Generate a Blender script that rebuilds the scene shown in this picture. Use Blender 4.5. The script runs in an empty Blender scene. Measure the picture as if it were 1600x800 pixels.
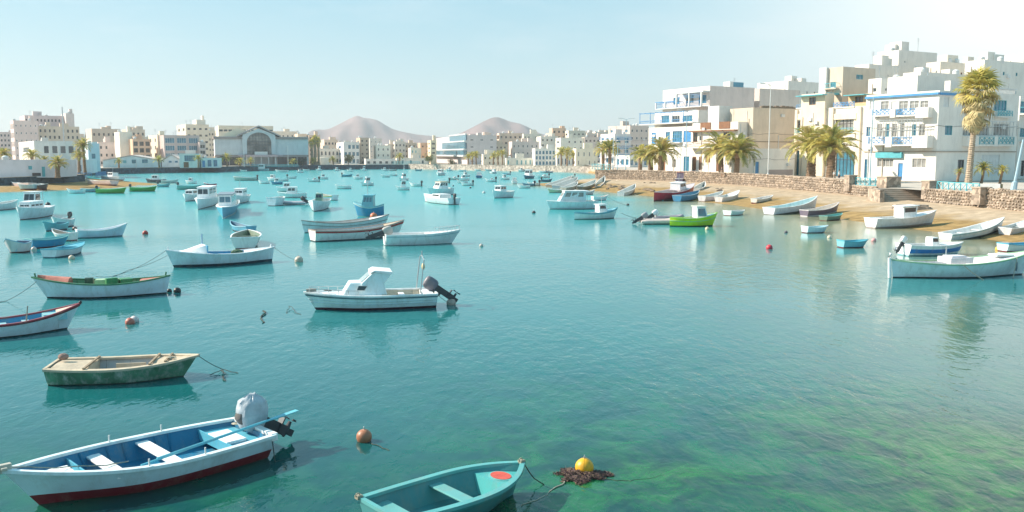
import bpy, bmesh, math, random
from mathutils import Vector, Matrix
from mathutils.geometry import tessellate_polygon
random.seed(11)
PI = math.pi
S = bpy.context.scene
COL = S.collection
# ------------------------------------------------------------------ camera
F_PX, HOR, CAMZ = 1400.0, 240.0, 6.3
PITCH = math.atan((400 - HOR) / F_PX)
cd = bpy.data.cameras.new('camera'); cam = bpy.data.objects.new('camera', cd); COL.objects.link(cam)
cam.location = (0, 0, CAMZ); cam.rotation_euler = (PI/2 - PITCH, 0, 0)
cd.sensor_width = 36; cd.lens = 36 * F_PX / 1600; cd.clip_start = 0.2; cd.clip_end = 20000
S.camera = cam
S.view_settings.view_transform = 'Standard'; S.view_settings.look = 'None'
S.view_settings.exposure = 1.1; S.view_settings.gamma = 1
# ------------------------------------------------------------------ sky and sun
SUN = Vector((-0.84, 0.13, 0.60)).normalized()
elev = math.asin(SUN.z)
w = bpy.data.worlds.new("World"); S.world = w; w.use_nodes = True
nt = w.node_tree; nt.nodes.clear()
N = nt.nodes.new; LK = nt.links.new
out = N('ShaderNodeOutputWorld'); bg = N('ShaderNodeBackground'); sky = N('ShaderNodeTexSky')
sky.sky_type = 'NISHITA'; sky.sun_disc = False; sky.sun_elevation = elev
sky.sun_rotation = math.atan2(SUN.x, SUN.y); sky.air_density = 1.0; sky.dust_density = 1.2; sky.ozone_density = 1.0
tc = N('ShaderNodeTexCoord')
def vmath(op, a, b):
    n = N('ShaderNodeVectorMath'); n.operation = op
    for i, v in enumerate((a, b)):
        if isinstance(v, tuple): n.inputs[i].default_value = v
        elif v is not None: LK(v, n.inputs[i])
    return n
def smath(op, a, b=None, clamp=False):
    n = N('ShaderNodeMath'); n.operation = op; n.use_clamp = clamp
    for i, v in enumerate((a, b)):
        if v is None: continue
        if isinstance(v, (int, float)): n.inputs[i].default_value = v
        else: LK(v, n.inputs[i])
    return n.outputs[0]
# pale sea-haze sky: the physical sky pulled towards a soft cyan, whiter near the horizon and around a bright veil
sep = N('ShaderNodeSeparateXYZ'); LK(tc.outputs['Generated'], sep.inputs[0])
ramp = N('ShaderNodeValToRGB'); LK(sep.outputs['Z'], ramp.inputs[0])
cr = ramp.color_ramp
cr.elements[0].position = 0.0; cr.elements[0].color = (3.25, 3.85, 3.95, 1)
cr.elements[1].position = 0.19; cr.elements[1].color = (1.55, 3.2, 3.85, 1)
e = cr.elements.new(0.07); e.color = (2.55, 3.65, 3.95, 1)
e = cr.elements.new(0.42); e.color = (0.95, 2.7, 3.6, 1)
gd = Vector((0.60, 1.0, 0.21)).normalized()
dt = vmath('DOT_PRODUCT', tc.outputs['Generated'], tuple(gd))
g1 = smath('POWER', smath('MAXIMUM', dt.outputs['Value'], 0.0), 30.0)
g1 = smath('MULTIPLY', g1, 1.0, True)
cm = N('ShaderNodeMapping'); cm.inputs['Scale'].default_value = (1.6, 1.6, 7); LK(tc.outputs['Generated'], cm.inputs[0])
cn = N('ShaderNodeTexNoise'); cn.inputs['Scale'].default_value = 2.6; cn.inputs['Detail'].default_value = 7; cn.inputs['Roughness'].default_value = 0.62; LK(cm.outputs[0], cn.inputs['Vector'])
cl = N('ShaderNodeMapRange'); cl.inputs[1].default_value = 0.52; cl.inputs[2].default_value = 0.75; cl.inputs[4].default_value = 0.32; LK(cn.outputs[0], cl.inputs[0])
cw = N('ShaderNodeMix'); cw.data_type = 'RGBA'; LK(cl.outputs[0], cw.inputs[0]); LK(ramp.outputs[0], cw.inputs[6]); cw.inputs[7].default_value = (4.1, 4.5, 4.6, 1)
mx = N('ShaderNodeMix'); mx.data_type = 'RGBA'; mx.inputs[0].default_value = 0.82
LK(sky.outputs[0], mx.inputs[6]); LK(cw.outputs[2], mx.inputs[7])
mg = N('ShaderNodeMix'); mg.data_type = 'RGBA'; LK(g1, mg.inputs[0])
LK(mx.outputs[2], mg.inputs[6]); mg.inputs[7].default_value = (5.6, 5.7, 5.45, 1)
LK(mg.outputs[2], bg.inputs[0]); bg.inputs[1].default_value = 0.1; LK(bg.outputs[0], out.inputs[0])
sd = bpy.data.lights.new('sun', 'SUN'); sd.energy = 3.8; sd.angle = math.radians(0.6); sd.color = (1.0, 0.90, 0.76)
so = bpy.data.objects.new('sun', sd); COL.objects.link(so)
so.rotation_euler = SUN.to_track_quat('Z', 'Y').to_euler()

# ------------------------------------------------------------------ pixel <-> world helpers
ca, sa = math.cos(PITCH), math.sin(PITCH)
def ray(px, py):
    u = 400 - py
    return Vector((px - 800, F_PX*ca + u*sa, -F_PX*sa + u*ca))
def at_z(px, py, z=0.0):
    r = ray(px, py); t = (z - CAMZ) / r.z
    return Vector((r.x*t, r.y*t, z))
def at_y(px, py, Y):
    r = ray(px, py); t = Y / r.y
    return Vector((r.x*t, Y, CAMZ + r.z*t))
# ------------------------------------------------------------------ materials
MATS = {}
def mat(name, col, rough=0.6, var=0.12, scale=1.5, bump=0.0, bscale=20, spec=0.5, dirt=None, metal=0.0, dscale=0.6, damt=0.5, coat=0):
    if name in MATS: return MATS[name]
    m = bpy.data.materials.new(name); m.use_nodes = True; t = m.node_tree; b = t.nodes['Principled BSDF']
    b.inputs['Roughness'].default_value = rough; b.inputs['Specular IOR Level'].default_value = spec
    b.inputs['Metallic'].default_value = metal; b.inputs['Coat Weight'].default_value = coat
    tcn = t.nodes.new('ShaderNodeTexCoord'); src = tcn.outputs['Object']
    n1 = t.nodes.new('ShaderNodeTexNoise'); n1.inputs['Scale'].default_value = scale; n1.inputs['Detail'].default_value = 5
    t.links.new(src, n1.inputs['Vector'])
    r = t.nodes.new('ShaderNodeMapRange'); r.inputs[1].default_value = 0.3; r.inputs[2].default_value = 0.7
    r.inputs[3].default_value = 1 - var; r.inputs[4].default_value = 1 + var*0.6; t.links.new(n1.outputs[0], r.inputs[0])
    mm = t.nodes.new('ShaderNodeMix'); mm.data_type = 'RGBA'; mm.blend_type = 'MULTIPLY'; mm.inputs[0].default_value = 1
    mm.inputs[6].default_value = (*col, 1); t.links.new(r.outputs[0], mm.inputs[7])
    res = mm.outputs[2]
    if dirt:
        n2 = t.nodes.new('ShaderNodeTexNoise'); n2.inputs['Scale'].default_value = dscale*4; n2.inputs['Detail'].default_value = 8; n2.inputs['Roughness'].default_value = 0.7
        mp = t.nodes.new('ShaderNodeMapping'); mp.inputs['Scale'].default_value = (1, 1, 0.35)
        t.links.new(src, mp.inputs[0]); t.links.new(mp.outputs[0], n2.inputs['Vector'])
        r2 = t.nodes.new('ShaderNodeMapRange'); r2.inputs[1].default_value = 0.48; r2.inputs[2].default_value = 0.68
        r2.inputs[3].default_value = 0; r2.inputs[4].default_value = damt; t.links.new(n2.outputs[0], r2.inputs[0])
        m2 = t.nodes.new('ShaderNodeMix'); m2.data_type = 'RGBA'; t.links.new(r2.outputs[0], m2.inputs[0])
        t.links.new(res, m2.inputs[6]); m2.inputs[7].default_value = (*dirt, 1); res = m2.outputs[2]
    t.links.new(res, b.inputs['Base Color'])
    if bump:
        n3 = t.nodes.new('ShaderNodeTexNoise'); n3.inputs['Scale'].default_value = bscale; n3.inputs['Detail'].default_value = 6
        t.links.new(src, n3.inputs['Vector'])
        bp = t.nodes.new('ShaderNodeBump'); bp.inputs['Strength'].default_value = bump; bp.inputs['Distance'].default_value = 0.05
        t.links.new(n3.outputs[0], bp.inputs['Height']); t.links.new(bp.outputs[0], b.inputs['Normal'])
    MATS[name] = m; return m
def wallm(col, key=None):
    col = (min(.84, col[0]*1.05), col[1]*1.0, col[2]*.94)
    k = 'plaster_' + (key or '_'.join('%02d' % int(c*99) for c in col))
    return mat(k, col, 0.85, 0.08, 0.35, 0.25, 6, 0.2, dirt=tuple(c*0.75 for c in col), dscale=0.22, damt=0.55)
def paint(col, dirt=(0.30, 0.26, 0.19), damt=0.30):
    if min(col) > .45: col = tuple(min(.88, c*1.16) for c in col)
    k = 'paint_' + '_'.join('%02d' % int(c*99) for c in col)
    return mat(k, col, 0.42, 0.08, 2.5, 0.08, 14, 0.4, dirt=dirt, dscale=0.9, damt=damt)
WHITE = (0.78, 0.78, 0.76); CREAM = (0.72, 0.66, 0.52); PINK = (0.62, 0.5, 0.48); BEIGE = (0.55, 0.45, 0.34); GREYW = (0.62, 0.6, 0.6)
ORANGE = (0.62, 0.38, 0.24); BROWN = (0.33, 0.2, 0.12); SKYB = (0.5, 0.66, 0.76)
TEAL = (0.05, 0.36, 0.40); BLUE = (0.03, 0.20, 0.48); LBLUE = (0.22, 0.52, 0.68); NAVY = (0.02, 0.05, 0.16); RED = (0.5, 0.03, 0.03); DRED = (0.13, 0.012, 0.018)
GREEN = (0.03, 0.22, 0.08); LIME = (0.32, 0.62, 0.04); GREYD = (0.05, 0.055, 0.06)
M_glass = mat('window_glass', (0.035, 0.05, 0.06), 0.08, 0.3, 0.7, spec=0.9)
M_gblue = mat('window_glass_blue', (0.06, 0.2, 0.28), 0.08, 0.3, 0.7, spec=0.9)
M_gwarm = mat('curtained_glass', (0.3, 0.29, 0.27), 0.3, 0.4, 1.2)
M_frame = mat('window_frame_white', (0.7, 0.7, 0.68), 0.5)
M_fblue = mat('joinery_blue', (0.07, 0.28, 0.55), 0.5, 0.15)
M_fcyan = mat('joinery_turquoise', (0.10, 0.42, 0.48), 0.5, 0.15)
M_fbrown = mat('joinery_brown', (0.25, 0.11, 0.05), 0.6, 0.2)
M_fdark = mat('joinery_dark', (0.06, 0.05, 0.05), 0.5)
M_metal = mat('galvanised_metal', (0.5, 0.52, 0.53), 0.35, 0.1, metal=0.6)
M_rope = mat('rope_fibre', (0.42, 0.38, 0.3), 0.9, 0.3, 20)
M_drope = mat('wet_rope', (0.05, 0.06, 0.05), 0.8, 0.3, 20)
M_black = mat('black_rubber', (0.02, 0.02, 0.022), 0.4)
# ------------------------------------------------------------------ mesh builder
class MB:
    def __init__(s): s.v = []; s.f = []
    def add(s, vs, fs):
        o = len(s.v); s.v += [tuple(v) for v in vs]; s.f += [tuple(i+o for i in f) for f in fs]; return s
    def quad(s, a, b, c, d): return s.add([a, b, c, d], [(0, 1, 2, 3)])
    def box(s, x0, x1, y0, y1, z0, z1, M=None):
        vs = [Vector((x, y, z)) for z in (z0, z1) for y in (y0, y1) for x in (x0, x1)]
        if M: vs = [M @ v for v in vs]
        return s.add(vs, [(0, 2, 3, 1), (4, 5, 7, 6), (0, 1, 5, 4), (2, 6, 7, 3), (0, 4, 6, 2), (1, 3, 7, 5)])
    def cbox(s, cx, cy, cz, sx, sy, sz, M=None): return s.box(cx-sx/2, cx+sx/2, cy-sy/2, cy+sy/2, cz-sz/2, cz+sz/2, M)
    def tube(s, pts, r, n=6, cap=True):
        pts = [Vector(p) for p in pts]; rings = []
        rr = r if isinstance(r, (list, tuple)) else [r]*len(pts)
        for i, p in enumerate(pts):
            d = (pts[min(i+1, len(pts)-1)] - pts[max(i-1, 0)])
            if d.length < 1e-6: d = Vector((0, 0, 1))
            d.normalize(); a = d.cross(Vector((0, 0, 1)))
            if a.length < 0.05: a = d.cross(Vector((1, 0, 0)))
            a.normalize(); b = d.cross(a)
            rings.append([p + (a*math.cos(2*PI*k/n) + b*math.sin(2*PI*k/n))*rr[i] for k in range(n)])
        return s.loft(rings, cap)
    def loft(s, rings, cap=True):
        n = len(rings[0]); vs = [v for r in rings for v in r]; fs = []
        for i in range(len(rings)-1):
            for k in range(n):
                a = i*n+k; b = i*n+(k+1) % n; fs.append((a, b, b+n, a+n))
        if cap: fs.append(tuple(range(n))[::-1]); fs.append(tuple((len(rings)-1)*n+k for k in range(n)))
        return s.add(vs, fs)
    def sheet(s, rows):
        n = len(rows[0]); vs = [v for r in rows for v in r]; fs = []
        for i in range(len(rows)-1):
            for k in range(n-1): a = i*n+k; fs.append((a, a+1, a+n+1, a+n))
        return s.add(vs, fs)
    def sphere(s, c, r, nu=16, nv=10, sc=(1, 1, 1)):
        rings = []
        for j in range(1, nv):
            th = PI*j/nv
            rings.append([Vector((c[0]+r*sc[0]*math.sin(th)*math.cos(2*PI*k/nu), c[1]+r*sc[1]*math.sin(th)*math.sin(2*PI*k/nu), c[2]-r*sc[2]*math.cos(th))) for k in range(nu)])
        return s.loft(rings, True)
    def prism(s, poly, y0, y1):   # poly in xz extruded along y
        n = len(poly); vs = [(p[0], y0, p[1]) for p in poly] + [(p[0], y1, p[1]) for p in poly]
        return s.add(vs, [tuple(range(n)), tuple(range(2*n-1, n-1, -1))] + [(i, (i+1) % n + 0, (i+1) % n + n, i+n)[::-1] for i in range(n)])
    def mesh(s, name, m, smooth=False):
        me = bpy.data.meshes.new(name); me.from_pydata(s.v, [], s.f); me.materials.append(m)
        bm = bmesh.new(); bm.from_mesh(me); bmesh.ops.recalc_face_normals(bm, faces=bm.faces)
        if smooth:
            bmesh.ops.remove_doubles(bm, verts=bm.verts, dist=0.0005)
            for f in bm.faces: f.smooth = True
            for e in bm.edges:
                if len(e.link_faces) == 2 and e.calc_face_angle(0) > 0.75: e.smooth = False
        bm.to_mesh(me); bm.free(); return me
    def build(s, name, m, parent=None, smooth=False, bevel=0):
        o = bpy.data.objects.new(name, s.mesh(name, m, smooth)); COL.objects.link(o)
        if parent: o.parent = parent
        if bevel:
            bv = o.modifiers.new('bevel', 'BEVEL'); bv.width = bevel; bv.segments = 2; bv.limit_method = 'ANGLE'
        return o
def tag(o, label=None, cat=None, group=None, kind=None):
    if label: o['label'] = label
    if cat: o['category'] = cat
    if group: o['group'] = group
    if kind: o['kind'] = kind
    return o
def empty(name, loc, rz, label, cat, group=None):
    o = bpy.data.objects.new(name, None); COL.objects.link(o); o.empty_display_size = 0.3
    o.location = loc; o.rotation_euler = (0, 0, rz); return tag(o, label, cat, group)
def inst(name, me, parent=None, loc=(0, 0, 0), rot=(0, 0, 0), sc=(1, 1, 1)):
    o = bpy.data.objects.new(name, me); COL.objects.link(o); o.parent = parent
    o.location = loc; o.rotation_euler = rot; o.scale = sc; return o

# ------------------------------------------------------------------ shorelines (world metres)
WALL_R = [(26, 296), (31, 250), (18.6, 193), (17.6, 188), (25.4, 178), (31.8, 167), (38.4, 148), (41.0, 130), (42.9, 115), (43.4, 104), (46.2, 80), (50, 55), (56, 25)]
SHORE_R = [(25, 296), (29.6, 250), (16.5, 194), (4.6, 187), (6.2, 178), (13.3, 155), (19.4, 136), (23.5, 122), (27.6, 110), (31.8, 86), (35, 70), (35.5, 58), (41, 25)]
WALL_L = [(-190, 140), (-93, 162), (-90, 189), (-130, 268), (-118, 285), (-80, 353), (-42, 367)]
WALL_F = [(-42, 367), (26, 296)]
# ------------------------------------------------------------------ lagoon water
def dist_poly(p, poly):
    best = 1e9
    for a, b in zip(poly[:-1], poly[1:]):
        ax, ay = a; bx, by = b; dx, dy = bx-ax, by-ay
        t = max(0, min(1, ((p[0]-ax)*dx+(p[1]-ay)*dy)/(dx*dx+dy*dy)))
        d = math.hypot(p[0]-ax-dx*t, p[1]-ay-dy*t); best = min(best, d)
    return best
SHORE_L = [(-190, 128), (-84, 147), (-74, 165), (-73, 186), (-95, 205)]
def water_material():
    m = bpy.data.materials.new('lagoon_water'); m.use_nodes = True; t = m.node_tree; b = t.nodes['Principled BSDF']
    L = t.links.new; ND = t.nodes.new
    at = ND('ShaderNodeAttribute'); at.attribute_name = 'bed'
    sp = ND('ShaderNodeSeparateColor'); L(at.outputs['Color'], sp.inputs[0])
    tcn = ND('ShaderNodeTexCoord'); P = tcn.outputs['Object']
    def noise(scale, det, mscale=(1, 1, 1), rotz=0, rough=0.55, dist=0):
        mp = ND('ShaderNodeMapping'); mp.inputs['Scale'].default_value = mscale; mp.inputs['Rotation'].default_value = (0, 0, rotz)
        L(P, mp.inputs[0]); n = ND('ShaderNodeTexNoise'); n.inputs['Scale'].default_value = scale; n.inputs['Detail'].default_value = det
        n.inputs['Roughness'].default_value = rough; n.inputs['Distortion'].default_value = dist; L(mp.outputs[0], n.inputs['Vector']); return n.outputs[0]
    def mixc(f, a, c):
        x = ND('ShaderNodeMix'); x.data_type = 'RGBA'
        if isinstance(f, float): x.inputs[0].default_value = f
        else: L(f, x.inputs[0])
        for i, v in ((6, a), (7, c)):
            if isinstance(v, tuple): x.inputs[i].default_value = (*v, 1)
            else: L(v, x.inputs[i])
        return x.outputs[2]
    def mr(v, a, c, lo=0.0, hi=1.0):
        x = ND('ShaderNodeMapRange'); L(v, x.inputs[0]); x.inputs[1].default_value = a; x.inputs[2].default_value = c
        x.inputs[3].default_value = lo; x.inputs[4].default_value = hi; return x.outputs[0]
    def mul(a, c, op='MULTIPLY'):
        x = ND('ShaderNodeMath'); x.operation = op
        for i, v in ((0, a), (1, c)):
            if isinstance(v, (int, float)): x.inputs[i].default_value = v
            else: L(v, x.inputs[i])
        return x.outputs[0]
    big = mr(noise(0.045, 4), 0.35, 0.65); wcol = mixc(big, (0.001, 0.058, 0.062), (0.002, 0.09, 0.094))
    wcol = mixc(at.outputs['Alpha'], wcol, (0.035, 0.335, 0.35))  # view-dependent brightening painted into the water colour, stronger with distance
    # weed on the bed, close to the camera and to the right
    wd = mr(noise(0.7, 8, rough=0.7, dist=0.9), 0.42, 0.60); weed = mixc(wd, (0.003, 0.042, 0.026), (0.022, 0.155, 0.030))
    wp = mul(sp.outputs['Green'], mr(noise(0.16, 4, dist=0.5), 0.30, 0.62, 0.35, 1.0)); wcol = mixc(wp, wcol, weed)
    sandn = mr(noise(0.35, 5, (1, 0.4, 1)), 0.3, 0.7); sandc = mixc(sandn, (0.20, 0.19, 0.09), (0.36, 0.30, 0.16))
    wcol = mixc(sp.outputs['Red'], wcol, sandc)
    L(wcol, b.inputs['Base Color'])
    b.inputs['IOR'].default_value = 1.33; b.inputs['Specular IOR Level'].default_value = 0.72
    L(mr(at.outputs['Alpha'], 0.25, 1.0, 0.05, 0.24), b.inputs['Roughness'])
    h1 = noise(2.6, 3, (1, 0.55, 1), math.radians(-28), 0.5, 0.3); h2 = noise(0.6, 2, (1, 0.5, 1), math.radians(24), 0.5, 0.4); h3 = noise(8.5, 2, (1, 0.55, 1), math.radians(-15), 0.5)
    hh = mul(mul(h1, 0.05), mul(mul(h2, 0.06), mul(h3, 0.010), 'ADD'), 'ADD')
    gust = mr(noise(0.06, 4, (0.5, 1, 1)), 0.38, 0.62, 0.15, 0.85)
    calm = mul(gust, mr(sp.outputs['Blue'], 0.0, 1.0, 1.0, 0.32))
    bp = ND('ShaderNodeBump'); bp.inputs['Distance'].default_value = 1.0
    L(calm, bp.inputs['Strength']); L(hh, bp.inputs['Height']); L(bp.outputs[0], b.inputs['Normal'])
    return m
def build_water():
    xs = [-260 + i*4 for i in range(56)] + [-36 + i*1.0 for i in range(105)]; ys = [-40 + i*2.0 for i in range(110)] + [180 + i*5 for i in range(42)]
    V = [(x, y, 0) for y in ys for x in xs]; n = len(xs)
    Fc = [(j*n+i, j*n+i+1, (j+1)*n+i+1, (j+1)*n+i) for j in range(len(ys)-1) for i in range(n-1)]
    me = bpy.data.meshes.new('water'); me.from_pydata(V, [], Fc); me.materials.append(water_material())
    a = me.color_attributes.new('bed', 'FLOAT_COLOR', 'POINT')  # bed tones in RGB; alpha holds the painted brightening towards the far water
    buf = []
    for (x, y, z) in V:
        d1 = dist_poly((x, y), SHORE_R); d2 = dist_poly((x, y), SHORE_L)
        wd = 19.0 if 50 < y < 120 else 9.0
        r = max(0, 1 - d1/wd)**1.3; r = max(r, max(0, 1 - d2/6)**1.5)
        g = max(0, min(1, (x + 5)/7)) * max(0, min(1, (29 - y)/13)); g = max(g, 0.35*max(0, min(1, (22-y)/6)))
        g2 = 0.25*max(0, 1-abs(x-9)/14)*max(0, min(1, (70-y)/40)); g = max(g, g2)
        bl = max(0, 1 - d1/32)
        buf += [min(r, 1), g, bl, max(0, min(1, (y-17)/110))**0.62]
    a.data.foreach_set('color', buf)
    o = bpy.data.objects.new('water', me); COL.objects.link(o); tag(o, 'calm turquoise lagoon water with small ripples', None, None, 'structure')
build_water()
# ------------------------------------------------------------------ ground, streets, beach
def poly_sheet(name, pts, z, m, label):
    tri = tessellate_polygon([[Vector((x, y, 0)) for x, y in pts]])
    bm = bmesh.new(); vs = [bm.verts.new((x, y, z)) for x, y in pts]
    for t in tri: bm.faces.new([vs[k] for k in t])
    bm.normal_update()
    for f in bm.faces:
        if f.normal.z < 0: f.normal_flip()
    me = bpy.data.meshes.new(name); bm.to_mesh(me); bm.free(); me.materials.append(m)
    o = bpy.data.objects.new(name, me); COL.objects.link(o); return tag(o, label, None, None, 'structure')
M_street = mat('street_paving', (0.52, 0.45, 0.38), 0.9, 0.2, 0.4, 0.2, 8)
M_earth = mat('dry_earth', (0.30, 0.24, 0.18), 0.95, 0.3, 0.02, 0.2, 3)
poly_sheet('promenade', [(26, 296.2), (31.3, 250), (18, 188), (25.8, 178), (32.2, 167), (38.8, 148), (41.4, 130), (43.3, 115), (43.8, 104), (46.6, 80), (50.4, 55), (56.4, 25), (160, 25), (260, 400), (26, 400)], 2.35, M_street, 'pale paved promenade above the right hand sea wall')
poly_sheet('left_bank', [(-230, 130), (-190, 140.2), (-93, 162.3), (-90.3, 189), (-130, 268.3), (-118.3, 285), (-80, 353.3), (-42, 367.3), (26, 296.3), (26.2, 400), (-400, 460), (-400, 130)], 1.7, M_street, 'paved bank behind the far sea wall')
poly_sheet('far_ground', [(-6000, 395), (6000, 395), (6000, 9000), (-6000, 9000)], 1.2, M_earth, 'dry plain reaching from the town to the volcanoes')
M_sand = mat('beach_sand', (0.50, 0.385, 0.27), 0.95, 0.25, 0.9, 1.0, 2.2, 0.1, dirt=(0.30, 0.22, 0.15), dscale=0.2, damt=0.6)
def wet_sand(m, zlo, zhi, wet):   # sand darker and golden where the lagoon wets it
    t = m.node_tree; b = t.nodes['Principled BSDF']; src = b.inputs['Base Color'].links[0].from_socket
    tcn = t.nodes.new('ShaderNodeTexCoord'); sp = t.nodes.new('ShaderNodeSeparateXYZ'); t.links.new(tcn.outputs['Object'], sp.inputs[0])
    nz = t.nodes.new('ShaderNodeTexNoise'); nz.inputs['Scale'].default_value = 0.22; nz.inputs['Detail'].default_value = 6; t.links.new(tcn.outputs['Object'], nz.inputs['Vector'])
    ad = t.nodes.new('ShaderNodeMath'); ad.operation = 'MULTIPLY_ADD'; ad.inputs[1].default_value = 0.9; t.links.new(nz.outputs[0], ad.inputs[0]); t.links.new(sp.outputs['Z'], ad.inputs[2])
    mr = t.nodes.new('ShaderNodeMapRange'); mr.inputs[1].default_value = zlo; mr.inputs[2].default_value = zhi; t.links.new(ad.outputs[0], mr.inputs[0])
    n2 = t.nodes.new('ShaderNodeTexNoise'); n2.inputs['Scale'].default_value = 1.1; n2.inputs['Detail'].default_value = 8; t.links.new(tcn.outputs['Object'], n2.inputs['Vector'])
    r2 = t.nodes.new('ShaderNodeMapRange'); r2.inputs[1].default_value = .35; r2.inputs[2].default_value = .65; r2.inputs[3].default_value = .7; r2.inputs[4].default_value = 1.15; t.links.new(n2.outputs[0], r2.inputs[0])
    mw = t.nodes.new('ShaderNodeMix'); mw.data_type = 'RGBA'; mw.blend_type = 'MULTIPLY'; mw.inputs[0].default_value = 1; mw.inputs[6].default_value = (*wet, 1); t.links.new(r2.outputs[0], mw.inputs[7])
    mx = t.nodes.new('ShaderNodeMix'); mx.data_type = 'RGBA'; t.links.new(mr.outputs[0], mx.inputs[0]); t.links.new(mw.outputs[2], mx.inputs[6]); t.links.new(src, mx.inputs[7]); t.links.new(mx.outputs[2], b.inputs['Base Color'])
wet_sand(M_sand, 0.85, 1.15, (0.36, 0.235, 0.10))
def beach(name, wall, shore, ztop, label, sub=8, rows=14):
    def samp(poly, t):
        k = t*(len(poly)-1); i = min(int(k), len(poly)-2); u = k-i
        return Vector((poly[i][0]*(1-u)+poly[i+1][0]*u, poly[i][1]*(1-u)+poly[i+1][1]*u, 0))
    nn = (len(wall)-1)*sub; R = []
    for j in range(rows+5):
        s = j/rows; row = []
        for i in range(nn+1):
            a = samp(wall, i/nn); b = samp(shore, i/nn); p = a.lerp(b, s)
            wob = 0.14*math.sin(p.x*0.9+p.y*0.37)+0.1*math.sin(p.x*2.1-p.y*1.3)
            z = ztop*(1-s) + (0.16*wob*min(1, j) if j else 0) + 0.09*math.sin(s*PI)*math.sin(i*0.8)
            p.z = z if s <= 1 else -0.9*(s-1)
            row.append(p)
        R.append(row)
    o = MB().sheet(R).build(name, M_sand, None, True); return tag(o, label, None, None, 'structure')
beach('beach', WALL_R, SHORE_R, 1.15, 'golden sand beach sloping from the stone sea wall to the lagoon')
beach('left_beach', [(-190, 140.5), (-93, 162.5), (-92, 190), (-100, 212)], [(-190, 128), (-84, 147), (-74, 165), (-73, 186)], 0.55, 'narrow brown beach below the left sea wall')
# ------------------------------------------------------------------ sea walls
def rocky(name, col, key, bs=.45):
    m = bpy.data.materials.new(name); m.use_nodes = True; t = m.node_tree; b = t.nodes['Principled BSDF']; b.inputs['Roughness'].default_value = 0.95
    tcn = t.nodes.new('ShaderNodeTexCoord'); v = t.nodes.new('ShaderNodeTexVoronoi'); v.inputs['Scale'].default_value = key
    v2 = t.nodes.new('ShaderNodeTexVoronoi'); v2.feature = 'DISTANCE_TO_EDGE'; v2.inputs['Scale'].default_value = key
    t.links.new(tcn.outputs['Object'], v.inputs['Vector']); t.links.new(tcn.outputs['Object'], v2.inputs['Vector'])
    h = t.nodes.new('ShaderNodeSeparateColor'); t.links.new(v.outputs['Color'], h.inputs[0])
    r = t.nodes.new('ShaderNodeMapRange'); r.inputs[3].default_value = 0.55; r.inputs[4].default_value = 1.5; t.links.new(h.outputs[0], r.inputs[0])
    mm = t.nodes.new('ShaderNodeMix'); mm.data_type = 'RGBA'; mm.blend_type = 'MULTIPLY'; mm.inputs[0].default_value = 1; mm.inputs[6].default_value = (*col, 1)
    t.links.new(r.outputs[0], mm.inputs[7]); t.links.new(mm.outputs[2], b.inputs['Base Color'])
    bp = t.nodes.new('ShaderNodeBump'); bp.inputs['Strength'].default_value = bs; bp.inputs['Distance'].default_value = 0.06
    r2 = t.nodes.new('ShaderNodeMapRange'); r2.inputs[2].default_value = 0.12; t.links.new(v2.outputs[0], r2.inputs[0])
    t.links.new(r2.outputs[0], bp.inputs['Height']); t.links.new(bp.outputs[0], b.inputs['Normal']); return m
M_rockb = rocky('brown_volcanic_stone', (0.38, 0.30, 0.235), 2.2)
M_rockd = rocky('dark_basalt', (0.04, 0.075, 0.10), 1.6, 0.0)
M_mortar = mat('wall_mortar', (0.24, 0.19, 0.14), 0.95, 0.2, 2)
M_cap = mat('wall_capping', (0.42, 0.34, 0.27), 0.9, 0.15, 1.2, 0.2, 8)
def seawall(label, poly, zb, zt, m, stones=0, cap=True, th=0.55, group=None, mcore=None):
    root = empty('sea_wall', (poly[0][0], poly[0][1], 0), 0, label, 'wall', group)
    O = Vector((poly[0][0], poly[0][1], 0)); mb = MB(); mc = MB()
    P = [Vector((x, y, 0)) - O for x, y in poly]
    nrm = []
    for i in range(len(P)):
        d = (P[min(i+1, len(P)-1)] - P[max(0, i-1)]).normalized(); nrm.append(Vector((-d.y, d.x, 0)))
    def ring(i, o0, o1, z0, z1):
        n = nrm[i]; return [P[i]+n*o0+Vector((0, 0, z0)), P[i]+n*o1+Vector((0, 0, z0)), P[i]+n*o1+Vector((0, 0, z1)), P[i]+n*o0+Vector((0, 0, z1))]
    mb.loft([ring(i, -th/2, th/2, zb, zt-0.08) for i in range(len(P))]); mb.build('wall_core', mcore or m, root)
    if cap: mc.loft([ring(i, -th/2-0.06, th/2+0.06, zt-0.078, zt) for i in range(len(P))]); mc.build('capping', M_cap if not mcore or stones else m, root)
    if stones:
        st = MB(); rnd = random.Random(5)
        for a, b in zip(P[:-1], P[1:]):
            L = (b-a).length; d = (b-a)/L; n = Vector((-d.y, d.x, 0)); z = zb + 0.1
            while z < zt - 0.12:
                x = 0; hh = rnd.uniform(0.26, 0.42)
                while x < L:
                    wd = rnd.uniform(0.3, 0.62)
                    for sgn in ((1, -1) if False else (1,)):
                        c = a + d*(x+wd/2) - n*(th/2) + Vector((0, 0, z+hh/2+rnd.uniform(-0.06, 0.06)))
                        o8 = []
                        for k in range(7):
                            an = 2*PI*k/7 + rnd.uniform(-.3, .3); rr = rnd.uniform(0.8, 1.05)
                            o8.append(c + d*math.cos(an)*wd*0.5*rr + Vector((0, 0, math.sin(an)*hh*0.52*rr)))
                        i8 = [c + (p-c)*0.62 - n*rnd.uniform(0.07, 0.16) for p in o8]
                        st.loft([o8, i8])
                    x += wd*0.97
                z += hh*0.95
        o = st.build('stonework', m, root); o['kind'] = 'stuff'
    return root
seawall('brown volcanic stone sea wall running behind the right beach', WALL_R[3:9], 0.0, 3.08, M_rockb, 1, True, 0.6, None, M_mortar)
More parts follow.
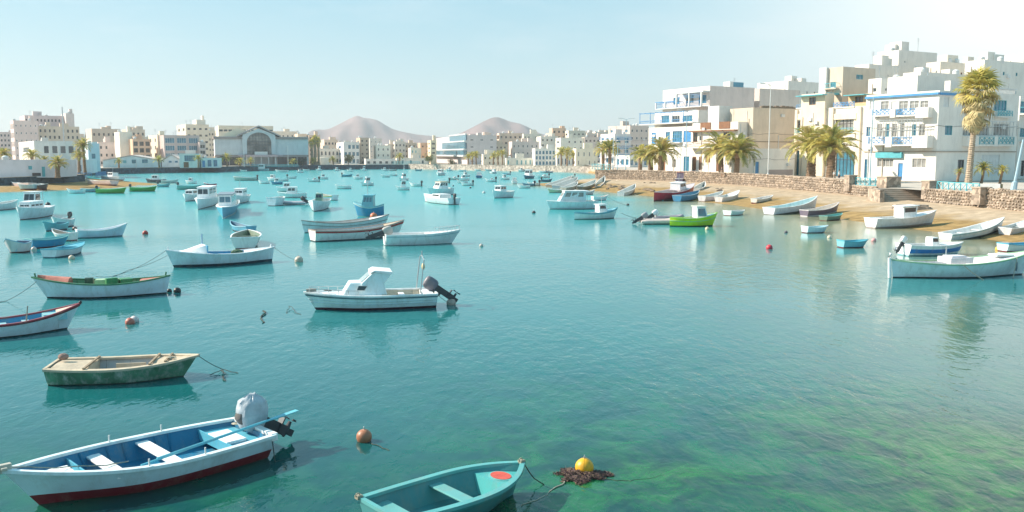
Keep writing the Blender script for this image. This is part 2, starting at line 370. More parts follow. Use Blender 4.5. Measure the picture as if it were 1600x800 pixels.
seawall('lower stone wall carrying the turquoise railing beside the beach steps', [(42.9, 115), (43.4, 106.5)], 0.0, 2.4, M_rockb, 1, True, 0.6, None, M_mortar)
seawall('lower stone wall carrying the turquoise railing below the fan palm', [(44.9, 97), (45.7, 88)], 0.0, 2.58, M_rockb, 1, True, 0.6, None, M_mortar)
seawall('brown stone wall running out of the right picture edge', [(45.7, 87.4), (46.3, 80), (50, 55), (56, 25)], 0.0, 2.95, M_rockb, 1, True, 0.6, None, M_mortar)
seawall('long pale brown stone quay below the whitewashed far houses', [(-42, 367), (26, 296), (31, 250), (17.8, 188.3)], -0.3, 2.2, rocky('pale_quay_stone', (0.46, 0.37, 0.31), 1.6, 0.0))
seawall('dark basalt quay along the far left side of the lagoon', [(-91, 189.5), (-130, 268), (-118, 285), (-80, 353), (-42.3, 367)], -0.3, 1.9, M_rockd)
seawall('black stone retaining wall above the small left beach', [(-190, 140), (-93, 162), (-90, 189)], 0.0, 2.0, M_rockd)
# ------------------------------------------------------------------ volcanoes
def volcano(label, prof, D, wy):
    pts = [(at_y(x, y, D).x, at_y(x, y, D).z) for x, y in prof]
    x0, x1 = pts[0][0], pts[-1][0]; nx, ny = 90, 40; rows = []
    def H(x):
        for a, b in zip(pts[:-1], pts[1:]):
            if a[0] <= x <= b[0]:
                u = (x-a[0])/(b[0]-a[0]); return a[1]*(1-u)+b[1]*u
        return 0
    for j in range(ny+1):
        v = j/ny*2-1; row = []
        for i in range(nx+1):
            x = x0+(x1-x0)*i/nx; h = H(x)
            g = 0.11*math.sin(x*0.035+math.sin(x*0.011)*3)*min(1, abs(v)*3) + 0.06*math.sin(x*0.1+v*9)*min(1, abs(v)*4)
            row.append(Vector((x, D+v*wy, max(0, h*max(0, (1-abs(v)**1.15))*(1+g)))))
        rows.append(row)
    o = MB().sheet(rows).build('volcano', mat('volcano_slope', (0.25, 0.165, 0.16), 0.95, 0.35, 0.006, 0, 1), None, True)
    return tag(o, label, None, None, 'structure')
volcano('broad hazy volcano with a small summit peak and a long right shoulder', [(430, 238), (465, 222), (480, 214), (497, 202), (505, 203), (515, 201), (530, 194), (545, 186), (556, 181), (560, 181), (568, 184), (578, 185), (588, 187), (600, 194), (612, 201), (625, 205), (650, 210), (680, 213), (720, 221), (760, 236)], 2500, 420)
volcano('smaller hazy volcano cone on the right with a rounded top', [(670, 232), (700, 216), (722, 207), (740, 198), (755, 190), (768, 184), (775, 183), (782, 184), (797, 190), (812, 193), (826, 199), (838, 206), (860, 214), (900, 232)], 2300, 360)
# ------------------------------------------------------------------ buildings
WIN_CACHE = {}
def win_meshes(wd, ht, kind):
    k = (round(wd, 1), round(ht, 1), kind); 
    if k in WIN_CACHE: return WIN_CACHE[k]
    wd, ht = max(k[0], .2), max(k[1], .2)
    fm = {'w': M_frame, 'b': M_fblue, 'c': M_fcyan, 'n': M_fbrown, 'd': M_fdark}[kind[0]]
    gm = {'g': M_glass, 'b': M_gblue, 'w': M_gwarm, 'x': None}[kind[1]]
    f = MB(); ft = 0.07; d0, d1 = -0.10, 0.03   # +y is into the wall
    f.box(0, wd, d0, d1, 0, ft); f.box(0, wd, d0, d1, ht-ft, ht); f.box(0, ft, d0, d1, ft, ht-ft); f.box(wd-ft, wd, d0, d1, ft, ht-ft)
    n = max(1, int(round(wd/0.75)))
    if len(kind) > 2 and kind[2] == 'f': n = max(n, int(round(wd/1.0))); 
    for i in range(1, n): f.box(wd*i/n-0.03, wd*i/n+0.03, -0.07, 0.025, ft, ht-ft)
    if ht > 1.8 or (len(kind) > 2 and kind[2] == 'f'):
        z = ht*0.68; f.box(ft, wd-ft, -0.068, 0.022, z-0.03, z+0.03)
    fme = f.mesh('window_frame', fm)
    p = MB()
    if gm: p.box(ft*.9, wd-ft*.9, -0.01, 0.04, ft*.9, ht-ft*.9); pme = p.mesh('pane', gm)
    else:
        p.box(ft*.9, wd-ft*.9, -0.04, 0.04, ft*.9, ht-ft*.9)
        for i in range(int(ht/0.16)): p.box(ft*1.2, wd-ft*1.2, -0.06, -0.038, ft+0.05+i*0.16, ft+0.14+i*0.16)
        pme = p.mesh('shutter', fm)
    WIN_CACHE[k] = (fme, pme, wd, ht); return WIN_CACHE[k]
class Bld:
    def __init__(s, label, xl, xc, xr, top, d, th, col, z0=1.6, cat='building', group=None, parapet=0.5, depth=None, base=None, wallkey=None):
        s.top = top; s.th = math.radians(th); s.z0 = z0
        C = at_y(xc, HOR, d); s.C = Vector((C.x, C.y, z0)); s.H = at_y(xc, top, d).z - z0
        s.u = Vector((math.cos(s.th), math.sin(s.th))); s.v = Vector((-math.sin(s.th), math.cos(s.th)))
        s.W = s.solve(s.u, xr); s.D = s.solve(s.v, xl) if xl is not None and xl < xc - 1 else (depth or 9)
        if depth: s.D = depth
        s.root = empty('building', s.C, s.th, label, cat, group); s.m = wallm(col, wallkey)
        s.op = {'L': [], 'R': []}; s.items = []; s.par = parapet
    def solve(s, dirv, px):
        r = ray(px, HOR); k = r.x/r.y   # x = k*y
        den = dirv.x - k*dirv.y
        t = (k*s.C.y - s.C.x)/den if abs(den) > 1e-6 else 10
        return t if 0.5 < t < 90 else 12
    def loc(s, face, px, py):           # pixel -> (a, z) on the face plane
        r = ray(px, py); o = Vector((0, 0, CAMZ)); dirv = s.u if face == 'R' else s.v
        n = Vector((-dirv.y, dirv.x, 0)); t = n.dot(s.C - o)/n.dot(r); p = o + r*t
        dd = p - s.C; return dd.x*dirv.x + dd.y*dirv.y, p.z - s.z0
    def px(s, face, x0, y0, x1, y1, kind='wg', part='window', sill=False):
        xm = (x0+x1)/2; a0, _ = s.loc(face, x0, y0); a1, _ = s.loc(face, x1, y0); _, zt = s.loc(face, xm, y0); _, zb = s.loc(face, xm, y1)
        a0, a1 = min(a0, a1), max(a0, a1); s.open(face, a0, zb, a1-a0, zt-zb, kind, part, sill)
    def open(s, face, a, z, wd, ht, kind='wg', part='window', sill=False):
        Lf = s.W if face == 'R' else s.D
        a = max(0.15, a); z = max(0.03, z); wd = min(wd, Lf-0.15-a); ht = min(ht, s.H-0.1-z)
        if wd < 0.25 or ht < 0.25: return
        for (b, c, e, g) in [q[:4] for q in s.op[face]]:
            if a < b+e and b < a+wd and z < c+g and c < z+ht: return
        wd, ht = max(.3, round(wd-.049, 1)), max(.3, round(ht-.049, 1)); s.op[face].append((a, z, wd, ht, kind, part, sill))
    def grid(s, face, cols, rows, wf=0.45, hf=0.42, kind='wg', z0=0.0, z1=None, a0=0.0, a1=1.0, part='window', skip=0.0, seed=1, sill=False):
        Lf = s.W if face == 'R' else s.D; z1 = z1 if z1 is not None else s.H - s.par; rnd = random.Random(seed)
        cw = Lf*(a1-a0)/cols; rh = (z1-z0)/rows
        for i in range(cols):
            for j in range(rows):
                if rnd.random() < skip: continue
                s.open(face, Lf*a0 + cw*(i+0.5-wf/2), z0+rh*(j+0.5-hf/2), cw*wf, rh*hf, kind, part, sill)
    def F(s, face, a, o, z): return Vector((a, -o, z)) if face == 'R' else Vector((-o, a, z))
    def fbox(s, mb, face, a0, a1, o0, o1, z0, z1):
        p, q = s.F(face, a0, o0, z0), s.F(face, a1, o1, z1)
        return mb.box(min(p.x, q.x), max(p.x, q.x), min(p.y, q.y), max(p.y, q.y), z0, z1)
    def walls(s):
        mb = MB(); H = s.H
        for face, Lf in (('R', s.W), ('L', s.D)):
            A = sorted({0, Lf, *[round(q[0], 4) for q in s.op[face]], *[round(q[0]+q[2], 4) for q in s.op[face]]})
            Z = sorted({0, H, *[round(q[1], 4) for q in s.op[face]], *[round(q[1]+q[3], 4) for q in s.op[face]]})
            for i in range(len(A)-1):
                for j in range(len(Z)-1):
                    am, zm = (A[i]+A[i+1])/2, (Z[j]+Z[j+1])/2
                    if any(q[0] < am < q[0]+q[2] and q[1] < zm < q[1]+q[3] for q in s.op[face]): continue
                    mb.quad(s.F(face, A[i], 0, Z[j]), s.F(face, A[i+1], 0, Z[j]), s.F(face, A[i+1], 0, Z[j+1]), s.F(face, A[i], 0, Z[j+1]))
            for (a, z, wd, ht, kind, part, sill) in s.op[face]:
                R = -0.22 if kind != 'deep' else -1.6
                c0 = [(a, z), (a+wd, z), (a+wd, z+ht), (a, z+ht)]
                for k in range(4):
                    p, q = c0[k], c0[(k+1) % 4]; mb.quad(s.F(face, p[0], 0, p[1]), s.F(face, q[0], 0, q[1]), s.F(face, q[0], R, q[1]), s.F(face, p[0], R, p[1]))
                if kind == 'deep': mb.quad(*[s.F(face, p[0], R, p[1]) for p in c0]); continue
                fme, pme, w2, h2 = win_meshes(wd, ht, kind)
                if face == 'R': l, r = s.F('R', a, -0.16, z), 0
                else: l, r = s.F('L', a+wd, -0.16, z), -PI/2
                f = inst(part, fme, s.root, l, (0, 0, r)); inst('pane' if kind[1] != 'x' else 'shutter_leaf', pme, f)
                if sill:
                    sm = MB(); s.fbox(sm, face, a-0.08, a+wd+0.08, -0.05, 0.1, z-0.09, z-0.002); sm.build('sill', M_frame, s.root)
        W, D = s.W, s.D
        mb.quad((W, 0, 0), (W, D, 0), (W, D, H), (W, 0, H)); mb.quad((0, D, 0), (W, D, 0), (W, D, H), (0, D, H))
        t = 0.2; zr = H - s.par
        ring = [(0, 0), (W, 0), (W, D), (0, D)]; inn = [(t, t), (W-t, t), (W-t, D-t), (t, D-t)]
        for k in range(4):
            a, b = ring[k], ring[(k+1) % 4]; c, d = inn[(k+1) % 4], inn[k]
            mb.quad((*a, H), (*b, H), (*c, H), (*d, H)); mb.quad((*d, H), (*c, H), (*c, zr), (*d, zr))
        mb.build('wall', s.m, s.root)
        rf = MB().box(t, W-t, t, D-t, zr-0.15, zr); rf.build('roof', M_cap, s.root)
        return s
    def band(s, face, a0, a1, z, h, o, m, name='cornice'):
        mb = MB(); s.fbox(mb, face, a0, a1, 0.003, o, z, z+h); return mb.build(name, m, s.root)
    def balcony(s, face, x0, x1, ytop, yslab, o=1.1, m=None, style='bars', slabm=None, posts=None, roofy=None, wallp=False):
        a0, zt = s.loc(face, x0, ytop); a1, _ = s.loc(face, x1, ytop); xm = (x0+x1)/2
        zt = s.loc(face, xm, ytop)[1]; zs = s.loc(face, xm, yslab)[1]; a0, a1 = min(a0, a1), max(a0, a1); m = m or M_fblue
        mb = MB(); s.fbox(mb, face, a0, a1, 0.003, o, zs-0.18, zs); b = mb.build('balcony', slabm or s.m, s.root)
        r = MB(); h = zt-zs
        def fb(*q): s.fbox(r, face, *q)
        if style == 'solid':
            fb(a0, a1, o-0.12, o, zs+0.002, zt); fb(a0, a0+0.12, 0.004, o-0.122, zs+0.002, zt); fb(a1-0.12, a1, 0.004, o-0.122, zs+0.002, zt)
        else:
            fb(a0, a1, o-0.07, o-0.01, zt-0.07, zt); fb(a0, a1, o-0.06, o-0.02, zs+0.08, zs+0.14)
            for e in (a0, a1-0.06): fb(e, e+0.06, 0.004, o-0.075, zt-0.07, zt); fb(e, e+0.06, o-0.07, o-0.01, zs+0.002, zt-0.072)
            n = max(2, int((a1-a0)/0.28))
            if style == 'bars':
                for i in range(1, n): x = a0+(a1-a0)*i/n; fb(x-0.018, x+0.018, o-0.055, o-0.025, zs+0.142, zt-0.072)
            else:   # lattice of crossed boards
                n = max(1, int(round((a1-a0)/(h*0.9)))); 
                for i in range(n):
                    p0 = a0+0.06+(a1-a0-0.12)*i/n; p1 = a0+0.06+(a1-a0-0.12)*(i+1)/n
                    for q, e in ((0, 1), (1, 0)):
                        P0 = s.F(face, p0, o-0.04, zs+0.15+(h-0.24)*q); P1 = s.F(face, p1, o-0.04, zs+0.15+(h-0.24)*e)
                        r.tube([P0, P1], 0.045, 4)
                    fb(p1-0.04, p1+0.02, o-0.06, o-0.02, zs+0.142, zt-0.072)
                fb(a0+.06, a1-.06, o-0.052, o-0.028, zs+0.14+h*.32, zs+0.2+h*.32)
        r.build('railing', m if style != 'solid' else (slabm or s.m), b)
        if posts:
            zr = s.loc(face, xm, roofy)[1]; p = MB(); n = posts
            for i in range(n+1):
                x = a0+(a1-a0-0.1)*i/n; s.fbox(p, face, x, x+0.1, o-0.1, o, zs+0.002, zr)
            s.fbox(p, face, a0, a1, o-0.1, o, zr+0.002, zr+0.12)
            for i in range(n*2+1):
                x = a0+(a1-a0-0.06)*i/n/2; s.fbox(p, face, x, x+0.06, 0.004, o+.15, zr+0.122, zr+0.2)
            p.build('pergola', m, s.root)
        return b
    def hut(s, fx, fy, w_, d_, h_, m=None, name='stair_hut'):
        x, y = fx*s.W, fy*s.D; z = s.H - s.par
        o = MB().box(x, min(x+w_, s.W-.25), y, min(y+d_, s.D-.25), z+0.003, z+h_).build(name, m or s.m, s.root)
        return o
    def pipes(s, face, spec, seed=1):
        r = random.Random(seed); Lf = s.W if face == 'R' else s.D
        for q in range(spec):
            a = Lf*r.uniform(.04, .96); mb = MB(); s.fbox(mb, face, a, a+.09, .004, .1, .1, s.H*r.uniform(.5, .98)); mb.build('drain_pipe', M_cap if q % 2 else M_frame, s.root)
        for q in range(spec):
            a, z = Lf*r.uniform(.1, .9), s.H*r.uniform(.35, .9); mb = MB(); s.fbox(mb, face, a, a+.75, .01, .32, z, z+.5); mb.build('air_conditioner', M_frame, s.root)
        P = [s.F(face, Lf*k/8, .05, s.H*.62-.12*math.sin(k*1.3)-.1*(k % 2)) for k in range(9)]; MB().tube(P, .02, 4).build('wall_cable', M_fdark, s.root)
    def tank(s, fx, fy, r=0.55, h=1.3, m=None):
        x, y, z = fx*s.W, fy*s.D, s.H-s.par; mb = MB()
        mb.loft([[Vector((x+rr*math.cos(2*PI*k/12), y+rr*math.sin(2*PI*k/12), z+zz)) for k in range(12)] for rr, zz in ((r*.9, 0.01), (r, .15), (r, h*.85), (r*.5, h), (.12, h*1.03))])
        mb.build('water_tank', m or M_frame, s.root, True)
    def antenna(s, fx, fy, h=3):
        x, y, z = fx*s.W, fy*s.D, s.H-s.par; mb = MB().tube([(x, y, z), (x, y, z+h)], 0.04, 5)
        for k in range(5): mb.tube([(x-0.5+k*.06, y-0.02, z+h-0.15-k*0.22), (x+0.5-k*.06, y+0.02, z+h-0.15-k*0.22)], 0.02, 4)
        mb.build('antenna', M_metal, s.root)
    def clutter(s, seed, n=3):
        r = random.Random(seed)
        for k in range(n):
            q = r.random(); fx, fy = r.uniform(.08, .75), r.uniform(.08, .6)
            if q < .4: s.hut(fx, fy, r.uniform(1.5, 3.2), r.uniform(1.5, 3), r.uniform(1.3, 2.6))
            elif q < .7: s.tank(fx, fy)
            else: s.antenna(fx, fy, r.uniform(1.5, 3.5))
# ---- far town, left to centre: (label, xl, xc, xr, top, d, th, colour, L grid, R grid, clutter)
LAV = (0.66, 0.54, 0.56); PEACH = (0.78, 0.55, 0.42)
TOWN = [
 ('tall pale pink apartment block at the left edge with balcony columns', -12, 24, 62, 188, 330, 34, LAV, (3, 5, 'wg', .5, .45), (5, 6, 'wg', .22, .22), 2),
 ('mauve upper storeys stepped behind the pale pink block at left', 34, 42, 104, 180, 352, 34, (0.5, 0.45, 0.52), None, (11, 7, 'dg', .4, .3), 4),
 ('beige apartment block with small square windows under the tall mast', 56, 62, 126, 197, 340, 34, (0.62, 0.53, 0.43), None, (9, 6, 'dg', .34, .36), 3),
 ('slim white rooftop tower beside the tall mast', 99, 106, 119, 177, 356, 34, (0.62, 0.58, 0.62), None, None, 1),
 ('low cream house with terracotta edged roof and blue shaded front', 30, 54, 118, 220, 255, 34, (0.6, 0.64, 0.68), (1, 2, 'wg', .3, .3), (5, 2, 'dg', .5, .4), 1),
 ('pale blue square house behind the tallest left palm', 133, 139, 155, 226, 262, 34, SKYB, None, (1, 2, 'cb', .3, .25), 0),
 ('beige block with a brown tile strip on its roofline', 136, 145, 190, 201, 380, 34, (0.62, 0.5, 0.42), None, (6, 4, 'ng', .3, .25), 3),
 ('pink lavender house with dark square windows left of the white tower', 145, 154, 188, 222, 330, 34, (0.62, 0.52, 0.54), (1, 3, 'dg', .3, .3), (4, 3, 'dg', .25, .3), 1),
 ('blank white tower house between the lavender and the orange house', 180, 188, 208, 206, 322, 34, (0.76, 0.74, 0.7), None, None, 1),
 ('beige flat block behind the white tower with rooftop clutter', 192, 200, 228, 202, 390, 34, (0.56, 0.5, 0.44), None, (4, 5, 'dg', .3, .3), 3),
 ('orange ochre house with large dark windows', 200, 208, 236, 217, 318, 34, ORANGE, None, (3, 4, 'dg', .55, .5), 2),
 ('cream building with a blind sunlit side beside the mauve block', 233, 247, 262, 211, 326, 34, (0.78, 0.7, 0.58), (2, 4, 'wg', .2, .4), None, 2),
 ('mauve apartment block with grey framed glazed bays', 250, 257, 312, 211, 318, 30, (0.46, 0.36, 0.38), None, (3, 4, 'wb', .62, .55), 2),
 ('lower mauve annex on the right of the mauve block', 308, 312, 322, 222, 320, 30, (0.5, 0.4, 0.42), None, (1, 4, 'wg', .6, .5), 0),
 ('cream multi level block with a white penthouse above the mauve roof', 278, 292, 328, 194, 372, 30, (0.72, 0.63, 0.52), (2, 5, 'wg', .3, .3), (4, 6, 'dg', .35, .25), 2),
 ('rounded white penthouse on the cream block skyline', 303, 309, 323, 187, 380, 30, (0.76, 0.72, 0.68), None, (2, 5, 'dg', .3, .2), 0),
 ('long beige hall with a dark roof strip behind the gabled mall', 338, 343, 428, 196, 420, 22, (0.66, 0.62, 0.52), None, (12, 5, 'dg', .6, .22), 0),
 ('cream low block just right of the mall gable', 420, 426, 468, 205, 420, 22, (0.72, 0.66, 0.58), None, (6, 4, 'dg', .25, .22), 3),
 ('small peach rooftop block near the right end of the mall', 462, 466, 480, 209, 400, 22, PEACH, None, (3, 4, 'ng', .3, .3), 1),
 ('narrow beige block behind the dark tall palms', 478, 483, 501, 211, 400, 22, (0.56, 0.42, 0.34), None, (3, 7, 'ng', .4, .4), 1),
 ('salmon stepped house with a dark upper window band', 502, 507, 528, 218, 430, 22, (0.7, 0.58, 0.48), None, (4, 4, 'dg', .4, .3), 1),
 ('low white house left of the blue shaded balcony house', 494, 500, 530, 232, 400, 22, (0.74, 0.7, 0.66), None, (5, 2, 'dg', .35, .4), 1),
 ('tall white house with a sunlit blank left side and pale blue front', 526, 537, 562, 222, 390, 18, (0.72, 0.74, 0.78), (1, 3, 'bb', .2, .3), (4, 3, 'db', .5, .42), 1),
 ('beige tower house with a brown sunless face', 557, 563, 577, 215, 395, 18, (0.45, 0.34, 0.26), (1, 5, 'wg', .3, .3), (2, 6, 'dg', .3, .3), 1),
 ('plain white block right of the beige brown tower house', 575, 578, 597, 216, 420, 16, (0.74, 0.72, 0.72), None, (3, 5, 'wg', .2, .2), 1),
 ('small white stepped house in front of the plain white block', 585, 588, 610, 227, 395, 16, (0.78, 0.77, 0.74), None, (3, 3, 'wg', .25, .3), 1),
 ('grey cream narrow house in the centre of the far town', 603, 606, 618, 225, 430, 16, (0.62, 0.6, 0.56), None, (2, 4, 'dg', .3, .3), 0),
 ('white twin roofed house left of the brown brick house', 613, 617, 634, 221, 425, 14, (0.74, 0.7, 0.66), (1, 4, 'dg', .3, .3), (3, 4, 'dg', .3, .3), 2),
 ('peach house with rooftop washing lines left of centre', 628, 632, 650, 223, 430, 14, PEACH, None, (3, 4, 'ng', .35, .3), 3),
 ('cream house with green shutters above the low green fence', 638, 642, 658, 231, 392, 14, (0.74, 0.7, 0.6), None, (3, 3, 'cx', .3, .35), 1),
 ('bare brown brick house beside the cream watch tower', 654, 657, 672, 223, 410, 14, (0.5, 0.32, 0.22), None, (2, 4, 'ng', .3, .3), 1),
 ('cream narrow house with a column of small openings', 669, 673, 682, 219, 400, 14, (0.72, 0.62, 0.44), (1, 5, 'dg', .3, .25), (1, 5, 'dg', .4, .3), 0),
 ('beige block with balconies right behind the blue banded building', 776, 780, 816, 208, 430, 8, (0.66, 0.52, 0.42), (1, 5, 'ng', .6, .5), (5, 5, 'dg', .3, .3), 4),
 ('long pale pink terraced house with a sloping grey roofline', 795, 800, 842, 221, 405, 8, (0.62, 0.56, 0.56), None, (6, 3, 'wg', .25, .25), 2),
 ('bright white house with rooftop water tanks under the second volcano', 812, 818, 846, 209, 440, 8, (0.78, 0.75, 0.7), None, (5, 6, 'dg', .25, .25), 3),
 ('white house with a dark roof terrace near the palm trio', 838, 845, 872, 213, 420, 6, (0.76, 0.73, 0.7), None, (4, 5, 'dg', .3, .3), 3),
 ('weathered beige rooftop block like a small church on the skyline', 858, 863, 884, 200, 455, 6, (0.6, 0.42, 0.3), None, (3, 6, 'dg', .3, .3), 3),
 ('cream skyline block with a pitched corner right of the weathered block', 882, 888, 914, 204, 445, 6, (0.74, 0.68, 0.58), (1, 6, 'dg', .3, .3), (4, 6, 'dg', .3, .25), 3),
 ('wide white house with an arched panel behind the palm trio', 868, 876, 912, 215, 400, 6, (0.78, 0.76, 0.7), (1, 4, 'wg', .4, .3), (4, 4, 'wg', .25, .25), 2),
 ('grey pink block with crowded roof behind the right palms', 908, 913, 944, 214, 400, 4, (0.56, 0.48, 0.46), None, (5, 5, 'ng', .35, .3), 5),
 ('tiny cream house with a red tiled terrace at the end of the far quay', 895, 900, 934, 232, 322, 4, (0.76, 0.7, 0.58), (1, 2, 'wg', .3, .3), (4, 2, 'wg', .18, .4), 1),
 ('white and blue balcony house standing over the far quay', 832, 836, 868, 232, 352, 6, (0.74, 0.78, 0.8), None, (6, 3, 'bb', .5, .5), 1),
 ('low white cottage row left of the blue balcony house', 788, 791, 832, 247, 358, 6, (0.78, 0.78, 0.76), None, (6, 1, 'cx', .25, .6), 1),
 ('low cream cottage row between the two far palm groups', 752, 755, 789, 241, 362, 6, (0.76, 0.72, 0.66), None, (5, 2, 'dg', .25, .35), 2),
 ('long low pale warehouse behind the centre quay wall', 560, 571, 618, 248, 378, 12, (0.66, 0.68, 0.7), None, (5, 1, 'dg', .35, .4), 0),
 ('low white wall house beneath the brown brick house', 617, 620, 670, 247, 386, 12, (0.74, 0.7, 0.66), None, (8, 1, 'cg', .4, .5), 1),
 ('small white cube house beside the dark tall palms', 483, 500, 514, 246, 372, 20, (0.78, 0.78, 0.78), None, None, 0),
 ('white low house with rooftop railings right of the cottage row', 867, 870, 898, 243, 348, 4, (0.76, 0.76, 0.74), None, (5, 1, 'bg', .3, .5), 2),
 ('narrow ochre house rising behind the cottage rows', 770, 774, 792, 225, 400, 8, (0.66, 0.54, 0.42), None, (3, 4, 'ng', .3, .3), 2),
]
FILL = [(-14, 40, 206, LAV, 'rosy low block behind the left edge apartments'), (112, 146, 214, (0.7, 0.6, 0.5), 'sandy low block right of the slim rooftop tower'), (126, 170, 219, PEACH, 'peach low block behind the tallest left palm'), (176, 215, 213, (0.72, 0.62, 0.54), 'tan block peeping over the orange ochre house'), (222, 262, 214, (0.76, 0.7, 0.64), 'off white block behind the cream sunlit building'),
 (322, 346, 204, (0.7, 0.62, 0.52), 'sandy block wedged between the white penthouse and the mall roof'), (462, 486, 214, (0.74, 0.66, 0.6), 'pale block above the right end of the mall'), (498, 530, 222, (0.7, 0.62, 0.58), 'pinkish block behind the salmon stepped house'), (520, 548, 224, (0.76, 0.72, 0.68), 'whitish block left of the tall blank sided house'), (574, 596, 223, (0.7, 0.66, 0.64), 'grey block filling the gap behind the plain white block'),
 (594, 622, 229, (0.78, 0.75, 0.7), 'white low block behind the grey cream narrow house'), (606, 640, 231, (0.66, 0.52, 0.42), 'brown low block between the twin roofed and the peach houses'), (640, 676, 226, (0.72, 0.64, 0.56), 'tan low block behind the bare brick house'), (668, 700, 222, (0.74, 0.7, 0.68), 'white block left behind the banded building'), (766, 800, 216, (0.68, 0.56, 0.48), 'ochre block behind the right side of the banded building'),
 (796, 830, 214, (0.76, 0.72, 0.68), 'white block between the pink terrace and the second volcano'), (836, 862, 217, (0.74, 0.66, 0.58), 'cream block left of the weathered church like block'), (856, 880, 208, (0.7, 0.56, 0.44), 'ochre block in front of the weathered skyline block'), (896, 932, 208, (0.7, 0.64, 0.6), 'greyish block right of the cream skyline block'), (926, 962, 206, (0.74, 0.66, 0.6), 'pale block behind the promontory palms'),
 (700, 742, 215, (0.72, 0.66, 0.64), 'pale block behind the top band of the banded building'), (742, 780, 212, (0.66, 0.58, 0.56), 'grey pink block behind the shaded wall of the banded building')]
for i, (xa, xb, tp, c_, lb) in enumerate(FILL): TOWN.append((lb, xa, xa+4, xb, tp, 470+(i % 5)*9, 14 if xa > 400 else 26, c_, None, (max(3, int((xb-xa)/6)), 6, 'dg', .4, .34), 4))
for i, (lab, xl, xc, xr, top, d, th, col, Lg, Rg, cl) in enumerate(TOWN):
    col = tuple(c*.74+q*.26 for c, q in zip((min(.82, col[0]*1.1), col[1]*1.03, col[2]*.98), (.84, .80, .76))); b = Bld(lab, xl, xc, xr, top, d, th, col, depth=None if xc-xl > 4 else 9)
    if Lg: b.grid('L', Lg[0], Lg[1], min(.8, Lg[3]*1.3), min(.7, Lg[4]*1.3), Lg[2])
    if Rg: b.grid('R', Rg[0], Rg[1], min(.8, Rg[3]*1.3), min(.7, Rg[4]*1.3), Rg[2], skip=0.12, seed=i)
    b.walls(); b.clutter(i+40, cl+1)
# ---- the curved blue and white banded building
b = Bld('modern white building with blue glass ribbon windows stacked in three bands', 682, 730, 776, 211, 386, 14, (0.62, 0.58, 0.6), cat='building')
b.grid('R', 3, 4, .3, .16, 'dg', skip=.2, seed=3); b.walls(); b.clutter(3, 2)
for k, (x0, yt, yb, nn) in enumerate(((704, 213, 222, 6), (694, 223, 233, 7), (682, 235, 242, 9))):
    a0 = 0; a1 = b.loc('L', x0, 230)[0]; z1 = b.loc('L', 705, yt)[1]; z0 = b.loc('L', 705, yb)[1]
    mb = MB(); b.fbox(mb, 'L', a0, a1, 0.004, 0.8+k*0.5, z1, z1+0.5); b.fbox(mb, 'L', a0, a1, 0.004, 0.8+k*0.5, z0-0.7, z0); s_ = mb.build('white_band', M_frame, b.root)
    for q in range(nn):
        p0 = a0+(a1-a0)*q/nn+.08; p1 = a0+(a1-a0)*(q+1)/nn-.08; m2 = MB(); b.fbox(m2, 'L', p0, p1, 0.2, 0.6+k*0.5, z0+.002, z1-.002); m2.build('ribbon_window', M_gblue, b.root)
# ---- shopping mall with arched glass gable
b = Bld('long white shopping mall with a gabled arched glass entrance', 320, 336, 482, 213, 345, 20, (0.62, 0.68, 0.74), parapet=.3, cat='shopping mall'); b.root.name = 'shopping_mall'
W_, H_ = b.W, b.H
ax0 = b.loc('R', 386, 240)[0]; ax1 = b.loc('R', 424, 240)[0]; gz = b.loc('R', 404, 241)[1]; azt = b.loc('R', 404, 207)[1]
b.open('R', ax0-1.2, 0.1, ax1-ax0+2.4, 3.3, 'deep'); 
b.walls()
b.band('R', 0, ax0-1.5, b.H-1.0, 0.9, 0.5, mat('fascia_brown', (0.34, 0.28, 0.27), .7), 'fascia'); b.band('R', ax1+1.5, b.W, b.H-1.0, 0.9, 0.5, mat('fascia_brown', (0, 0, 0)), 'fascia')
b.band('R', 0, ax0-1.5, 3.5, 0.7, 0.25, mat('fascia_brown', (0, 0, 0)), 'plinth_band'); b.band('R', ax1+1.5, b.W, 3.5, 0.7, 0.25, mat('fascia_brown', (0, 0, 0)), 'plinth_band')
b.band('L', 0, b.D, b.H-0.9, 0.85, 0.4, mat('fascia_brown', (0, 0, 0)), 'fascia'); b.band('L', 0, b.D, 0.4, 3.3, 0.15, mat('base_ochre', (0.5, 0.36, 0.26), .8), 'plinth_band')
gm = (ax0+ax1)/2; gpk = b.loc('R', 404, 199)[1]; g0 = b.loc('R', 373, 212)[0]; g1 = b.loc('R', 435, 212)[0]; ge = b.loc('R', 373, 212.5)[1]
# gable wall as a ring of quads round the arch
arc = []; rx = (ax1-ax0)/2; spring = b.loc('R', 404, 222)[1]
for k in range(17): t = PI - PI*k/16; arc.append((gm+rx*math.cos(t), spring+(azt-spring)*math.sin(t)))
outl = []
for k in range(17):
    x = g0+1.2+(g1-g0-2.4)*k/16; outl.append((x, ge+(gpk-0.4-ge)*(1-abs(x-gm)/(gm-g0))))
gw = MB()
for k in range(16): gw.loft([[Vector((p[0], y, p[1])) for p in (arc[k], arc[k+1], outl[k+1], outl[k])] for y in (-0.9, -0.3)])
gw.box(g0+1.2, ax0, -0.9, -0.3, gz, spring); gw.box(ax1, g1-1.2, -0.9, -0.3, gz, spring)
for e, aa in ((0, arc[0]), (16, arc[16])):
    xx = sorted((aa[0], outl[e][0])); gw.box(xx[0], xx[1], -0.898, -0.302, spring, min(ge, 99) if ge > spring else spring+.01)
gw.build('gable_wall', wallm((0.62, 0.68, 0.74)), b.root)
gl = MB().loft([[Vector((p[0], y, p[1])) for p in [(ax0, gz)] + arc + [(ax1, gz)]] for y in (-0.55, -0.45)]); gl.build('arched_glass', mat('mall_glass', (0.26, 0.22, 0.2), 0.15, 0.9, 0.35, spec=.9), b.root)  # light brown reflection painted into the mottled glass colour
fr = MB()
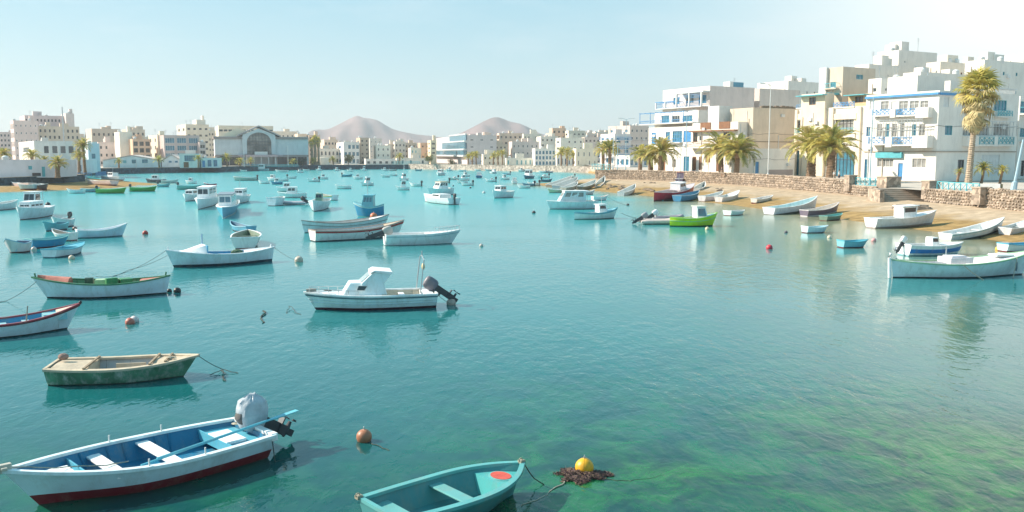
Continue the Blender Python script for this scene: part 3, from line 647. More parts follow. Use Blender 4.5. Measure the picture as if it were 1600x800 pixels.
for k in range(0, 9):
    x = ax0+(ax1-ax0)*k/8; t = (x-gm)/rx; zt = spring+(azt-spring)*math.sqrt(max(0, 1-t*t)); fr.box(x-.08, x+.08, -0.72, -0.56, gz, zt)
for z in [gz+(azt-gz)*k/7 for k in range(7)]:
    hw = rx if z < spring else rx*math.sqrt(max(0, 1-((z-spring)/(azt-spring))**2)); hh = .28 if abs(z-spring) < 1.2 else .1; fr.box(gm-hw, gm+hw, -0.76, -0.722, z-hh/2, z+hh/2)
fr.build('glazing_bars', mat('bars_dark', (0.09, 0.09, 0.1), .6), b.root)
rp = MB()
for sgn in (0, 1):
    A, B_ = ((g0-.8, ge-.3), (gm, gpk+.2)) if sgn == 0 else ((gm, gpk+.2), (g1+.8, ge-.3))
    rp.loft([[Vector((A[0], y, A[1])), Vector((B_[0], y, B_[1])), Vector((B_[0], y, B_[1]+.55)), Vector((A[0], y, A[1]+.55))] for y in (-1.5, 14)])
rp.build('gable_roof', mat('roof_pinkgrey', (0.42, 0.36, 0.36), .8), b.root)
for p0, p1 in ((0.5, ax0-2), (ax1+2, b.W-.5)):
    b.band('R', p0, p1, .1, 3.3, .06, mat('dark_shopfront', (0.07, 0.06, 0.065), .25, .4, .5), 'shopfront'); n_ = int((p1-p0)/3.2)
    for k in range(n_+1): x_ = p0+(p1-p0-.3)*k/n_; b.band('R', x_, x_+.3, .1, 3.38, .3, wallm((0.42, 0.36, 0.36)), 'pier')
hx = b.loc('R', 343, 212)[0]; hp = MB().prism([(hx, H_+.02), (g0+3, H_+.02), (g0+3, ge-.2+2.2), (b.loc('R', 366, 205)[0]+1, H_+3.2)], 1, 16); hp.build('hip_roof', wallm((0.76, 0.7, 0.58)), b.root)
mb = MB(); b.fbox(mb, 'R', b.loc('R', 388, 243)[0]-1, b.loc('R', 433, 243)[0], 0.95, 4.2, gz-1.0, gz-.2); b.fbox(mb, 'R', gm-8, gm+9, 0.02, .94, gz-.9, gz-.25)
mb.build('canopy', mat('canopy_pink', (0.5, 0.4, 0.42), .7), b.root)
mb = MB(); b.fbox(mb, 'R', b.loc('R', 397, 243)[0], b.loc('R', 417, 243)[0], 3.0, 3.5, gz-.198, gz+1.0); mb.build('sign_board', M_frame, b.root)
for k in range(5):
    x = gm-5+k*2.7; MB().tube([(x, -3.8, 0), (x, -3.8, gz-1)], 0.16, 8).build('column', M_frame, b.root)
# ---- gabled waterside sheds and small blue houses on the left
def shed(label, xl, xr, apex, ea, d, th, col, wins=()):
    C = at_y(xl, HOR, d); t = math.radians(th); u = Vector((math.cos(t), math.sin(t))); k = ray(xr, HOR); k = k.x/k.y
    Wd = (k*C.y-C.x)/(u.x-k*u.y); z0 = 1.6; ze = at_y(xl, ea, d).z-z0; za = at_y(xl, apex, d).z-z0
    r = empty('warehouse', (C.x, C.y, z0), t, label, 'warehouse')
    MB().prism([(0, 0), (Wd, 0), (Wd, ze), (Wd/2, za), (0, ze)], 0, 14).build('wall', wallm(col), r)
    rf = MB()
    for A, B_ in (((-.3, ze+.02), (Wd/2, za+.1)), ((Wd/2, za+.1), (Wd+.3, ze+.02))): rf.loft([[Vector((A[0], y, A[1])), Vector((B_[0], y, B_[1])), Vector((B_[0], y, B_[1]+.2)), Vector((A[0], y, A[1]+.2))] for y in (-.3, 14.3)])
    rf.build('roof', mat('shed_roof', (0.55, 0.5, 0.47), .8), r)
    for (fx, z, w_, h_, kk) in wins:
        fme, pme, _, _ = win_meshes(w_, h_, kk); f = inst('window', fme, r, (fx*Wd, -0.05, z)); inst('pane', pme, f)
shed('wide pale blue gabled shed above the dark quay between small palms', 160, 250, 243.5, 251, 296, 12, (0.52, 0.7, 0.78), ((.2, 1.6, 1.2, .9, 'cx'), (.35, 1.6, 1, .9, 'cx'), (.5, 1.5, 1.4, 1.2, 'cb'), (.68, 1.6, 1.8, 1.2, 'cb')))
shed('white gabled shed with two tiny windows left of the blue window house', 252, 284, 242.5, 252, 300, 12, (0.66, 0.72, 0.78), ((.35, 1.7, .9, .6, 'bb'), (.65, 1.7, .9, .6, 'bb')))
for lab, xl, xc, xr, top, d, col, gr in (
 ('white cube house with a big turquoise window over a brown door', 276, 280, 311, 240, 298, (0.78, 0.78, 0.78), ((.25, 2.2, 3.4, 1.9, 'cb'), (.2, .1, 1.6, 1.8, 'nx'))),
 ('white cottage with two bright blue arched doors near the mall', 310, 314, 342, 247, 300, (0.76, 0.78, 0.8), ((.35, .4, 1.2, 2.2, 'bb'), (.68, .4, 1.2, 2.2, 'bb'), (.05, .2, .9, 2.2, 'bx')))):
    b = Bld(lab, xl, xc, xr, top, d, 14, col)
    for (f, z, w_, h_, kk) in gr: b.open('R', f*b.W, z, w_, h_, kk)
    b.walls(); b.clutter(int(xl), 1)
b = Bld('long low lavender white boathouse at the left edge with turquoise door', -60, -40, 82, 250, 172, 6, (0.66, 0.64, 0.7), z0=1.7)
b.px('R', 44, 259, 50, 265, 'cx'); b.px('R', 65, 260, 70.5, 276, 'cx', 'door'); b.px('R', 50, 270, 64, 275, 'dx', 'hatch'); b.walls(); b.clutter(9, 1)
b = Bld('two storey pale blue house with a slanted dark roof behind the tallest left palm', 128, 138, 156, 224, 232, 30, (0.55, 0.68, 0.78), z0=1.7)
b.px('R', 143, 240, 149, 248, 'cb'); b.px('R', 143, 256, 151, 264, 'cx', 'door'); b.grid('L', 1, 2, .3, .3, 'wg'); b.walls(); b.clutter(10, 1)
b = Bld('low white bar kiosk with dark openings beside the tallest left palm', 100, 104, 128, 250, 205, 10, (0.7, 0.74, 0.8), z0=1.7)
b.grid('R', 3, 1, .55, .55, 'bg'); b.walls()
# ------------------------------------------------------------------ right hand street
RZ = 2.4
# A: blue balcony house further back
b = Bld('small white house with rows of bright blue balconies behind the double lamp', 938, 960, 985, 209, 300, 30, (0.76, 0.72, 0.72), z0=RZ)
b.grid('L', 3, 3, .5, .5, 'bb'); b.grid('R', 2, 3, .5, .5, 'bb'); b.walls()
b.pipes('L', 2, 1); b.pipes('R', 1, 51)
for yt, ys in ((214, 219), (228, 233), (241, 246)): b.balcony('R', 962, 984, yt, ys, 1.2, M_fblue); b.balcony('L', 940, 959, yt, ys, 1.0, M_fblue)
b.clutter(77, 4)
b = Bld('tall pinkish house crowded with roof rooms left of the terraced white house', 950, 984, 1013, 196, 330, 28, (0.66, 0.56, 0.52), z0=RZ); b.grid('R', 4, 5, .35, .35, 'wg'); b.grid('L', 3, 5, .35, .35, 'bb'); b.walls(); b.clutter(5, 6)
b.pipes('L', 2, 2); b.pipes('R', 1, 52)
b = Bld('low white restaurant with blue awnings under the palms', 962, 984, 1012, 243, 262, 20, (0.76, 0.76, 0.74), z0=RZ); b.grid('R', 4, 1, .6, .6, 'bb'); b.grid('L', 3, 1, .6, .6, 'bb'); b.walls()
b.pipes('L', 2, 3); b.pipes('R', 1, 53)
# B: the terraced white house with blue pergolas
b = Bld('terraced white house front with blue doors and balconies below a pergola terrace', 1013, 1083, 1100, 197, 184, 29, (0.78, 0.77, 0.75), z0=RZ, parapet=.1)
b.px('L', 1018, 207, 1025, 227, 'bx', 'door'); b.px('L', 1040, 206, 1047, 221, 'bb'); b.px('L', 1051, 204, 1066, 222, 'bb', 'door'); b.px('L', 1068, 204, 1080, 222, 'bx')
b.px('L', 1032, 246, 1040, 268, 'nx', 'door'); b.px('L', 1050, 248, 1056, 262, 'wg'); b.px('L', 1068, 244, 1077, 268, 'bb', 'door')
b.walls(); b.balcony('L', 1030, 1067, 216, 222.5, 0.9, M_fblue)
b.pipes('L', 2, 4); b.pipes('R', 1, 54)
HB = b.H
b2 = Bld('set back pergola storey of the terraced white house with blue windows', 1022, 1090, 1112, 172, 187.5, 29, (0.76, 0.73, 0.71), z0=RZ+HB-.08, parapet=.1)
b2.px('L', 1034, 180, 1046, 192, 'bb', 'door'); b2.px('L', 1066, 180, 1082, 190, 'bb', 'door'); b2.px('L', 1050, 180, 1062, 191, 'wg', 'door'); b2.walls()
b2.balcony('L', 1014, 1083, 188, 193, 2.6, M_fblue, 'bars', posts=4, roofy=177)
b3 = Bld('topmost storeys of the terraced white house with four framed bays and a lavender side wall', 1034, 1107, 1176, 134, 196, 29, (0.70, 0.63, 0.62), z0=RZ, parapet=.5)
b3.px('L', 1092, 148, 1104, 161, 'bb', 'door'); b3.px('L', 1072, 148, 1084, 161, 'wg', 'door'); b3.px('L', 1052, 152, 1062, 163, 'bb', 'door'); b3.walls()
b3.balcony('L', 1034, 1106, 160, 168, 1.9, M_fblue, 'bars', slabm=M_frame)
mb = MB(); zt = b3.loc('L', 1107, 144)[1]; zb = b3.loc('L', 1107, 166)[1]
for px_ in (1035, 1049.5, 1067, 1087, 1106):
    a = b3.loc('L', px_, 150)[0]; b3.fbox(mb, 'L', a-.15, a+.15, 1.6, 1.95, zb, zt-(0 if px_ > 1060 else 1.6))
b3.fbox(mb, 'L', 0, b3.loc('L', 1067, 150)[0]+.15, -.2, 1.97, zt, zt+.3); mb.build('white_bay_frame', M_frame, b3.root)
mb = MB(); a1 = b3.loc('L', 1034, 150)[0]; a2 = b3.loc('L', 1067, 150)[0]
b3.fbox(mb, 'L', a2, a1, 1.65, 1.9, zt-1.6, zt-1.45)
for q in range(9): b3.fbox(mb, 'L', a2+(a1-a2)*q/9, a2+(a1-a2)*q/9+.07, 0.01, 1.64, zt-1.6, zt-1.5)
for k in range(4): b3.fbox(mb, 'L', b3.loc('L', 1106, 150)[0]+.2, a2-.2, 1.7, 1.78, zt-.15-k*.3, zt-.08-k*.3)
mb.build('blue_pergola', M_fblue, b3.root)
mb = MB(); mb.box(b3.W*.62, b3.W*.62+3.0, 1.5, 3.4, b3.H-.48, b3.H+1.2); mb.build('blue_water_tank', mat('tank_blue', (0.09, 0.3, 0.42), .5), b3.root)
MB().box(b3.W*.62-1.0, b3.W*.62-.02, 1.5, 3.6, b3.H-.49, b3.H+1.3).build('chimney', M_frame, b3.root); b3.antenna(.88, .3, 3)
# C: white house with brown balconies
b = Bld('white house with dark wooden balconies and brown doors behind the palm pair', 1081, 1152, 1182, 190, 163, 29, (0.78, 0.75, 0.72), z0=RZ)
b.px('L', 1082, 207, 1090, 222, 'ng', 'door'); b.px('L', 1092, 212, 1098, 220, 'wg'); b.px('L', 1082, 244, 1088, 266, 'nx', 'door'); b.px('L', 1092, 244, 1097, 266, 'nx', 'door'); b.px('L', 1102, 240, 1110, 254, 'nx'); b.px('L', 1119, 246, 1125, 268, 'nx', 'door'); b.px('L', 1130, 206, 1142, 222, 'ng', 'door'); b.px('R', 1158, 246, 1168, 258, 'wg')
b.walls(); b.balcony('L', 1082, 1151, 221, 230, 1.3, M_fbrown, 'bars', slabm=M_frame)
b.pipes('L', 2, 5); b.pipes('R', 1, 55)
for xa, xb in ((1095, 1111), (1124, 1141)):
    mb = MB(); a0 = b.loc('L', xb, 190)[0]; a1 = b.loc('L', xa, 190)[0]; b.fbox(mb, 'L', a0, a1, .02, .1, b.H-1.15, b.H+.1)
    mb.build('timber_panel', M_fbrown, b.root)
b.hut(.1, .45, 3.2, 3.0, 3.6, M_frame); b.antenna(.5, .3, 3)
b.band('L', 0, b.D, b.loc('L', 1115, 203)[1]-.3, .25, .9, M_fbrown, 'eave')
# plain side walled houses between C and the beige one
b = Bld('plain grey lavender block with a sunlit left edge behind the beige wall', 1172, 1184, 1246, 138, 205, 30, (0.66, 0.6, 0.57), z0=RZ, depth=10); b.walls(); b.clutter(2, 2)
b.pipes('L', 2, 6); b.pipes('R', 1, 56)
b = Bld('bright white house with small dark windows high on the skyline', 1206, 1228, 1275, 126, 230, 34, (0.78, 0.76, 0.73), z0=RZ, depth=10); b.grid('L', 2, 5, .2, .18, 'dg'); b.grid('R', 4, 5, .16, .16, 'dg'); b.walls(); b.clutter(16, 2)
b.pipes('L', 2, 7); b.pipes('R', 1, 57)
b = Bld('large beige blank walled building with a crumbling roof edge', 1163, 1175, 1244, 168, 163, 29, (0.64, 0.56, 0.47), z0=RZ, depth=6, parapet=.1)
b.walls(); rr = random.Random(3); mb = MB()
b.pipes('L', 2, 8); b.pipes('R', 1, 58)
for k in range(16): x = b.W*(.22+.74*k/16); mb.cbox(x, .35, b.H+.14, b.W*.07, .5, rr.uniform(.25, .75))
mb.build('crumbled_parapet', M_mortar, b.root)
b.band('R', 0, b.W, b.loc('R', 1200, 222)[1], .12, .08, M_mortar, 'ledge')
b = Bld('long low white garage wall with a small blue door', 1150, 1156, 1242, 232, 154, 20, (0.78, 0.77, 0.75), z0=RZ, depth=3, cat='garage', parapet=.1)
b.px('R', 1180.5, 252, 1186.5, 271, 'bx', 'door'); b.walls(); b.band('R', b.W*.5, b.W*.97, 0.02, 1.1, .06, wallm((0.42, 0.36, 0.36)), 'plinth')
b.pipes('L', 2, 9); b.pipes('R', 1, 59)
# D: beige building with garage doors and set back towers
BG = (0.74, 0.67, 0.56)
b = Bld('beige and white building with teal glazed garages behind the two big palms', 1243, 1352, 1400, 165, 147, 29, (0.78, 0.75, 0.7), z0=RZ, parapet=.9)
b.px('L', 1246, 188, 1271, 206, 'dwf'); b.px('L', 1306, 186, 1334, 208, 'dwf'); b.px('L', 1287, 168, 1293, 174, 'wg'); b.px('L', 1288, 197, 1296, 206, 'wg')
b.px('L', 1243.5, 236, 1264, 276, 'cbf', 'garage_door'); b.px('L', 1280, 246, 1290, 276, 'nb', 'door'); b.px('L', 1306, 238, 1340, 278, 'dbf', 'garage_door')
b.walls()
b.pipes('L', 2, 10); b.pipes('R', 1, 60)
for xa, xb in ((1243.5, 1247), (1273, 1279), (1299, 1303), (1340, 1346)):
    a0 = b.loc('L', xb, 200)[0]; a1 = b.loc('L', xa, 200)[0]; b.band('L', a0, a1, 0.02, b.H-.1, .35, wallm(BG), 'pilaster')
for xa, xb in ((1247.5, 1272), (1304, 1339)):
    a0 = b.loc('L', xb, 200)[0]; a1 = b.loc('L', xa, 200)[0]; z = b.loc('L', (xa+xb)/2, 187)[1]; b.band('L', a0, a1, z+.05, 1.0, .3, wallm(BG), 'lintel')
    z = b.loc('L', (xa+xb)/2, 216)[1]; b.band('L', a0, a1, z, .9, .5, wallm((0.78, 0.75, 0.7)), 'balcony_front')
b.balcony('L', 1245, 1272, 200, 208, .5, M_fcyan); b.balcony('L', 1305, 1336, 200, 208, .5, M_fcyan)
b.balcony('L', 1303, 1336, 159.5, 167, .15, M_fblue, 'lattice'); b.balcony('L', 1245, 1271, 163, 168, .15, M_fblue, 'bars')
b = Bld('set back cream penthouse with a blue canopy left of the beige tower', 1249, 1286, 1300, 145, 154, 29, (0.74, 0.66, 0.54), z0=RZ, parapet=.1); b.px('L', 1264, 152, 1275, 164, 'ng'); b.walls()
b.pipes('L', 2, 11); b.pipes('R', 1, 61)
b.band('L', -.4, b.D+.3, b.H-.4, .16, 1.1, M_fcyan, 'canopy')
b = Bld('tall beige tower house with a blue balcony slot above the palm pair', 1278, 1312, 1362, 104, 157, 29, (0.62, 0.54, 0.46), z0=RZ); b.px('L', 1297, 128, 1306, 138, 'cb'); b.px('R', 1338, 116, 1349, 124, 'cb'); b.walls()
b.pipes('L', 2, 12); b.pipes('R', 1, 62)
b.band('L', b.D*.66, b.D-.1, .3, b.H-.2, .5, M_frame, 'white_bay'); b.balcony('L', 1292, 1311, 130, 138, .8, M_fcyan)
b.balcony('L', 1305, 1311.5, 145.5, 147, 2.4, M_fcyan, 'solid', slabm=M_fcyan)
b = Bld('small brown and cream roof room with a blue sunshade right of the beige tower', 1322, 1352, 1368, 146, 151, 29, (0.66, 0.5, 0.32), z0=RZ, parapet=.1); b.px('L', 1336, 150, 1349, 160, 'ng'); b.walls(); b.band('L', -.3, b.D, b.H-.25, .14, 1.3, M_fcyan, 'canopy')
b.pipes('L', 2, 13); b.pipes('R', 1, 63)
for lab, xl, xc, xr, top, d, c, gl, gr in (
 ('bright white upper house between the beige tower and the big white house', 1352, 1372, 1420, 122, 152, WHITE, (1, 6, 'wg', .3, .3), (3, 6, 'wg', .2, .2)),
 ('highest white cube house on the right skyline', 1364, 1397, 1456, 78, 178, (0.76, 0.74, 0.72), None, (3, 7, 'wg', .12, .12)),
 ('long white skyline house with a railed terrace below the highest cube', 1330, 1352, 1400, 100, 172, (0.78, 0.76, 0.72), (2, 7, 'wg', .2, .2), (4, 7, 'wg', .16, .16)),
 ('cream stepped house behind the crown of the fan palm', 1440, 1462, 1540, 96, 168, (0.74, 0.7, 0.64), (2, 7, 'wg', .2, .3), (6, 7, 'ng', .2, .2)),
 ('white house with a tiled chimney behind the fan palm', 1405, 1432, 1510, 112, 150, (0.78, 0.76, 0.72), (2, 6, 'wg', .2, .3), (6, 6, 'wg', .2, .2)),
 ('white block with a small turquoise window at the upper right edge', 1500, 1530, 1610, 93, 160, (0.78, 0.77, 0.74), (2, 7, 'wg', .2, .2), (4, 6, 'cb', .14, .2)),
 ('far right white house rising out of the frame edge', 1560, 1590, 1680, 84, 190, (0.78, 0.76, 0.74), None, (4, 7, 'cb', .2, .2))):
    b = Bld(lab, xl, xc, xr, top, d, 29, c, z0=RZ)
    if gl: b.grid('L', gl[0], gl[1], gl[3], gl[4], gl[2], skip=.2)
    if gr: b.grid('R', gr[0], gr[1], gr[3], gr[4], gr[2], skip=.25, seed=4)
    b.walls(); b.clutter(xc, 4)
    b.pipes('L', 2, 14); b.pipes('R', 1, 64)
# E: the big white corner house with blue lattice balconies
EW = (0.79, 0.78, 0.76)
b = Bld('big white corner house with blue lattice balconies and blue roof trim', 1350, 1463, 1587, 141, 125, 29, EW, z0=RZ, parapet=.8)
for x0, x1 in ((1376, 1389), (1404, 1419), (1421, 1436), (1438, 1451)): b.px('L', x0, 157, x1, 173, 'wwf')
b.px('L', 1392, 158, 1401, 176, 'wx', 'door'); b.px('L', 1359, 157, 1367, 172, 'wx')
for x0, x1, kk in ((1370, 1379, 'wwf'), (1383, 1390, 'cb'), (1393, 1402, 'wwf'), (1406, 1414, 'wwf'), (1425, 1432, 'cb'), (1436, 1446, 'wwf')): b.px('L', x0, 193, x1, 214, kk, 'door' if kk == 'cb' else 'window')
b.px('L', 1353, 198, 1360, 213, 'bb'); b.px('L', 1351, 248, 1358, 278, 'bb', 'door'); b.px('L', 1370, 248, 1396, 261, 'ww'); b.px('L', 1403, 254, 1411, 281, 'bx', 'door'); b.px('L', 1425, 247, 1447, 262, 'ww')
b.px('R', 1475, 150, 1484, 167, 'wx'); b.px('R', 1477, 196, 1489, 211, 'cb'); b.px('R', 1497, 249, 1507, 264, 'dg'); b.px('R', 1511, 249, 1521, 262, 'dg'); b.px('R', 1534, 241, 1563, 275, 'wx', 'garage_door')
b.px('R', 1553, 156, 1574, 173, 'cb'); b.px('R', 1533, 166, 1546, 174, 'cb'); b.px('R', 1505, 193, 1520, 212, 'wwf'); b.px('R', 1526, 193, 1545, 212, 'wwf'); b.px('R', 1553, 193, 1576, 212, 'wwf')
b.walls()
b.pipes('L', 2, 15); b.pipes('R', 1, 65)
b.band('L', -.05, b.D, b.loc('L', 1463, 145)[1]-.25, .3, .35, M_fblue, 'roof_trim'); b.band('R', .1, b.W*.3, b.loc('R', 1463, 145)[1]-.25, .3, .2, M_fblue, 'roof_trim')
z = b.loc('L', 1410, 246)[1]; mb = MB(); b.fbox(mb, 'L', b.loc('L', 1411, 240)[0], b.loc('L', 1370, 240)[0], .02, .35, b.loc('L', 1390, 247)[1]+.02, b.loc('L', 1390, 238)[1]); mb.build('shutter_box', M_fcyan, b.root)
b.band('L', 0, b.D, b.loc('L', 1463, 236)[1]-.15, .15, .12, M_cap, 'string_course'); b.band('R', 0, b.W, b.loc('R', 1463, 236)[1]-.15, .15, .1, M_cap, 'string_course')
b.balcony('L', 1369, 1396, 171, 180, .9, M_fblue, 'lattice', slabm=b.m); b.balcony('L', 1407, 1437, 170, 180, .9, M_fblue, 'lattice', slabm=b.m)
b.balcony('L', 1398, 1406, 171, 182, 1.0, None, 'solid'); b.balcony('L', 1438, 1458, 168, 182, 1.0, None, 'solid')
b.balcony('L', 1366, 1392, 214, 225, 1.3, M_fblue, 'lattice', slabm=b.m); b.balcony('L', 1404, 1434, 214, 226, 1.3, M_fblue, 'lattice', slabm=b.m)
b.balcony('L', 1393, 1403, 214, 228, 1.35, None, 'solid'); b.balcony('L', 1435, 1459, 212, 229, 1.35, None, 'solid')
mb = MB(); z0 = b.loc('L', 1410, 214)[1]+.01; z1 = b.loc('L', 1410, 188)[1]
for k in range(19):
    a = b.loc('L', 1366+(1450-1366)*k/18, 200)[0]; b.fbox(mb, 'L', a-.025, a+.025, 1.2, 1.26, z0, z1)
aa, ab = b.loc('L', 1451, 200)[0], b.loc('L', 1366, 200)[0]
for zz in (z0+.9, z1-.4, z1): b.fbox(mb, 'L', aa, ab, 1.19, 1.27, zz, zz+.07)
mb.build('balcony_screen', M_metal, b.root)
b.balcony('R', 1504, 1580, 213, 227, .9, None, 'solid'); b.balcony('R', 1521, 1544, 214, 226, 1.0, M_fcyan, 'lattice', slabm=b.m); b.balcony('R', 1551, 1575, 214, 226, 1.0, M_fcyan, 'lattice', slabm=b.m)
b.balcony('R', 1554, 1577, 173, 182, .6, M_fcyan, 'lattice', slabm=b.m); b.balcony('R', 1533, 1547, 173, 181, .6, M_fcyan, 'lattice', slabm=b.m)
mb = MB(); z0 = b.loc('R', 1540, 212)[1]; z1 = b.loc('R', 1540, 190)[1]
for k in range(15): a = b.loc('R', 1504+(1580-1504)*k/14, 200)[0]; b.fbox(mb, 'R', a-.025, a+.025, .8, .86, z0, z1)
for zz in (z1-.7, z1): b.fbox(mb, 'R', b.loc('R', 1504, 200)[0], b.loc('R', 1580, 200)[0], .79, .87, zz, zz+.07)
mb.build('balcony_screen', M_metal, b.root)
mb = MB()
for k in range(26): mb.cbox(b.W*.55+b.W*.42*k/26, .2, b.H+.35, .16, .16, .6)
mb.box(b.W*.54, b.W*.98, .08, .32, b.H+.652, b.H+.8); mb.build('balustrade', M_frame, b.root)
b.hut(.05, .35, 6, 5, 3.2); b.hut(.5, .4, 8, 6, 2.8); b.antenna(.3, .5, 4)
b = Bld('white house with turquoise balconies cut by the right picture edge', 1572, 1589, 1700, 150, 139, 29, EW, z0=RZ)
b.px('R', 1594, 158, 1606, 176, 'cb'); b.px('R', 1594, 200, 1606, 214, 'cb'); b.px('R', 1596, 250, 1606, 275, 'dg', 'door'); b.walls(); b.balcony('R', 1593, 1620, 168, 178, 1.0, M_fcyan, 'bars'); b.balcony('R', 1593, 1620, 210, 220, 1.0, M_fcyan, 'bars')
b.pipes('L', 2, 16); b.pipes('R', 1, 66)
# ---- blue lattice railings, stone pillars, steps on the sea front
def railing(label, xa, xb, ya, yb, da, db, m, lattice=True, cat='railing', zz=None):
    A = at_y(xa, yb, da); B_ = at_y(xb, yb, db); z0 = A.z if zz is None else zz; h = at_y(xa, ya, da).z - A.z
    r = empty('railing', (A.x, A.y, z0), math.atan2(B_.y-A.y, B_.x-A.x), label, cat); L = math.hypot(B_.x-A.x, B_.y-A.y)
    t = MB().box(0, L, -.04, .04, h-.08, h).build('top_rail', m, r); MB().box(0, L, -.03, .03, .1, .16).build('bottom_rail', m, r)
    n = max(2, int(round(L/1.1)))
    for i in range(n+1): x = L*i/n; MB().box(x-.04, x+.04, -.038, .038, 0, h-.082).build('post', m, r)
    mb = MB()
    for i in range(n):
        p0, p1 = L*i/n+.04, L*(i+1)/n-.04
        if lattice: mb.tube([(p0, 0, .18), (p1, 0, h-.1)], .035, 4); mb.tube([(p1, 0.002, .18), (p0, 0.002, h-.1)], .035, 4)
        else:
            for q in range(1, 5): x = p0+(p1-p0)*q/5; mb.box(x-.015, x+.015, -.015, .015, .16, h-.08)
    mb.build('lattice' if lattice else 'bars', m, r); return r
railing('turquoise lattice railing between stone pillars under the big white house', 1336, 1384, 277, 290, 113, 107, M_fcyan)
railing('turquoise lattice railing on the wall below the tall fan palm', 1464, 1530, 283, 298, 95.5, 88, M_fcyan)
railing('turquoise lattice railing on the corner of the promontory', 925, 953, 256, 265, 189, 183, M_fcyan)
railing('bright blue fence on the black wall near the left beach', 113, 143, 270, 278, 188, 190, M_fblue)
railing('second blue fence stretch just right of the first by the left beach', 150, 166, 269, 276, 205, 215, M_fblue)
railing('pale turquoise railing under the mall entrance', 384, 422, 257, 261, 325, 330, M_fcyan, False)
railing('pale turquoise railing right of the mall entrance', 424, 466, 257, 261, 331, 340, M_fcyan, False)
railing('green blue fence stretch where the dark quay meets the pale quay', 614, 656, 252, 257, 372, 366, M_fcyan, False)
def pillar(label, px, d, z0, h, w_=1.1):
    C = at_y(px, HOR, d); r = empty('stone_pillar', (C.x, C.y, z0), .2, label, 'pillar')
    MB().box(-w_/2, w_/2, -w_/2, w_/2, 0, h).build('shaft', M_rockb, r); MB().box(-w_/2-.06, w_/2+.06, -w_/2-.06, w_/2+.06, h+.003, h+.12).build('capstone', M_cap, r)
pillar('squat stone pillar left of the turquoise lattice railing', 1331, 113.5, 1.6, 1.9); pillar('broad stone pillar at the head of the beach steps', 1391, 106, 1.3, 2.2, 1.9)
pillar('stone pillar at the left end of the railing below the fan palm', 1457, 97, 1.4, 1.9, 1.3); pillar('stone pillar at the right end of the railing below the fan palm', 1537, 86.5, 1.4, 1.6, 1.2)
C = at_y(1428, HOR, 99); r = empty('beach_steps', (C.x, C.y, 0), -.1, 'pale stone steps rising from the beach to the promenade', 'steps')
for k in range(8): MB().box(-2.9, 2.9, k*.38, 4.5, .75+k*.2, .95+k*.2-.004).build('step', M_cap, r)
MB().box(-3.4, -2.92, 0, 4.5, .3, 2.3).build('side_wall', M_rockb, r); MB().box(2.92, 3.4, 0, 4.5, .3, 2.3).build('side_wall', M_rockb, r)
C = at_y(1440, HOR, 88); r = empty('stone_steps', (C.x, C.y, .0), -.15, 'short flight of dark rough steps at the foot of the sea wall', 'steps')
for k in range(5): MB().box(-1.9+k*.08, 1.9-k*.1, k*.5, 3.4, .3+k*.18, .46+k*.18).build('step', M_rockb, r)
# ------------------------------------------------------------------ palms
M_trunk = mat('palm_trunk', (0.30, 0.20, 0.13), 0.95, 0.35, 3, 0.8, 9)
M_frond = [mat('palm_frond_%s' % n, c, 0.55, 0.3, 1.2, spec=0.35) for n, c in (('olive', (0.42, 0.41, 0.11)), ('yellow', (0.62, 0.53, 0.15)), ('dark', (0.25, 0.27, 0.08)), ('straw', (0.58, 0.47, 0.22)))]
for m_ in M_frond:
    t_ = m_.node_tree; b_ = t_.nodes['Principled BSDF']; tr_ = t_.nodes.new('ShaderNodeBsdfTranslucent'); mx_ = t_.nodes.new('ShaderNodeMixShader'); mx_.inputs[0].default_value = .35
    t_.links.new(b_.inputs['Base Color'].links[0].from_socket, tr_.inputs[0]); t_.links.new(b_.outputs[0], mx_.inputs[1]); t_.links.new(tr_.outputs[0], mx_.inputs[2]); t_.links.new(mx_.outputs[0], t_.nodes['Material Output'].inputs[0])
M_dry = mat('dry_leaf', (0.36, 0.27, 0.15), 0.9, 0.3, 2)
def frond_mesh(seed, m, L=3.2, n=26, droop=1.0, lw=0.055):
    r = random.Random(seed); mb = MB(); pts = []
    for i in range(n+1):
        t = i/n; pts.append(Vector((L*(t-0.22*droop*t**3), 0.05*math.sin(t*5+seed), L*(0.34*t-0.62*droop*t**2.4))))
    mb.tube(pts, [0.045*(1-i/(n+1))+0.008 for i in range(n+1)], 3)
    for i in range(2, n+1):
        t = i/n; d = (pts[i]-pts[i-1]).normalized(); up = Vector((-d.z, 0, d.x)); ll = L*0.17*(math.sin(PI*min(1, t*0.86+0.1))**0.6)*r.uniform(.85, 1.15)
        for sg in (1, -1):
            side = Vector((0, sg, 0)); dirv = (side*0.78 + d*0.62 + up*r.uniform(.05, .3)).normalized(); a = pts[i]; w_ = d*lw
            mid = a + dirv*ll*0.55; tip = a + dirv*ll - Vector((0, 0, ll*0.35*droop))
            mb.add([a-w_, a+w_, mid+w_*.8, mid-w_*.8, tip], [(0, 1, 2, 3), (3, 2, 4)])
    return mb.mesh('frond', m, False)
FR = [frond_mesh(k, M_frond[(0, 1, 1, 2, 3)[k % 5]], 3.2, 24, (0.6, 0.8, 1.0)[k % 3]) for k in range(10)]
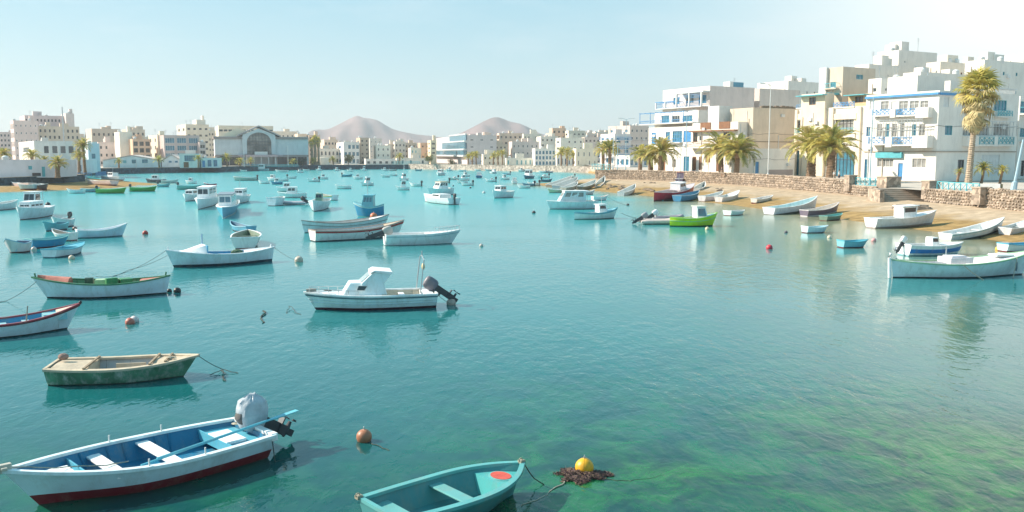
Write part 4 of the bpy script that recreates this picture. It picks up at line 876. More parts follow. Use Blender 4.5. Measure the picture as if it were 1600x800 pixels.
def trunk_mesh(h, r0, r1, seed=0, rings=22):
    r = random.Random(seed); R = []
    for i in range(rings*2+1):
        t = i/(rings*2); rr = r0+(r1-r0)*t; rr *= (1.10 if i % 2 else 0.93); rr *= 1+0.25*max(0, 1-t*6)
        c = Vector((0.12*math.sin(t*2+seed), 0.1*math.sin(t*1.5+seed*2)-0.1*math.sin(seed*2), h*t))
        R.append([c+Vector((math.cos(a)*rr*r.uniform(.93, 1.07), math.sin(a)*rr*r.uniform(.93, 1.07), 0)) for a in [2*PI*k/10 for k in range(10)]])
    return MB().loft(R), Vector((0.12*math.sin(2+seed), 0.1*math.sin(1.5+seed*2)-0.1*math.sin(seed*2), h))
def palm(label, px, cy, rad, d, z0, tr=0.35, nf=70, group=None, parts=True, tw=None):
    B_ = at_y(px, HOR, d); R = rad*d/F_PX; hc = at_y(px, cy, d).z - z0; h = max(1.0, hc - 0.12*R)
    root = empty('palm_tree', (B_.x, B_.y, z0), random.uniform(0, 6), label, 'palm tree', group)
    mb, top = trunk_mesh(h, tr*1.05, tr*(tw or .95), int(px)); mb.build('trunk', M_trunk, root, False)
    rr = random.Random(int(px*7)); sc = R/2.75
    MB().sphere(top+Vector((0, 0, -.1*R)), tr*1.25, 10, 7, (1, 1, 1.5)).build('crown_shaft', M_trunk, root, True)
    tfs = []
    for k in range(nf):
        t = k/nf; el = math.radians(84 - 96*t**0.9 + rr.uniform(-9, 9)); az = k*2.39996+rr.uniform(-.25, .25)
        s_ = sc*rr.uniform(.85, 1.1)*(0.9 if t < .2 else 1.0)
        tfs.append((FR[rr.randrange(10)], el, az, s_))
    if parts:
        for me, el, az, s_ in tfs: inst('frond', me, root, top, (rr.uniform(-.4, .4), -el+math.radians(12), az), (s_, s_, s_))
    else:
        for mi in (0, 1):
            c = MB()
            for q, (me, el, az, s_) in enumerate(tfs):
                if q % 2 != mi: continue
                M = Matrix.Translation(top) @ Matrix.Rotation(az, 4, 'Z') @ Matrix.Rotation(-el+.2, 4, 'Y') @ Matrix.Scale(s_, 4)
                c.add([M @ v.co for v in me.vertices], [tuple(p.vertices) for p in me.polygons])
            c.build('crown', M_frond[mi], root)
    return root
GP = 'date palms along the promenade'
palm('stout date palm, left one of the pair by the beige garages', 1267, 224, 41, 131, RZ, .62, 78, GP)
palm('stout date palm with a bulging trunk, right one of the pair by the beige garages', 1298, 226, 44, 126, RZ, .60, 78, GP)
palm('bushy date palm, left one of the pair before the wooden balconies', 1127, 232, 36, 156, RZ, .45, 70, GP)
palm('bushy date palm, right one of the pair before the wooden balconies', 1152, 234, 36, 151, RZ, .42, 70, GP)
palm('date palm, right and fuller one before the terraced white house', 1033, 235, 30, 175, RZ, .55, 66, GP)
palm('date palm in the middle of the three before the terraced white house', 1017, 242, 24, 178, RZ, .5, 60, GP)
palm('smaller date palm, left one of the three before the terraced white house', 1000, 240, 20, 184, RZ, .4, 52, GP)
palm('date palm on the promontory, right one of the close pair', 952, 231, 19, 200, RZ, .35, 56, GP)
palm('date palm on the promontory, left one of the close pair', 943, 233, 17, 203, RZ, .35, 50, GP)
for lab, px, cy, rd, d, z0 in (
 ('left palm of the trio before the cream terrace house', 877, 239, 14, 330, 1.8), ('middle palm of the trio before the cream terrace house', 886, 237, 13, 334, 1.8), ('right palm of the trio before the cream terrace house', 896, 243, 12, 328, 1.8),
 ('left palm of the trio before the low cottages', 771, 243, 9, 352, 1.8), ('middle palm of the trio before the low cottages', 778, 241, 9, 355, 1.8), ('right palm of the trio before the low cottages', 785, 240, 10, 350, 1.8),
 ('left palm of the trio by the blue banded building', 732, 245, 8, 355, 1.8), ('middle palm of the trio by the blue banded building', 738, 242, 10, 358, 1.8), ('right palm of the trio by the blue banded building', 744, 242, 10, 354, 1.8),
 ('thin tall palm before the cream house with green shutters', 624, 244, 9, 372, 1.8), ('small palm before the low white house in the centre', 520, 249, 8, 368, 1.8), ('small palm right of the dark tall trunks', 489, 251, 8, 362, 1.8),
 ('small palm left of the mall entrance', 354, 246, 10, 322, 1.7), ('low palm beside the left mall lamp mast', 374, 252, 10, 326, 1.7), ('low yellowing palm under the mall canopy', 391, 251, 8, 330, 1.7), ('low palm beside the right mall lamp mast', 457, 252, 8, 345, 1.7),
 ('small palm before the white and blue cottages', 309, 247, 9, 296, 1.7), ('small palm before the white gabled shed', 248, 249, 10, 288, 1.7), ('small palm before the pale blue gabled shed', 185, 252, 8, 286, 1.7)):
    palm(lab, px, cy, rd, d, z0, .28, 34, 'palms along the far bank', False)
palm('tallest palm on the left bank with a thick crown', 131, 226, 15, 198, 1.7, .32, 50, 'palms on the left bank')
palm('middle height palm left of the tallest left bank palm', 122, 243, 13, 196, 1.7, .3, 46, 'palms on the left bank')
palm('low spreading palm before the lavender boathouse', 89, 254, 16, 168, 1.8, .42, 50, 'palms on the left bank')
palm('wide low palm crown showing over the left end of the boathouse', 50, 243, 15, 205, 1.8, .3, 44, 'palms on the left bank')
palm('palm crown half cut by the left picture edge', 5, 240, 15, 205, 1.8, .3, 44, 'palms on the left bank')
palm('low palm crown between the boathouse and the low bar kiosk', 70, 249, 9, 210, 1.8, .25, 36, 'palms on the left bank')
# tall fan palm with a skirt of dry leaves
def fan_mesh(seed, m, n=17, R=0.95, droop=.35):
    r = random.Random(seed); mb = MB(); mb.tube([(0, 0, 0), (.9, 0, .06)], .025, 3)
    for k in range(n):
        a = math.radians(-105+210*k/(n-1)); d = Vector((math.cos(a), math.sin(a), 0)); p = Vector((-d.y, d.x, 0)); o = Vector((.9, 0, .06)); rr = R*r.uniform(.82, 1.1)
        mb.add([o, o+d*rr*.55-p*.07+Vector((0, 0, .04)), o+d*rr*.55+p*.07+Vector((0, 0, .04)), o+d*rr-Vector((0, 0, droop*r.uniform(.5, 1.4)))], [(0, 1, 2), (1, 3, 2)])
    return mb.mesh('fan_leaf', m)
def fan_palm(label, px, cy, rad, d, z0, tr, nf=70, skirt=60, lean=0.0):
    B_ = at_y(px, HOR, d); R = rad*d/F_PX; h = at_y(px, cy, d).z-z0
    root = empty('palm_tree', (B_.x, B_.y, z0), 0, label, 'palm tree'); mb, top = trunk_mesh(h, tr*1.3, tr*.75, 1, 46)
    for i, v in enumerate(mb.v): mb.v[i] = (v[0]+lean*(v[2]/h)**1.5, v[1], v[2])
    top.x += lean; mb.build('trunk', mat('grey_palm_trunk', (0.42, 0.33, 0.24), .95, .3, 3, .6, 9), root)
    G = [fan_mesh(k, M_frond[(1, 0, 3)[k % 3]]) for k in range(4)]; Dr = [fan_mesh(9+k, mat('dry_fan_leaf', (0.58, 0.47, 0.24), .9, .3, 2), droop=.6) for k in range(3)]
    r = random.Random(2); s0 = R/1.75
    for k in range(nf):
        t = k/nf; el = math.radians(85-110*t); s_ = s0*r.uniform(.85, 1.1)
        inst('fan_leaf', G[r.randrange(4)], root, top+Vector((0, 0, -.5*t)), (r.uniform(-.5, .5), -el, k*2.4+r.uniform(-.3, .3)), (s_,)*3)
    for k in range(skirt):
        t = k/skirt; el = math.radians(-12-66*r.random()); s_ = s0*r.uniform(.75, 1.0)
        inst('dry_leaf', Dr[r.randrange(3)], root, top+Vector((0, 0, -.4-R*1.15*t)), (r.uniform(-.5, .5), -el, k*2.4), (s_*(1-.3*t),)*3)
    return root
fan_palm('tall fan palm with a shaggy skirt of dry leaves before the big white house', 1514, 140, 36, 100, RZ, .28, 44, 50, .5)
for k, (px, cy) in enumerate(((487, 222), (492, 216), (497, 220))):
    fan_palm(('left', 'middle', 'right')[k]+'most of three thin tall palms beside the right end of the mall', px, cy, 6, 366+k, 1.7, .5, 26, 26)
# ------------------------------------------------------------------ bushes and broadleaf trees
def leafy(name, label, cat, px, ytop, rad, d, z0, col, n=900, trunk=True, flat=.8, leaf=.16):
    B_ = at_y(px, HOR, d); R = rad*d/F_PX; ht = at_y(px, ytop, d).z-z0; r = random.Random(int(px)); root = empty(name, (B_.x, B_.y, z0), 0, label, cat)
    cz = ht-R*flat
    if trunk:
        mb = MB(); mb.tube([(0, 0, 0), (.1, 0, max(.3, cz*.6)), (0, .1, cz)], [.25, .2, .12], 7)
        for k in range(5): a = k*1.3; mb.tube([(.05, 0, max(.3, cz*.55)), (math.cos(a)*R*.5, math.sin(a)*R*.5, cz+R*.2)], [.12, .04], 5)
        mb.build('trunk', M_trunk, root)
    cl = [(Vector((r.uniform(-.6, .6)*R, r.uniform(-.6, .6)*R, cz+r.uniform(-.45, .55)*R*flat)), r.uniform(.3, .55)*R) for k in range(9)]
    for mi in (0, 1):
        mb = MB()
        for k in range(n//2):
            c, q = cl[r.randrange(9)]; v = Vector((r.gauss(0, 1), r.gauss(0, 1), r.gauss(0, 1))).normalized()*q*r.uniform(.6, 1); p = c+v
            a = Vector((r.gauss(0, 1), r.gauss(0, 1), r.gauss(0, 1))).normalized()*leaf*R*.5; b_ = a.orthogonal().normalized()*leaf*R*.3
            mb.quad(p-a, p+b_, p+a, p-b_)
        mb.build('crown', mat('leaf_%s_%d' % ('_'.join('%02d' % int(c*99) for c in col), mi), tuple(c*(1, .6)[mi] for c in col), .7, .3, .8), root)
leafy('leafy_tree', 'round yellow green tree left of the blue banded building', 'tree', 670, 240, 9, 355, 1.8, (0.24, 0.21, 0.03), 700)
leafy('leafy_tree', 'low yellow green tree below the blue banded building', 'tree', 706, 246, 9, 352, 1.8, (0.20, 0.17, 0.05), 600)
leafy('leafy_tree', 'olive tree clump before the pale blue fronted white house', 'tree', 544, 240, 10, 366, 1.8, (0.18, 0.17, 0.05), 700)
leafy('leafy_tree', 'dark green tree at the left corner of the mall', 'tree', 345, 243, 8, 328, 1.7, (0.04, 0.08, 0.05), 600)
leafy('leafy_tree', 'dark green tree near the right end of the mall', 'tree', 472, 246, 8, 350, 1.7, (0.04, 0.07, 0.05), 600)
for lab, px, cy, rd, d in (('spiky low palm shrub at the right foot of the tall fan palm', 1536, 262, 17, 100), ('spiky low palm shrub, farther right beside the leaning blue post', 1566, 265, 12, 99), ('small spiky shrub just left of the fan palm trunk', 1500, 268, 9, 101)):
    palm(lab, px, cy, rd, d, 2.9, .14, 36, 'spiky shrubs round the fan palm', False)
r0 = MB(); 
C1 = at_y(1478, HOR, 101); C2 = at_y(1566, HOR, 98)
bed = empty('planter_wall', (C1.x, C1.y, 2.4), math.atan2(C2.y-C1.y, C2.x-C1.x), 'long low white planter wall around the fan palm', 'planter'); LL = (C2-C1).length
MB().box(0, LL, -.15, .15, 0, .62).build('front_wall', M_frame, bed); MB().box(0, LL, .16, 3.5, 0, .5).build('planting_soil', M_sand, bed)
# ------------------------------------------------------------------ lamp posts, masts
def lamp(label, px, ytop, d, z0, arms=2, col=None, lean=0, r_=.09, cat='street lamp'):
    B_ = at_y(px, HOR, d); h = at_y(px, ytop, d).z-z0; root = empty('street_lamp', (B_.x, B_.y, z0), 0, label, cat); m = col or M_metal
    MB().loft([[Vector((a*q+lean*(z/h), b*q, z)) for a, b in [(math.cos(2*PI*k/8), math.sin(2*PI*k/8)) for k in range(8)]] for z, q in ((0, r_*2), (.8, r_*1.8), (.85, r_), (h, r_*.6))]).build('pole', m, root, True)
    for k in range(arms):
        s_ = (-1, 1)[k % 2]; a = MB(); a.tube([(lean, 0, h-.2), (lean+s_*.5, 0, h+.08), (lean+s_*1.0, 0, h+.12)], .045, 5); ar = a.build('arm', m, root)
        MB().loft([[Vector((lean+s_*x, y, z)) for x, y, z in ((.9, -.13, h+.05), (1.75, -.16, h+.1), (1.75, .16, h+.1), (.9, .13, h+.05))], [Vector((lean+s_*x, y, z)) for x, y, z in ((.9, -.08, h+.2), (1.65, -.1, h+.24), (1.65, .1, h+.24), (.9, .08, h+.2))]]).build('lamp_head', M_frame, ar)
    return root
M_pole = mat('pale_blue_pole', (0.35, 0.5, 0.58), .4, .08)
lamp('double armed street lamp before the terraced white house', 1072, 173, 166, 2.4, 2, M_pole); lamp('double armed street lamp between the promontory palms and the terraced house', 978, 186, 185, 2.4, 2, M_pole)
lamp('thin pale pole, tallest one by the promontory palms', 958, 212, 187, 2.4, 0, M_pole, cat='pole'); lamp('short pale pole right of the promontory palms', 965, 226, 190, 2.4, 0, M_pole, cat='pole')
lamp('very tall white post before the large beige wall', 1201, 132, 141, 2.4, 1, M_frame); lamp('pale blue post before the big white corner house', 1361, 152, 113, 2.4, 0, M_pole, cat='pole')
lamp('thick blue post leaning right near the picture edge', 1587, 218, 83, 2.9, 0, M_pole, .62, .14, cat='pole'); lamp('white mast left of the mall entrance', 381, 231, 322, 1.7, 0, M_frame, cat='mast')
lamp('white mast right of the mall entrance', 450, 228, 345, 1.7, 0, M_frame, cat='mast'); lamp('white mast before the olive tree clump', 556, 234, 372, 1.8, 0, M_frame, cat='mast')
lamp('pale post standing at the foot of the quay joint', 631, 246, 360, -.2, 0, M_frame, cat='post'); lamp('thin pole before the pale blue gabled shed', 212, 247, 284, 1.7, 0, M_metal, cat='pole')
lamp('pole before the blue fronted low cream house at left', 77, 222, 210, 1.8, 0, M_frame, cat='pole'); lamp('second pole right of the first before the low cream house at left', 91, 222, 212, 1.8, 0, M_frame, cat='pole')
lamp('lattice topped mast on the beige block at left', 101, 167, 339, 1.8, 0, M_metal, 0, .35, cat='mast')
# ------------------------------------------------------------------ people on the promenade
def person(label, px, d, z0, rz, top, trousers):
    B_ = at_y(px, HOR, d); root = empty('person', (B_.x, B_.y, z0), rz, label, 'person')
    J = [((0, 0, .95), .13), ((0, 0, 1.18), .125), ((0, 0, 1.38), .14), ((0, 0, 1.5), .06), ((0, .01, 1.62), .095), ((0, .01, 1.7), .08),
         ((.1, 0, .88), .09), ((.12, .05, .5), .065), ((.12, -.02, .09), .045), ((.12, .12, .04), .035), ((-.1, 0, .88), .09), ((-.12, -.06, .5), .065), ((-.12, -.16, .1), .045), ((-.12, -.04, .04), .035),
         ((.19, 0, 1.4), .055), ((.25, -.04, 1.13), .042), ((.26, .1, .92), .032), ((.265, .15, .84), .028), ((-.19, 0, 1.4), .055), ((-.25, -.05, 1.13), .042), ((-.26, .06, .9), .032), ((-.265, .1, .82), .028)]
    E = [(0, 1), (1, 2), (2, 3), (3, 4), (4, 5), (0, 6), (6, 7), (7, 8), (8, 9), (0, 10), (10, 11), (11, 12), (12, 13), (2, 14), (14, 15), (15, 16), (16, 17), (2, 18), (18, 19), (19, 20), (20, 21)]
    for nm, idx, g, m in (('body', list(range(22)), 0, mat('skin', (0.5, 0.3, 0.2), .6)), ('shirt', [1, 0, 2, 14, 15, 18, 19], .02, top), ('trousers', [0, 6, 7, 10, 11], .022, trousers)):
        me = bpy.data.meshes.new('x')
        mp = {q: i for i, q in enumerate(idx)}; o = bpy.data.objects.new(nm, me); me.from_pydata([J[q][0] for q in idx], [(mp[a], mp[b]) for a, b in E if a in mp and b in mp], [])
        bm = bmesh.new(); bm.from_mesh(me); ly = bm.verts.layers.skin.verify(); bm.verts.ensure_lookup_table()
        for i, q in enumerate(idx): bm.verts[i][ly].radius = (J[q][1]+g,)*2; bm.verts[i][ly].use_root = (i == 0)
        bm.to_mesh(me); bm.free(); COL.objects.link(o); o.parent = root; me.materials.append(m)
        o.modifiers.new('skin', 'SKIN'); sub = o.modifiers.new('sub', 'SUBSURF'); sub.levels = sub.render_levels = 1
    MB().sphere((0, -.01, 1.69), .105, 12, 8, (1, 1.05, .85)).build('hair', mat('hair', (0.06, 0.04, 0.03), .8), root, True)
person('person in a white top walking left of another under the right palm', 1304.5, 122, 2.4, 1.2, mat('cloth_white', (0.75, 0.75, 0.74), .9), mat('cloth_beige', (0.5, 0.42, 0.33), .9))
person('person in white walking on the right under the right palm', 1312.5, 121, 2.4, 1.0, mat('cloth_white', (0, 0, 0)), mat('cloth_dark', (0.1, 0.1, 0.13), .9))
person('person in dark clothes by the palm pair at the wooden balconies', 1128.5, 153, 2.4, 1.5, mat('cloth_dark', (0, 0, 0)), mat('cloth_beige', (0, 0, 0)))
# ------------------------------------------------------------------ rocks on the shore and loose wood
def rock(px, py, z, s_, label, m=M_mortar, grp='rocks on the right shore'):
    p = at_z(px, py, z); r = random.Random(int(px*3+py)); bm = bmesh.new(); bmesh.ops.create_icosphere(bm, subdivisions=2, radius=1)
    for v in bm.verts: k = r.uniform(.75, 1.15); v.co = Vector((v.co.x*s_*k, v.co.y*s_*.8*k, v.co.z*s_*.5*k))
    me = bpy.data.meshes.new('rock'); bm.to_mesh(me); bm.free(); me.materials.append(m); o = bpy.data.objects.new('rock', me); COL.objects.link(o); o.location = p; o.rotation_euler.z = r.uniform(0, 6)
    return tag(o, label, 'rock', grp)
M_rk = mat('shore_rock', (0.22, 0.16, 0.11), .95, .35, 1.5, .7, 5)
rr = random.Random(8)
for k in range(46):
    t = rr.random(); rock(945+75*t+rr.uniform(-4, 4), 291+10*t+rr.uniform(-4, 3)+ (0 if t < .5 else -5), .3, rr.uniform(.25, .75), 'brown rock in the stony shore patch left of the red boat', M_rk)
for k in range(14): rock(1000+rr.uniform(0, 60), 281+rr.uniform(0, 6), .8, rr.uniform(.3, .6), 'brown rock on the upper sand behind the red boat', M_rk, 'rocks on the upper sand')
for k in range(3): rock(1121+k*4, 296+(k % 2)*2, .7, rr.uniform(.35, .55), 'dark rock of the small heap on the open sand', mat('dark_rock', (0.1, 0.07, 0.05), .95), 'dark rocks heaped on the sand')
# ------------------------------------------------------------------ boats
def hull_fn(L, B, F, typ, rb, rs, tw, dr, rake, srake, fl):
    def half(t):
        if typ == 'd': s = abs(t-0.5)/0.5; return B/2*max(0, 1-s**2.3)
        if t < 0.42: s = (0.42-t)/0.42; return B/2*(1-(1-tw)*s**1.8)
        s = (t-0.42)/0.58; return B/2*max(0, 1-s**fl)
    def sheer(t): return F + rb*max(0, (t-.35)/.65)**2 + rs*max(0, (.45-t)/.45)**2
    def pt(t, zf, inset=0.0, zabs=None):
        zs = sheer(t); z = -dr + (zs+dr)*zf if zabs is None else zabs
        zf = max(0.0, (z+dr)/(zs+dr)); k = 0.30 + 0.75*max(0, (t-.55)/.45)**1.5 + (0.6*max(0, (.4-t)/.4)**1.5 if typ == 'd' else 0)
        y = max(0.0, half(t)*zf**k - inset)
        x = -L/2 + srake*(1-zf)*(1-t) + (L - 0.0)*t - rake*(1-zf)*t**3
        x *= (1 - 2.0*inset/L)
        return Vector((x, y, z))
    return half, sheer, pt
def boat(label, pos, head, L, B, F=.42, hull=WHITE, inner=(0.5, 0.52, 0.5), rim=WHITE, bottom=DRED, stripe=.07, typ='t', rb=.35, rs=.08, tw=.78, rake=.5, srake=0.0,
         seats=(.3, .55), seatc=None, fore=None, aft=None, strake=None, cab=None, motor=None, group='boats moored in the lagoon', z=0.0, tilt=(0, 0), N=18, floor=.08, fl=2.3, dr=.22, rimw=.035, name='boat', cat='boat', posts=False, belly=None):
    root = empty(name, (pos.x, pos.y, z), head, label, cat, group); root.rotation_euler = (tilt[0], tilt[1], head)
    half, sheer, pt = hull_fn(L, B, F, typ, rb, rs, tw, dr, rake, srake, fl)
    T = [i/N for i in range(N+1)]; mir = lambda v: Vector((v.x, -v.y, v.z))
    mh = paint(hull); mi = paint(inner); mr = paint(rim); mbt = paint(bottom); ms = paint(seatc or inner)
    # topsides
    mb = MB()
    for f in (lambda v: v, mir):
        mb.sheet([[f(pt(t, 0, 0, stripe+(sheer(t)-stripe)*q)) for t in T] for q in (0, .25, .5, .75, 1)])
    if typ == 't':
        row = [pt(0, 0, 0, stripe+(sheer(0)-stripe)*q) for q in (0, .33, .66, 1)]; mb.sheet([[v for v in row], [mir(v) for v in row]])
    mb.build('hull', mh, root, True)
    mb = MB()
    for f in (lambda v: v, mir): mb.sheet([[f(pt(t, 0, 0, -dr+(stripe+dr)*q)) for t in T] for q in (0, .15, .4, .7, 1)])
    if typ == 't':
        row = [pt(0, 0, 0, -dr+(stripe+dr)*q) for q in (0, .3, .6, 1)]; mb.sheet([row, [mir(v) for v in row]])
    mb.build('bottom_paint', mbt, root, True)
    # inside lining and floor
    ins = .045; mb = MB(); fz = floor
    def zi(t, q): return fz + (sheer(t)-.01-fz)*q
    TI = [0.005+.985*t for t in T]
    for f in (lambda v: v, mir): mb.sheet([[f(pt(t, 0, ins, zi(t, q))) for t in TI] for q in (0, .3, .65, 1)])
    mb.sheet([[pt(t, 0, ins, fz) for t in TI], [mir(pt(t, 0, ins, fz)) for t in TI]])
    if typ == 't': row = [pt(.01, 0, ins, zi(0, q)) + Vector((.03, 0, 0)) for q in (0, .5, 1)]; mb.sheet([row, [mir(v) for v in row]])
    mb.build('interior', mi, root, True)
    # gunwale cap
    mb = MB()
    for sg in (1, -1):
        R = []
        for t in T:
            p = pt(t, 1); o = p.y + rimw*.5; i = max(0.0, p.y - ins - rimw*.6); zz = p.z
            R.append([Vector((p.x+(rimw*.4 if t == 1 else 0), sg*o, zz-.035)), Vector((p.x+(rimw*.4 if t == 1 else 0), sg*o, zz+.025)), Vector((p.x, sg*i, zz+.028)), Vector((p.x, sg*i, zz-.03))])
        mb.loft(R)
    if typ == 't': p = pt(0, 1); mb.box(p.x-.02, p.x+.06, -p.y, p.y, p.z-.033, p.z+.031)
    mb.build('gunwale', mr, root)
    if strake:
        mb = MB(); q0, q1 = strake[1], strake[2]
        for f in (lambda v: v, mir):
            mb.loft([[f(pt(t, 0, -o, sheer(t)*q) if True else 0) for q, o in ((q0, .002), (q0, .022), (q1, .022), (q1, .002))] for t in T])
        mb.build('rubbing_strake', paint(strake[0]), root)
    if N >= 22 and label.find('dinghy') < 0 and label.find('bright blue inside') < 0:
        t0_, t1_ = (aft[0] if aft else .08)+.05, (fore[0] if fore else .85)-.03; nr = max(3, int((t1_-t0_)*L/.55))
        for q in range(nr):
            t = t0_+(t1_-t0_)*q/(nr-1)
            for sg in (1, -1):
                MB().tube([Vector((pt(t, 0, ins+.012, z_).x, sg*pt(t, 0, ins+.012, z_).y, z_)) for z_ in (fz+.01, fz+(sheer(t)-fz)*.5, sheer(t)-.04)], .02, 4).build('rib', mi, root)
        for q in (-2, -1, 0, 1, 2):
            hw = pt(t1_, 0, ins, fz).y
            if abs(q)*.19+.08 < hw*1.6: MB().box(-L/2+L*t0_, -L/2+L*(t1_-.06), q*.19-.08, q*.19+.08, fz+.012, fz+.03).build('floor_board', ms, root)
    for s_ in seats:
        a, b = pt(s_-.5*.22/L*1.1, 0, ins, sheer(s_)*.72), 0; zt = fz+(sheer(s_)-fz)*.66; w_ = pt(s_, 0, ins, zt).y
        MB().box(a.x, a.x+.24, -w_, w_, zt-.03, zt).build('thwart', ms, root, False, .006)
    def deck(nm, t0, t1, col, drop=.02):
        TT = [t0+(t1-t0)*i/6 for i in range(7)]; rows = [[pt(t, 0, ins*.6, sheer(t)-drop) for t in TT], [Vector((pt(t, 0, ins, sheer(t)-drop).x, 0, sheer(t)-drop+.05*half(t)*1.2)) for t in TT], [mir(pt(t, 0, ins*.6, sheer(t)-drop)) for t in TT]]
        d = MB().sheet(rows); e = t0 if nm == 'foredeck' else t1; v = pt(e, 0, ins, sheer(e)-drop); w2 = pt(e, 0, ins, fz)
        d.add([(v.x, v.y, v.z), (v.x, 0, v.z+.06*half(e)), (v.x, -v.y, v.z), (v.x, -w2.y, fz), (v.x, w2.y, fz)], [(0, 1, 2, 3, 4)]); return d.build(nm, paint(col), root)
    if fore: deck('foredeck', fore[0], .985, fore[1])
    if aft: deck('aft_deck', .02, aft[0], aft[1])
    if cab: cabin(root, cab, sheer, half, pt, L)
    if motor: outboard(root, pt(0, 1).x, sheer(0), motor)
    if posts:
        for t in (.04, .97): p = pt(t, 1); MB().tube([(p.x, 0, p.z-.1), (p.x+(.05 if t > .5 else -.05), 0, p.z+.2)], .035, 6).build('stem_post', mr, root)
    root['L'] = L; del root['L']
    return root, pt, sheer
def cabin(root, c, sheer, half, pt, L):
    x0 = -L/2+L*c['t0']; x1 = -L/2+L*c['t1']; h = c['h']; w0 = half(c['t0'])*c.get('w', .72); w1 = half(c['t1'])*c.get('w', .72); zb = sheer((c['t0']+c['t1'])/2)-.06
    col = paint(c.get('col', WHITE)); rk = c.get('rake', .25)*h; ak = c.get('arake', .0)*h
    def ring(x, w, z): return Vector((x, w, z)), Vector((x, -w, z))
    mb = MB(); a, a_ = ring(x0, w0, zb); b, b_ = ring(x1, w1, zb); d, d_ = ring(x1-rk, w1*.9, zb+h); e, e_ = ring(x0+ak, w0*.93, zb+h)
    mb.loft([[a, b, d, e], [a_, b_, d_, e_]]); cb = mb.build('cabin', col, root, False, .02)
    gm = {'g': M_glass, 'b': M_gblue, 'w': M_gwarm}[c.get('glass', 'g')]
    def panel(p, q, r, s_, u0, u1, v0, v1, off):
        P = lambda u, v: (p*(1-u)+q*u)*(1-v)+(s_*(1-u)+r*u)*v
        n = (q-p).cross(s_-p).normalized()*off; A = [P(u0, v0), P(u1, v0), P(u1, v1), P(u0, v1)]
        inst('window', MB().loft([[x-n*.5 for x in A], [x+n for x in A]]).mesh('window', gm), cb)
    nw = c.get('nw', 2); v0, v1 = c.get('v', (.5, .88))
    for k in range(nw):
        u0 = .08+.84*k/nw+.03; u1 = .08+.84*(k+1)/nw-.03
        panel(a_, b_, d_, e_, u0, u1, v0, v1, .012); panel(b, a, e, d, u0, u1, v0, v1, .012)
    for k in range(2): panel(b_, b, d, d_, .08+.44*k, .48+.44*k, v0, v1, .012)
    if c.get('roof', True):
        o = .1; zt = zb+h; rl = c.get('roofback', 0)
        MB().loft([[Vector((x, y, zt+.012)) for x, y in ((x0+ak-o-rl, w0*.95+o), (x1-rk+o, w1*.93+o), (x1-rk+o, -w1*.93-o), (x0+ak-o-rl, -w0*.95-o))], [Vector((x, y, zt+.07)) for x, y in ((x0+ak-o-rl, w0*.9+o), (x1-rk+o*.8, w1*.88+o), (x1-rk+o*.8, -w1*.88-o), (x0+ak-o-rl, -w0*.9-o))]]).build('cabin_roof', paint(c.get('rcol', WHITE)), root)
        if rl:
            for sg in (1, -1): MB().tube([(x0-rl+.05, sg*w0*.9, zb), (x0-rl+.05, sg*w0*.9, zt+.01)], .03, 5).build('roof_post', M_metal, root)
    if c.get('mast'):
        MB().tube([((x0+x1)/2, 0, zb+h), ((x0+x1)/2, 0, zb+h+c['mast'])], .03, 5).build('mast', M_metal, root)
    if c.get('rail'):
        mb = MB(); xs = [x1+(L/2-x1)*k/5*.97 for k in range(6)]
        for sg in (1, -1):
            pp = []
            for x in xs:
                t = min(.985, (x+L/2)/L); p = pt(t, 1); pp.append(Vector((p.x, sg*p.y*.93, p.z+.42))); mb.tube([(p.x, sg*p.y*.93, p.z), pp[-1]], .014, 4)
            mb.tube(pp, .016, 4)
        mb.build('bow_rail', M_metal, root)
def outboard(root, xs, zs, m):
    col = paint(m.get('col', (0.06, 0.06, 0.07))); tl = m.get('tilt', .0); s = m.get('s', 1.0); dk = mat('motor_leg', (0.05, 0.055, 0.065), .4, .1); y = m.get('y', 0)
    M = Matrix.Translation((xs-.06, y, zs+.12)) @ Matrix.Rotation(tl, 4, 'Y') @ Matrix.Scale(s, 4)
    R = []
    for zz, wx, wy, cx in ((0, .17, .12, 0), (.1, .24, .16, .02), (.34, .25, .16, .03), (.46, .2, .13, .02), (.5, .1, .07, 0)):
        R.append([M @ Vector((cx-.05+wx*math.copysign(abs(math.cos(a))**.6, math.cos(a)), wy*math.copysign(abs(math.sin(a))**.6, math.sin(a)), zz)) for a in [2*PI*k/14 for k in range(14)]])
    cw = MB().loft(R).build('motor_cowling', col, root, True)
    mb = MB(); mb.loft([[M @ Vector((x, y_, zz)) for x, y_ in ((-.15, -.05), (.08, -.06), (.08, .06), (-.15, .05))] for zz, _ in ((.01, 0), (-.75, 0))]); mb.box(-.28, .06, -.1, .1, -.58, -.55, M)
    mb.tube([M @ Vector((.1, 0, -.78)), M @ Vector((-.05, 0, -.78)), M @ Vector((-.26, 0, -.78))], [.03, .065, .04], 8); mb.loft([[M @ Vector((x, y_, zz)) for x, y_ in ((-.12, -.012), (.03, -.012), (.03, .012), (-.12, .012))] for zz in (-.8, -.98)])
    mb.build('motor_leg', dk, root); pr = MB()
    for k in range(3):
        a = 2*PI*k/3; u = Vector((0, math.cos(a), math.sin(a))); w_ = Vector((0, -math.sin(a), math.cos(a))); c = Vector((-.29, 0, -.78))
        pr.loft([[M @ (c+u*.03), M @ (c+u*.15+w_*.05), M @ (c+u*.16-w_*.05)], [M @ (c+u*.03+Vector((-.02, 0, 0))), M @ (c+u*.15+w_*.05+Vector((-.05, 0, 0))), M @ (c+u*.16-w_*.05+Vector((-.01, 0, 0)))]])
    pr.build('propeller', dk, root); MB().box(.02, .16, -.12, .12, -.28, .0, M).build('motor_bracket', dk, root)
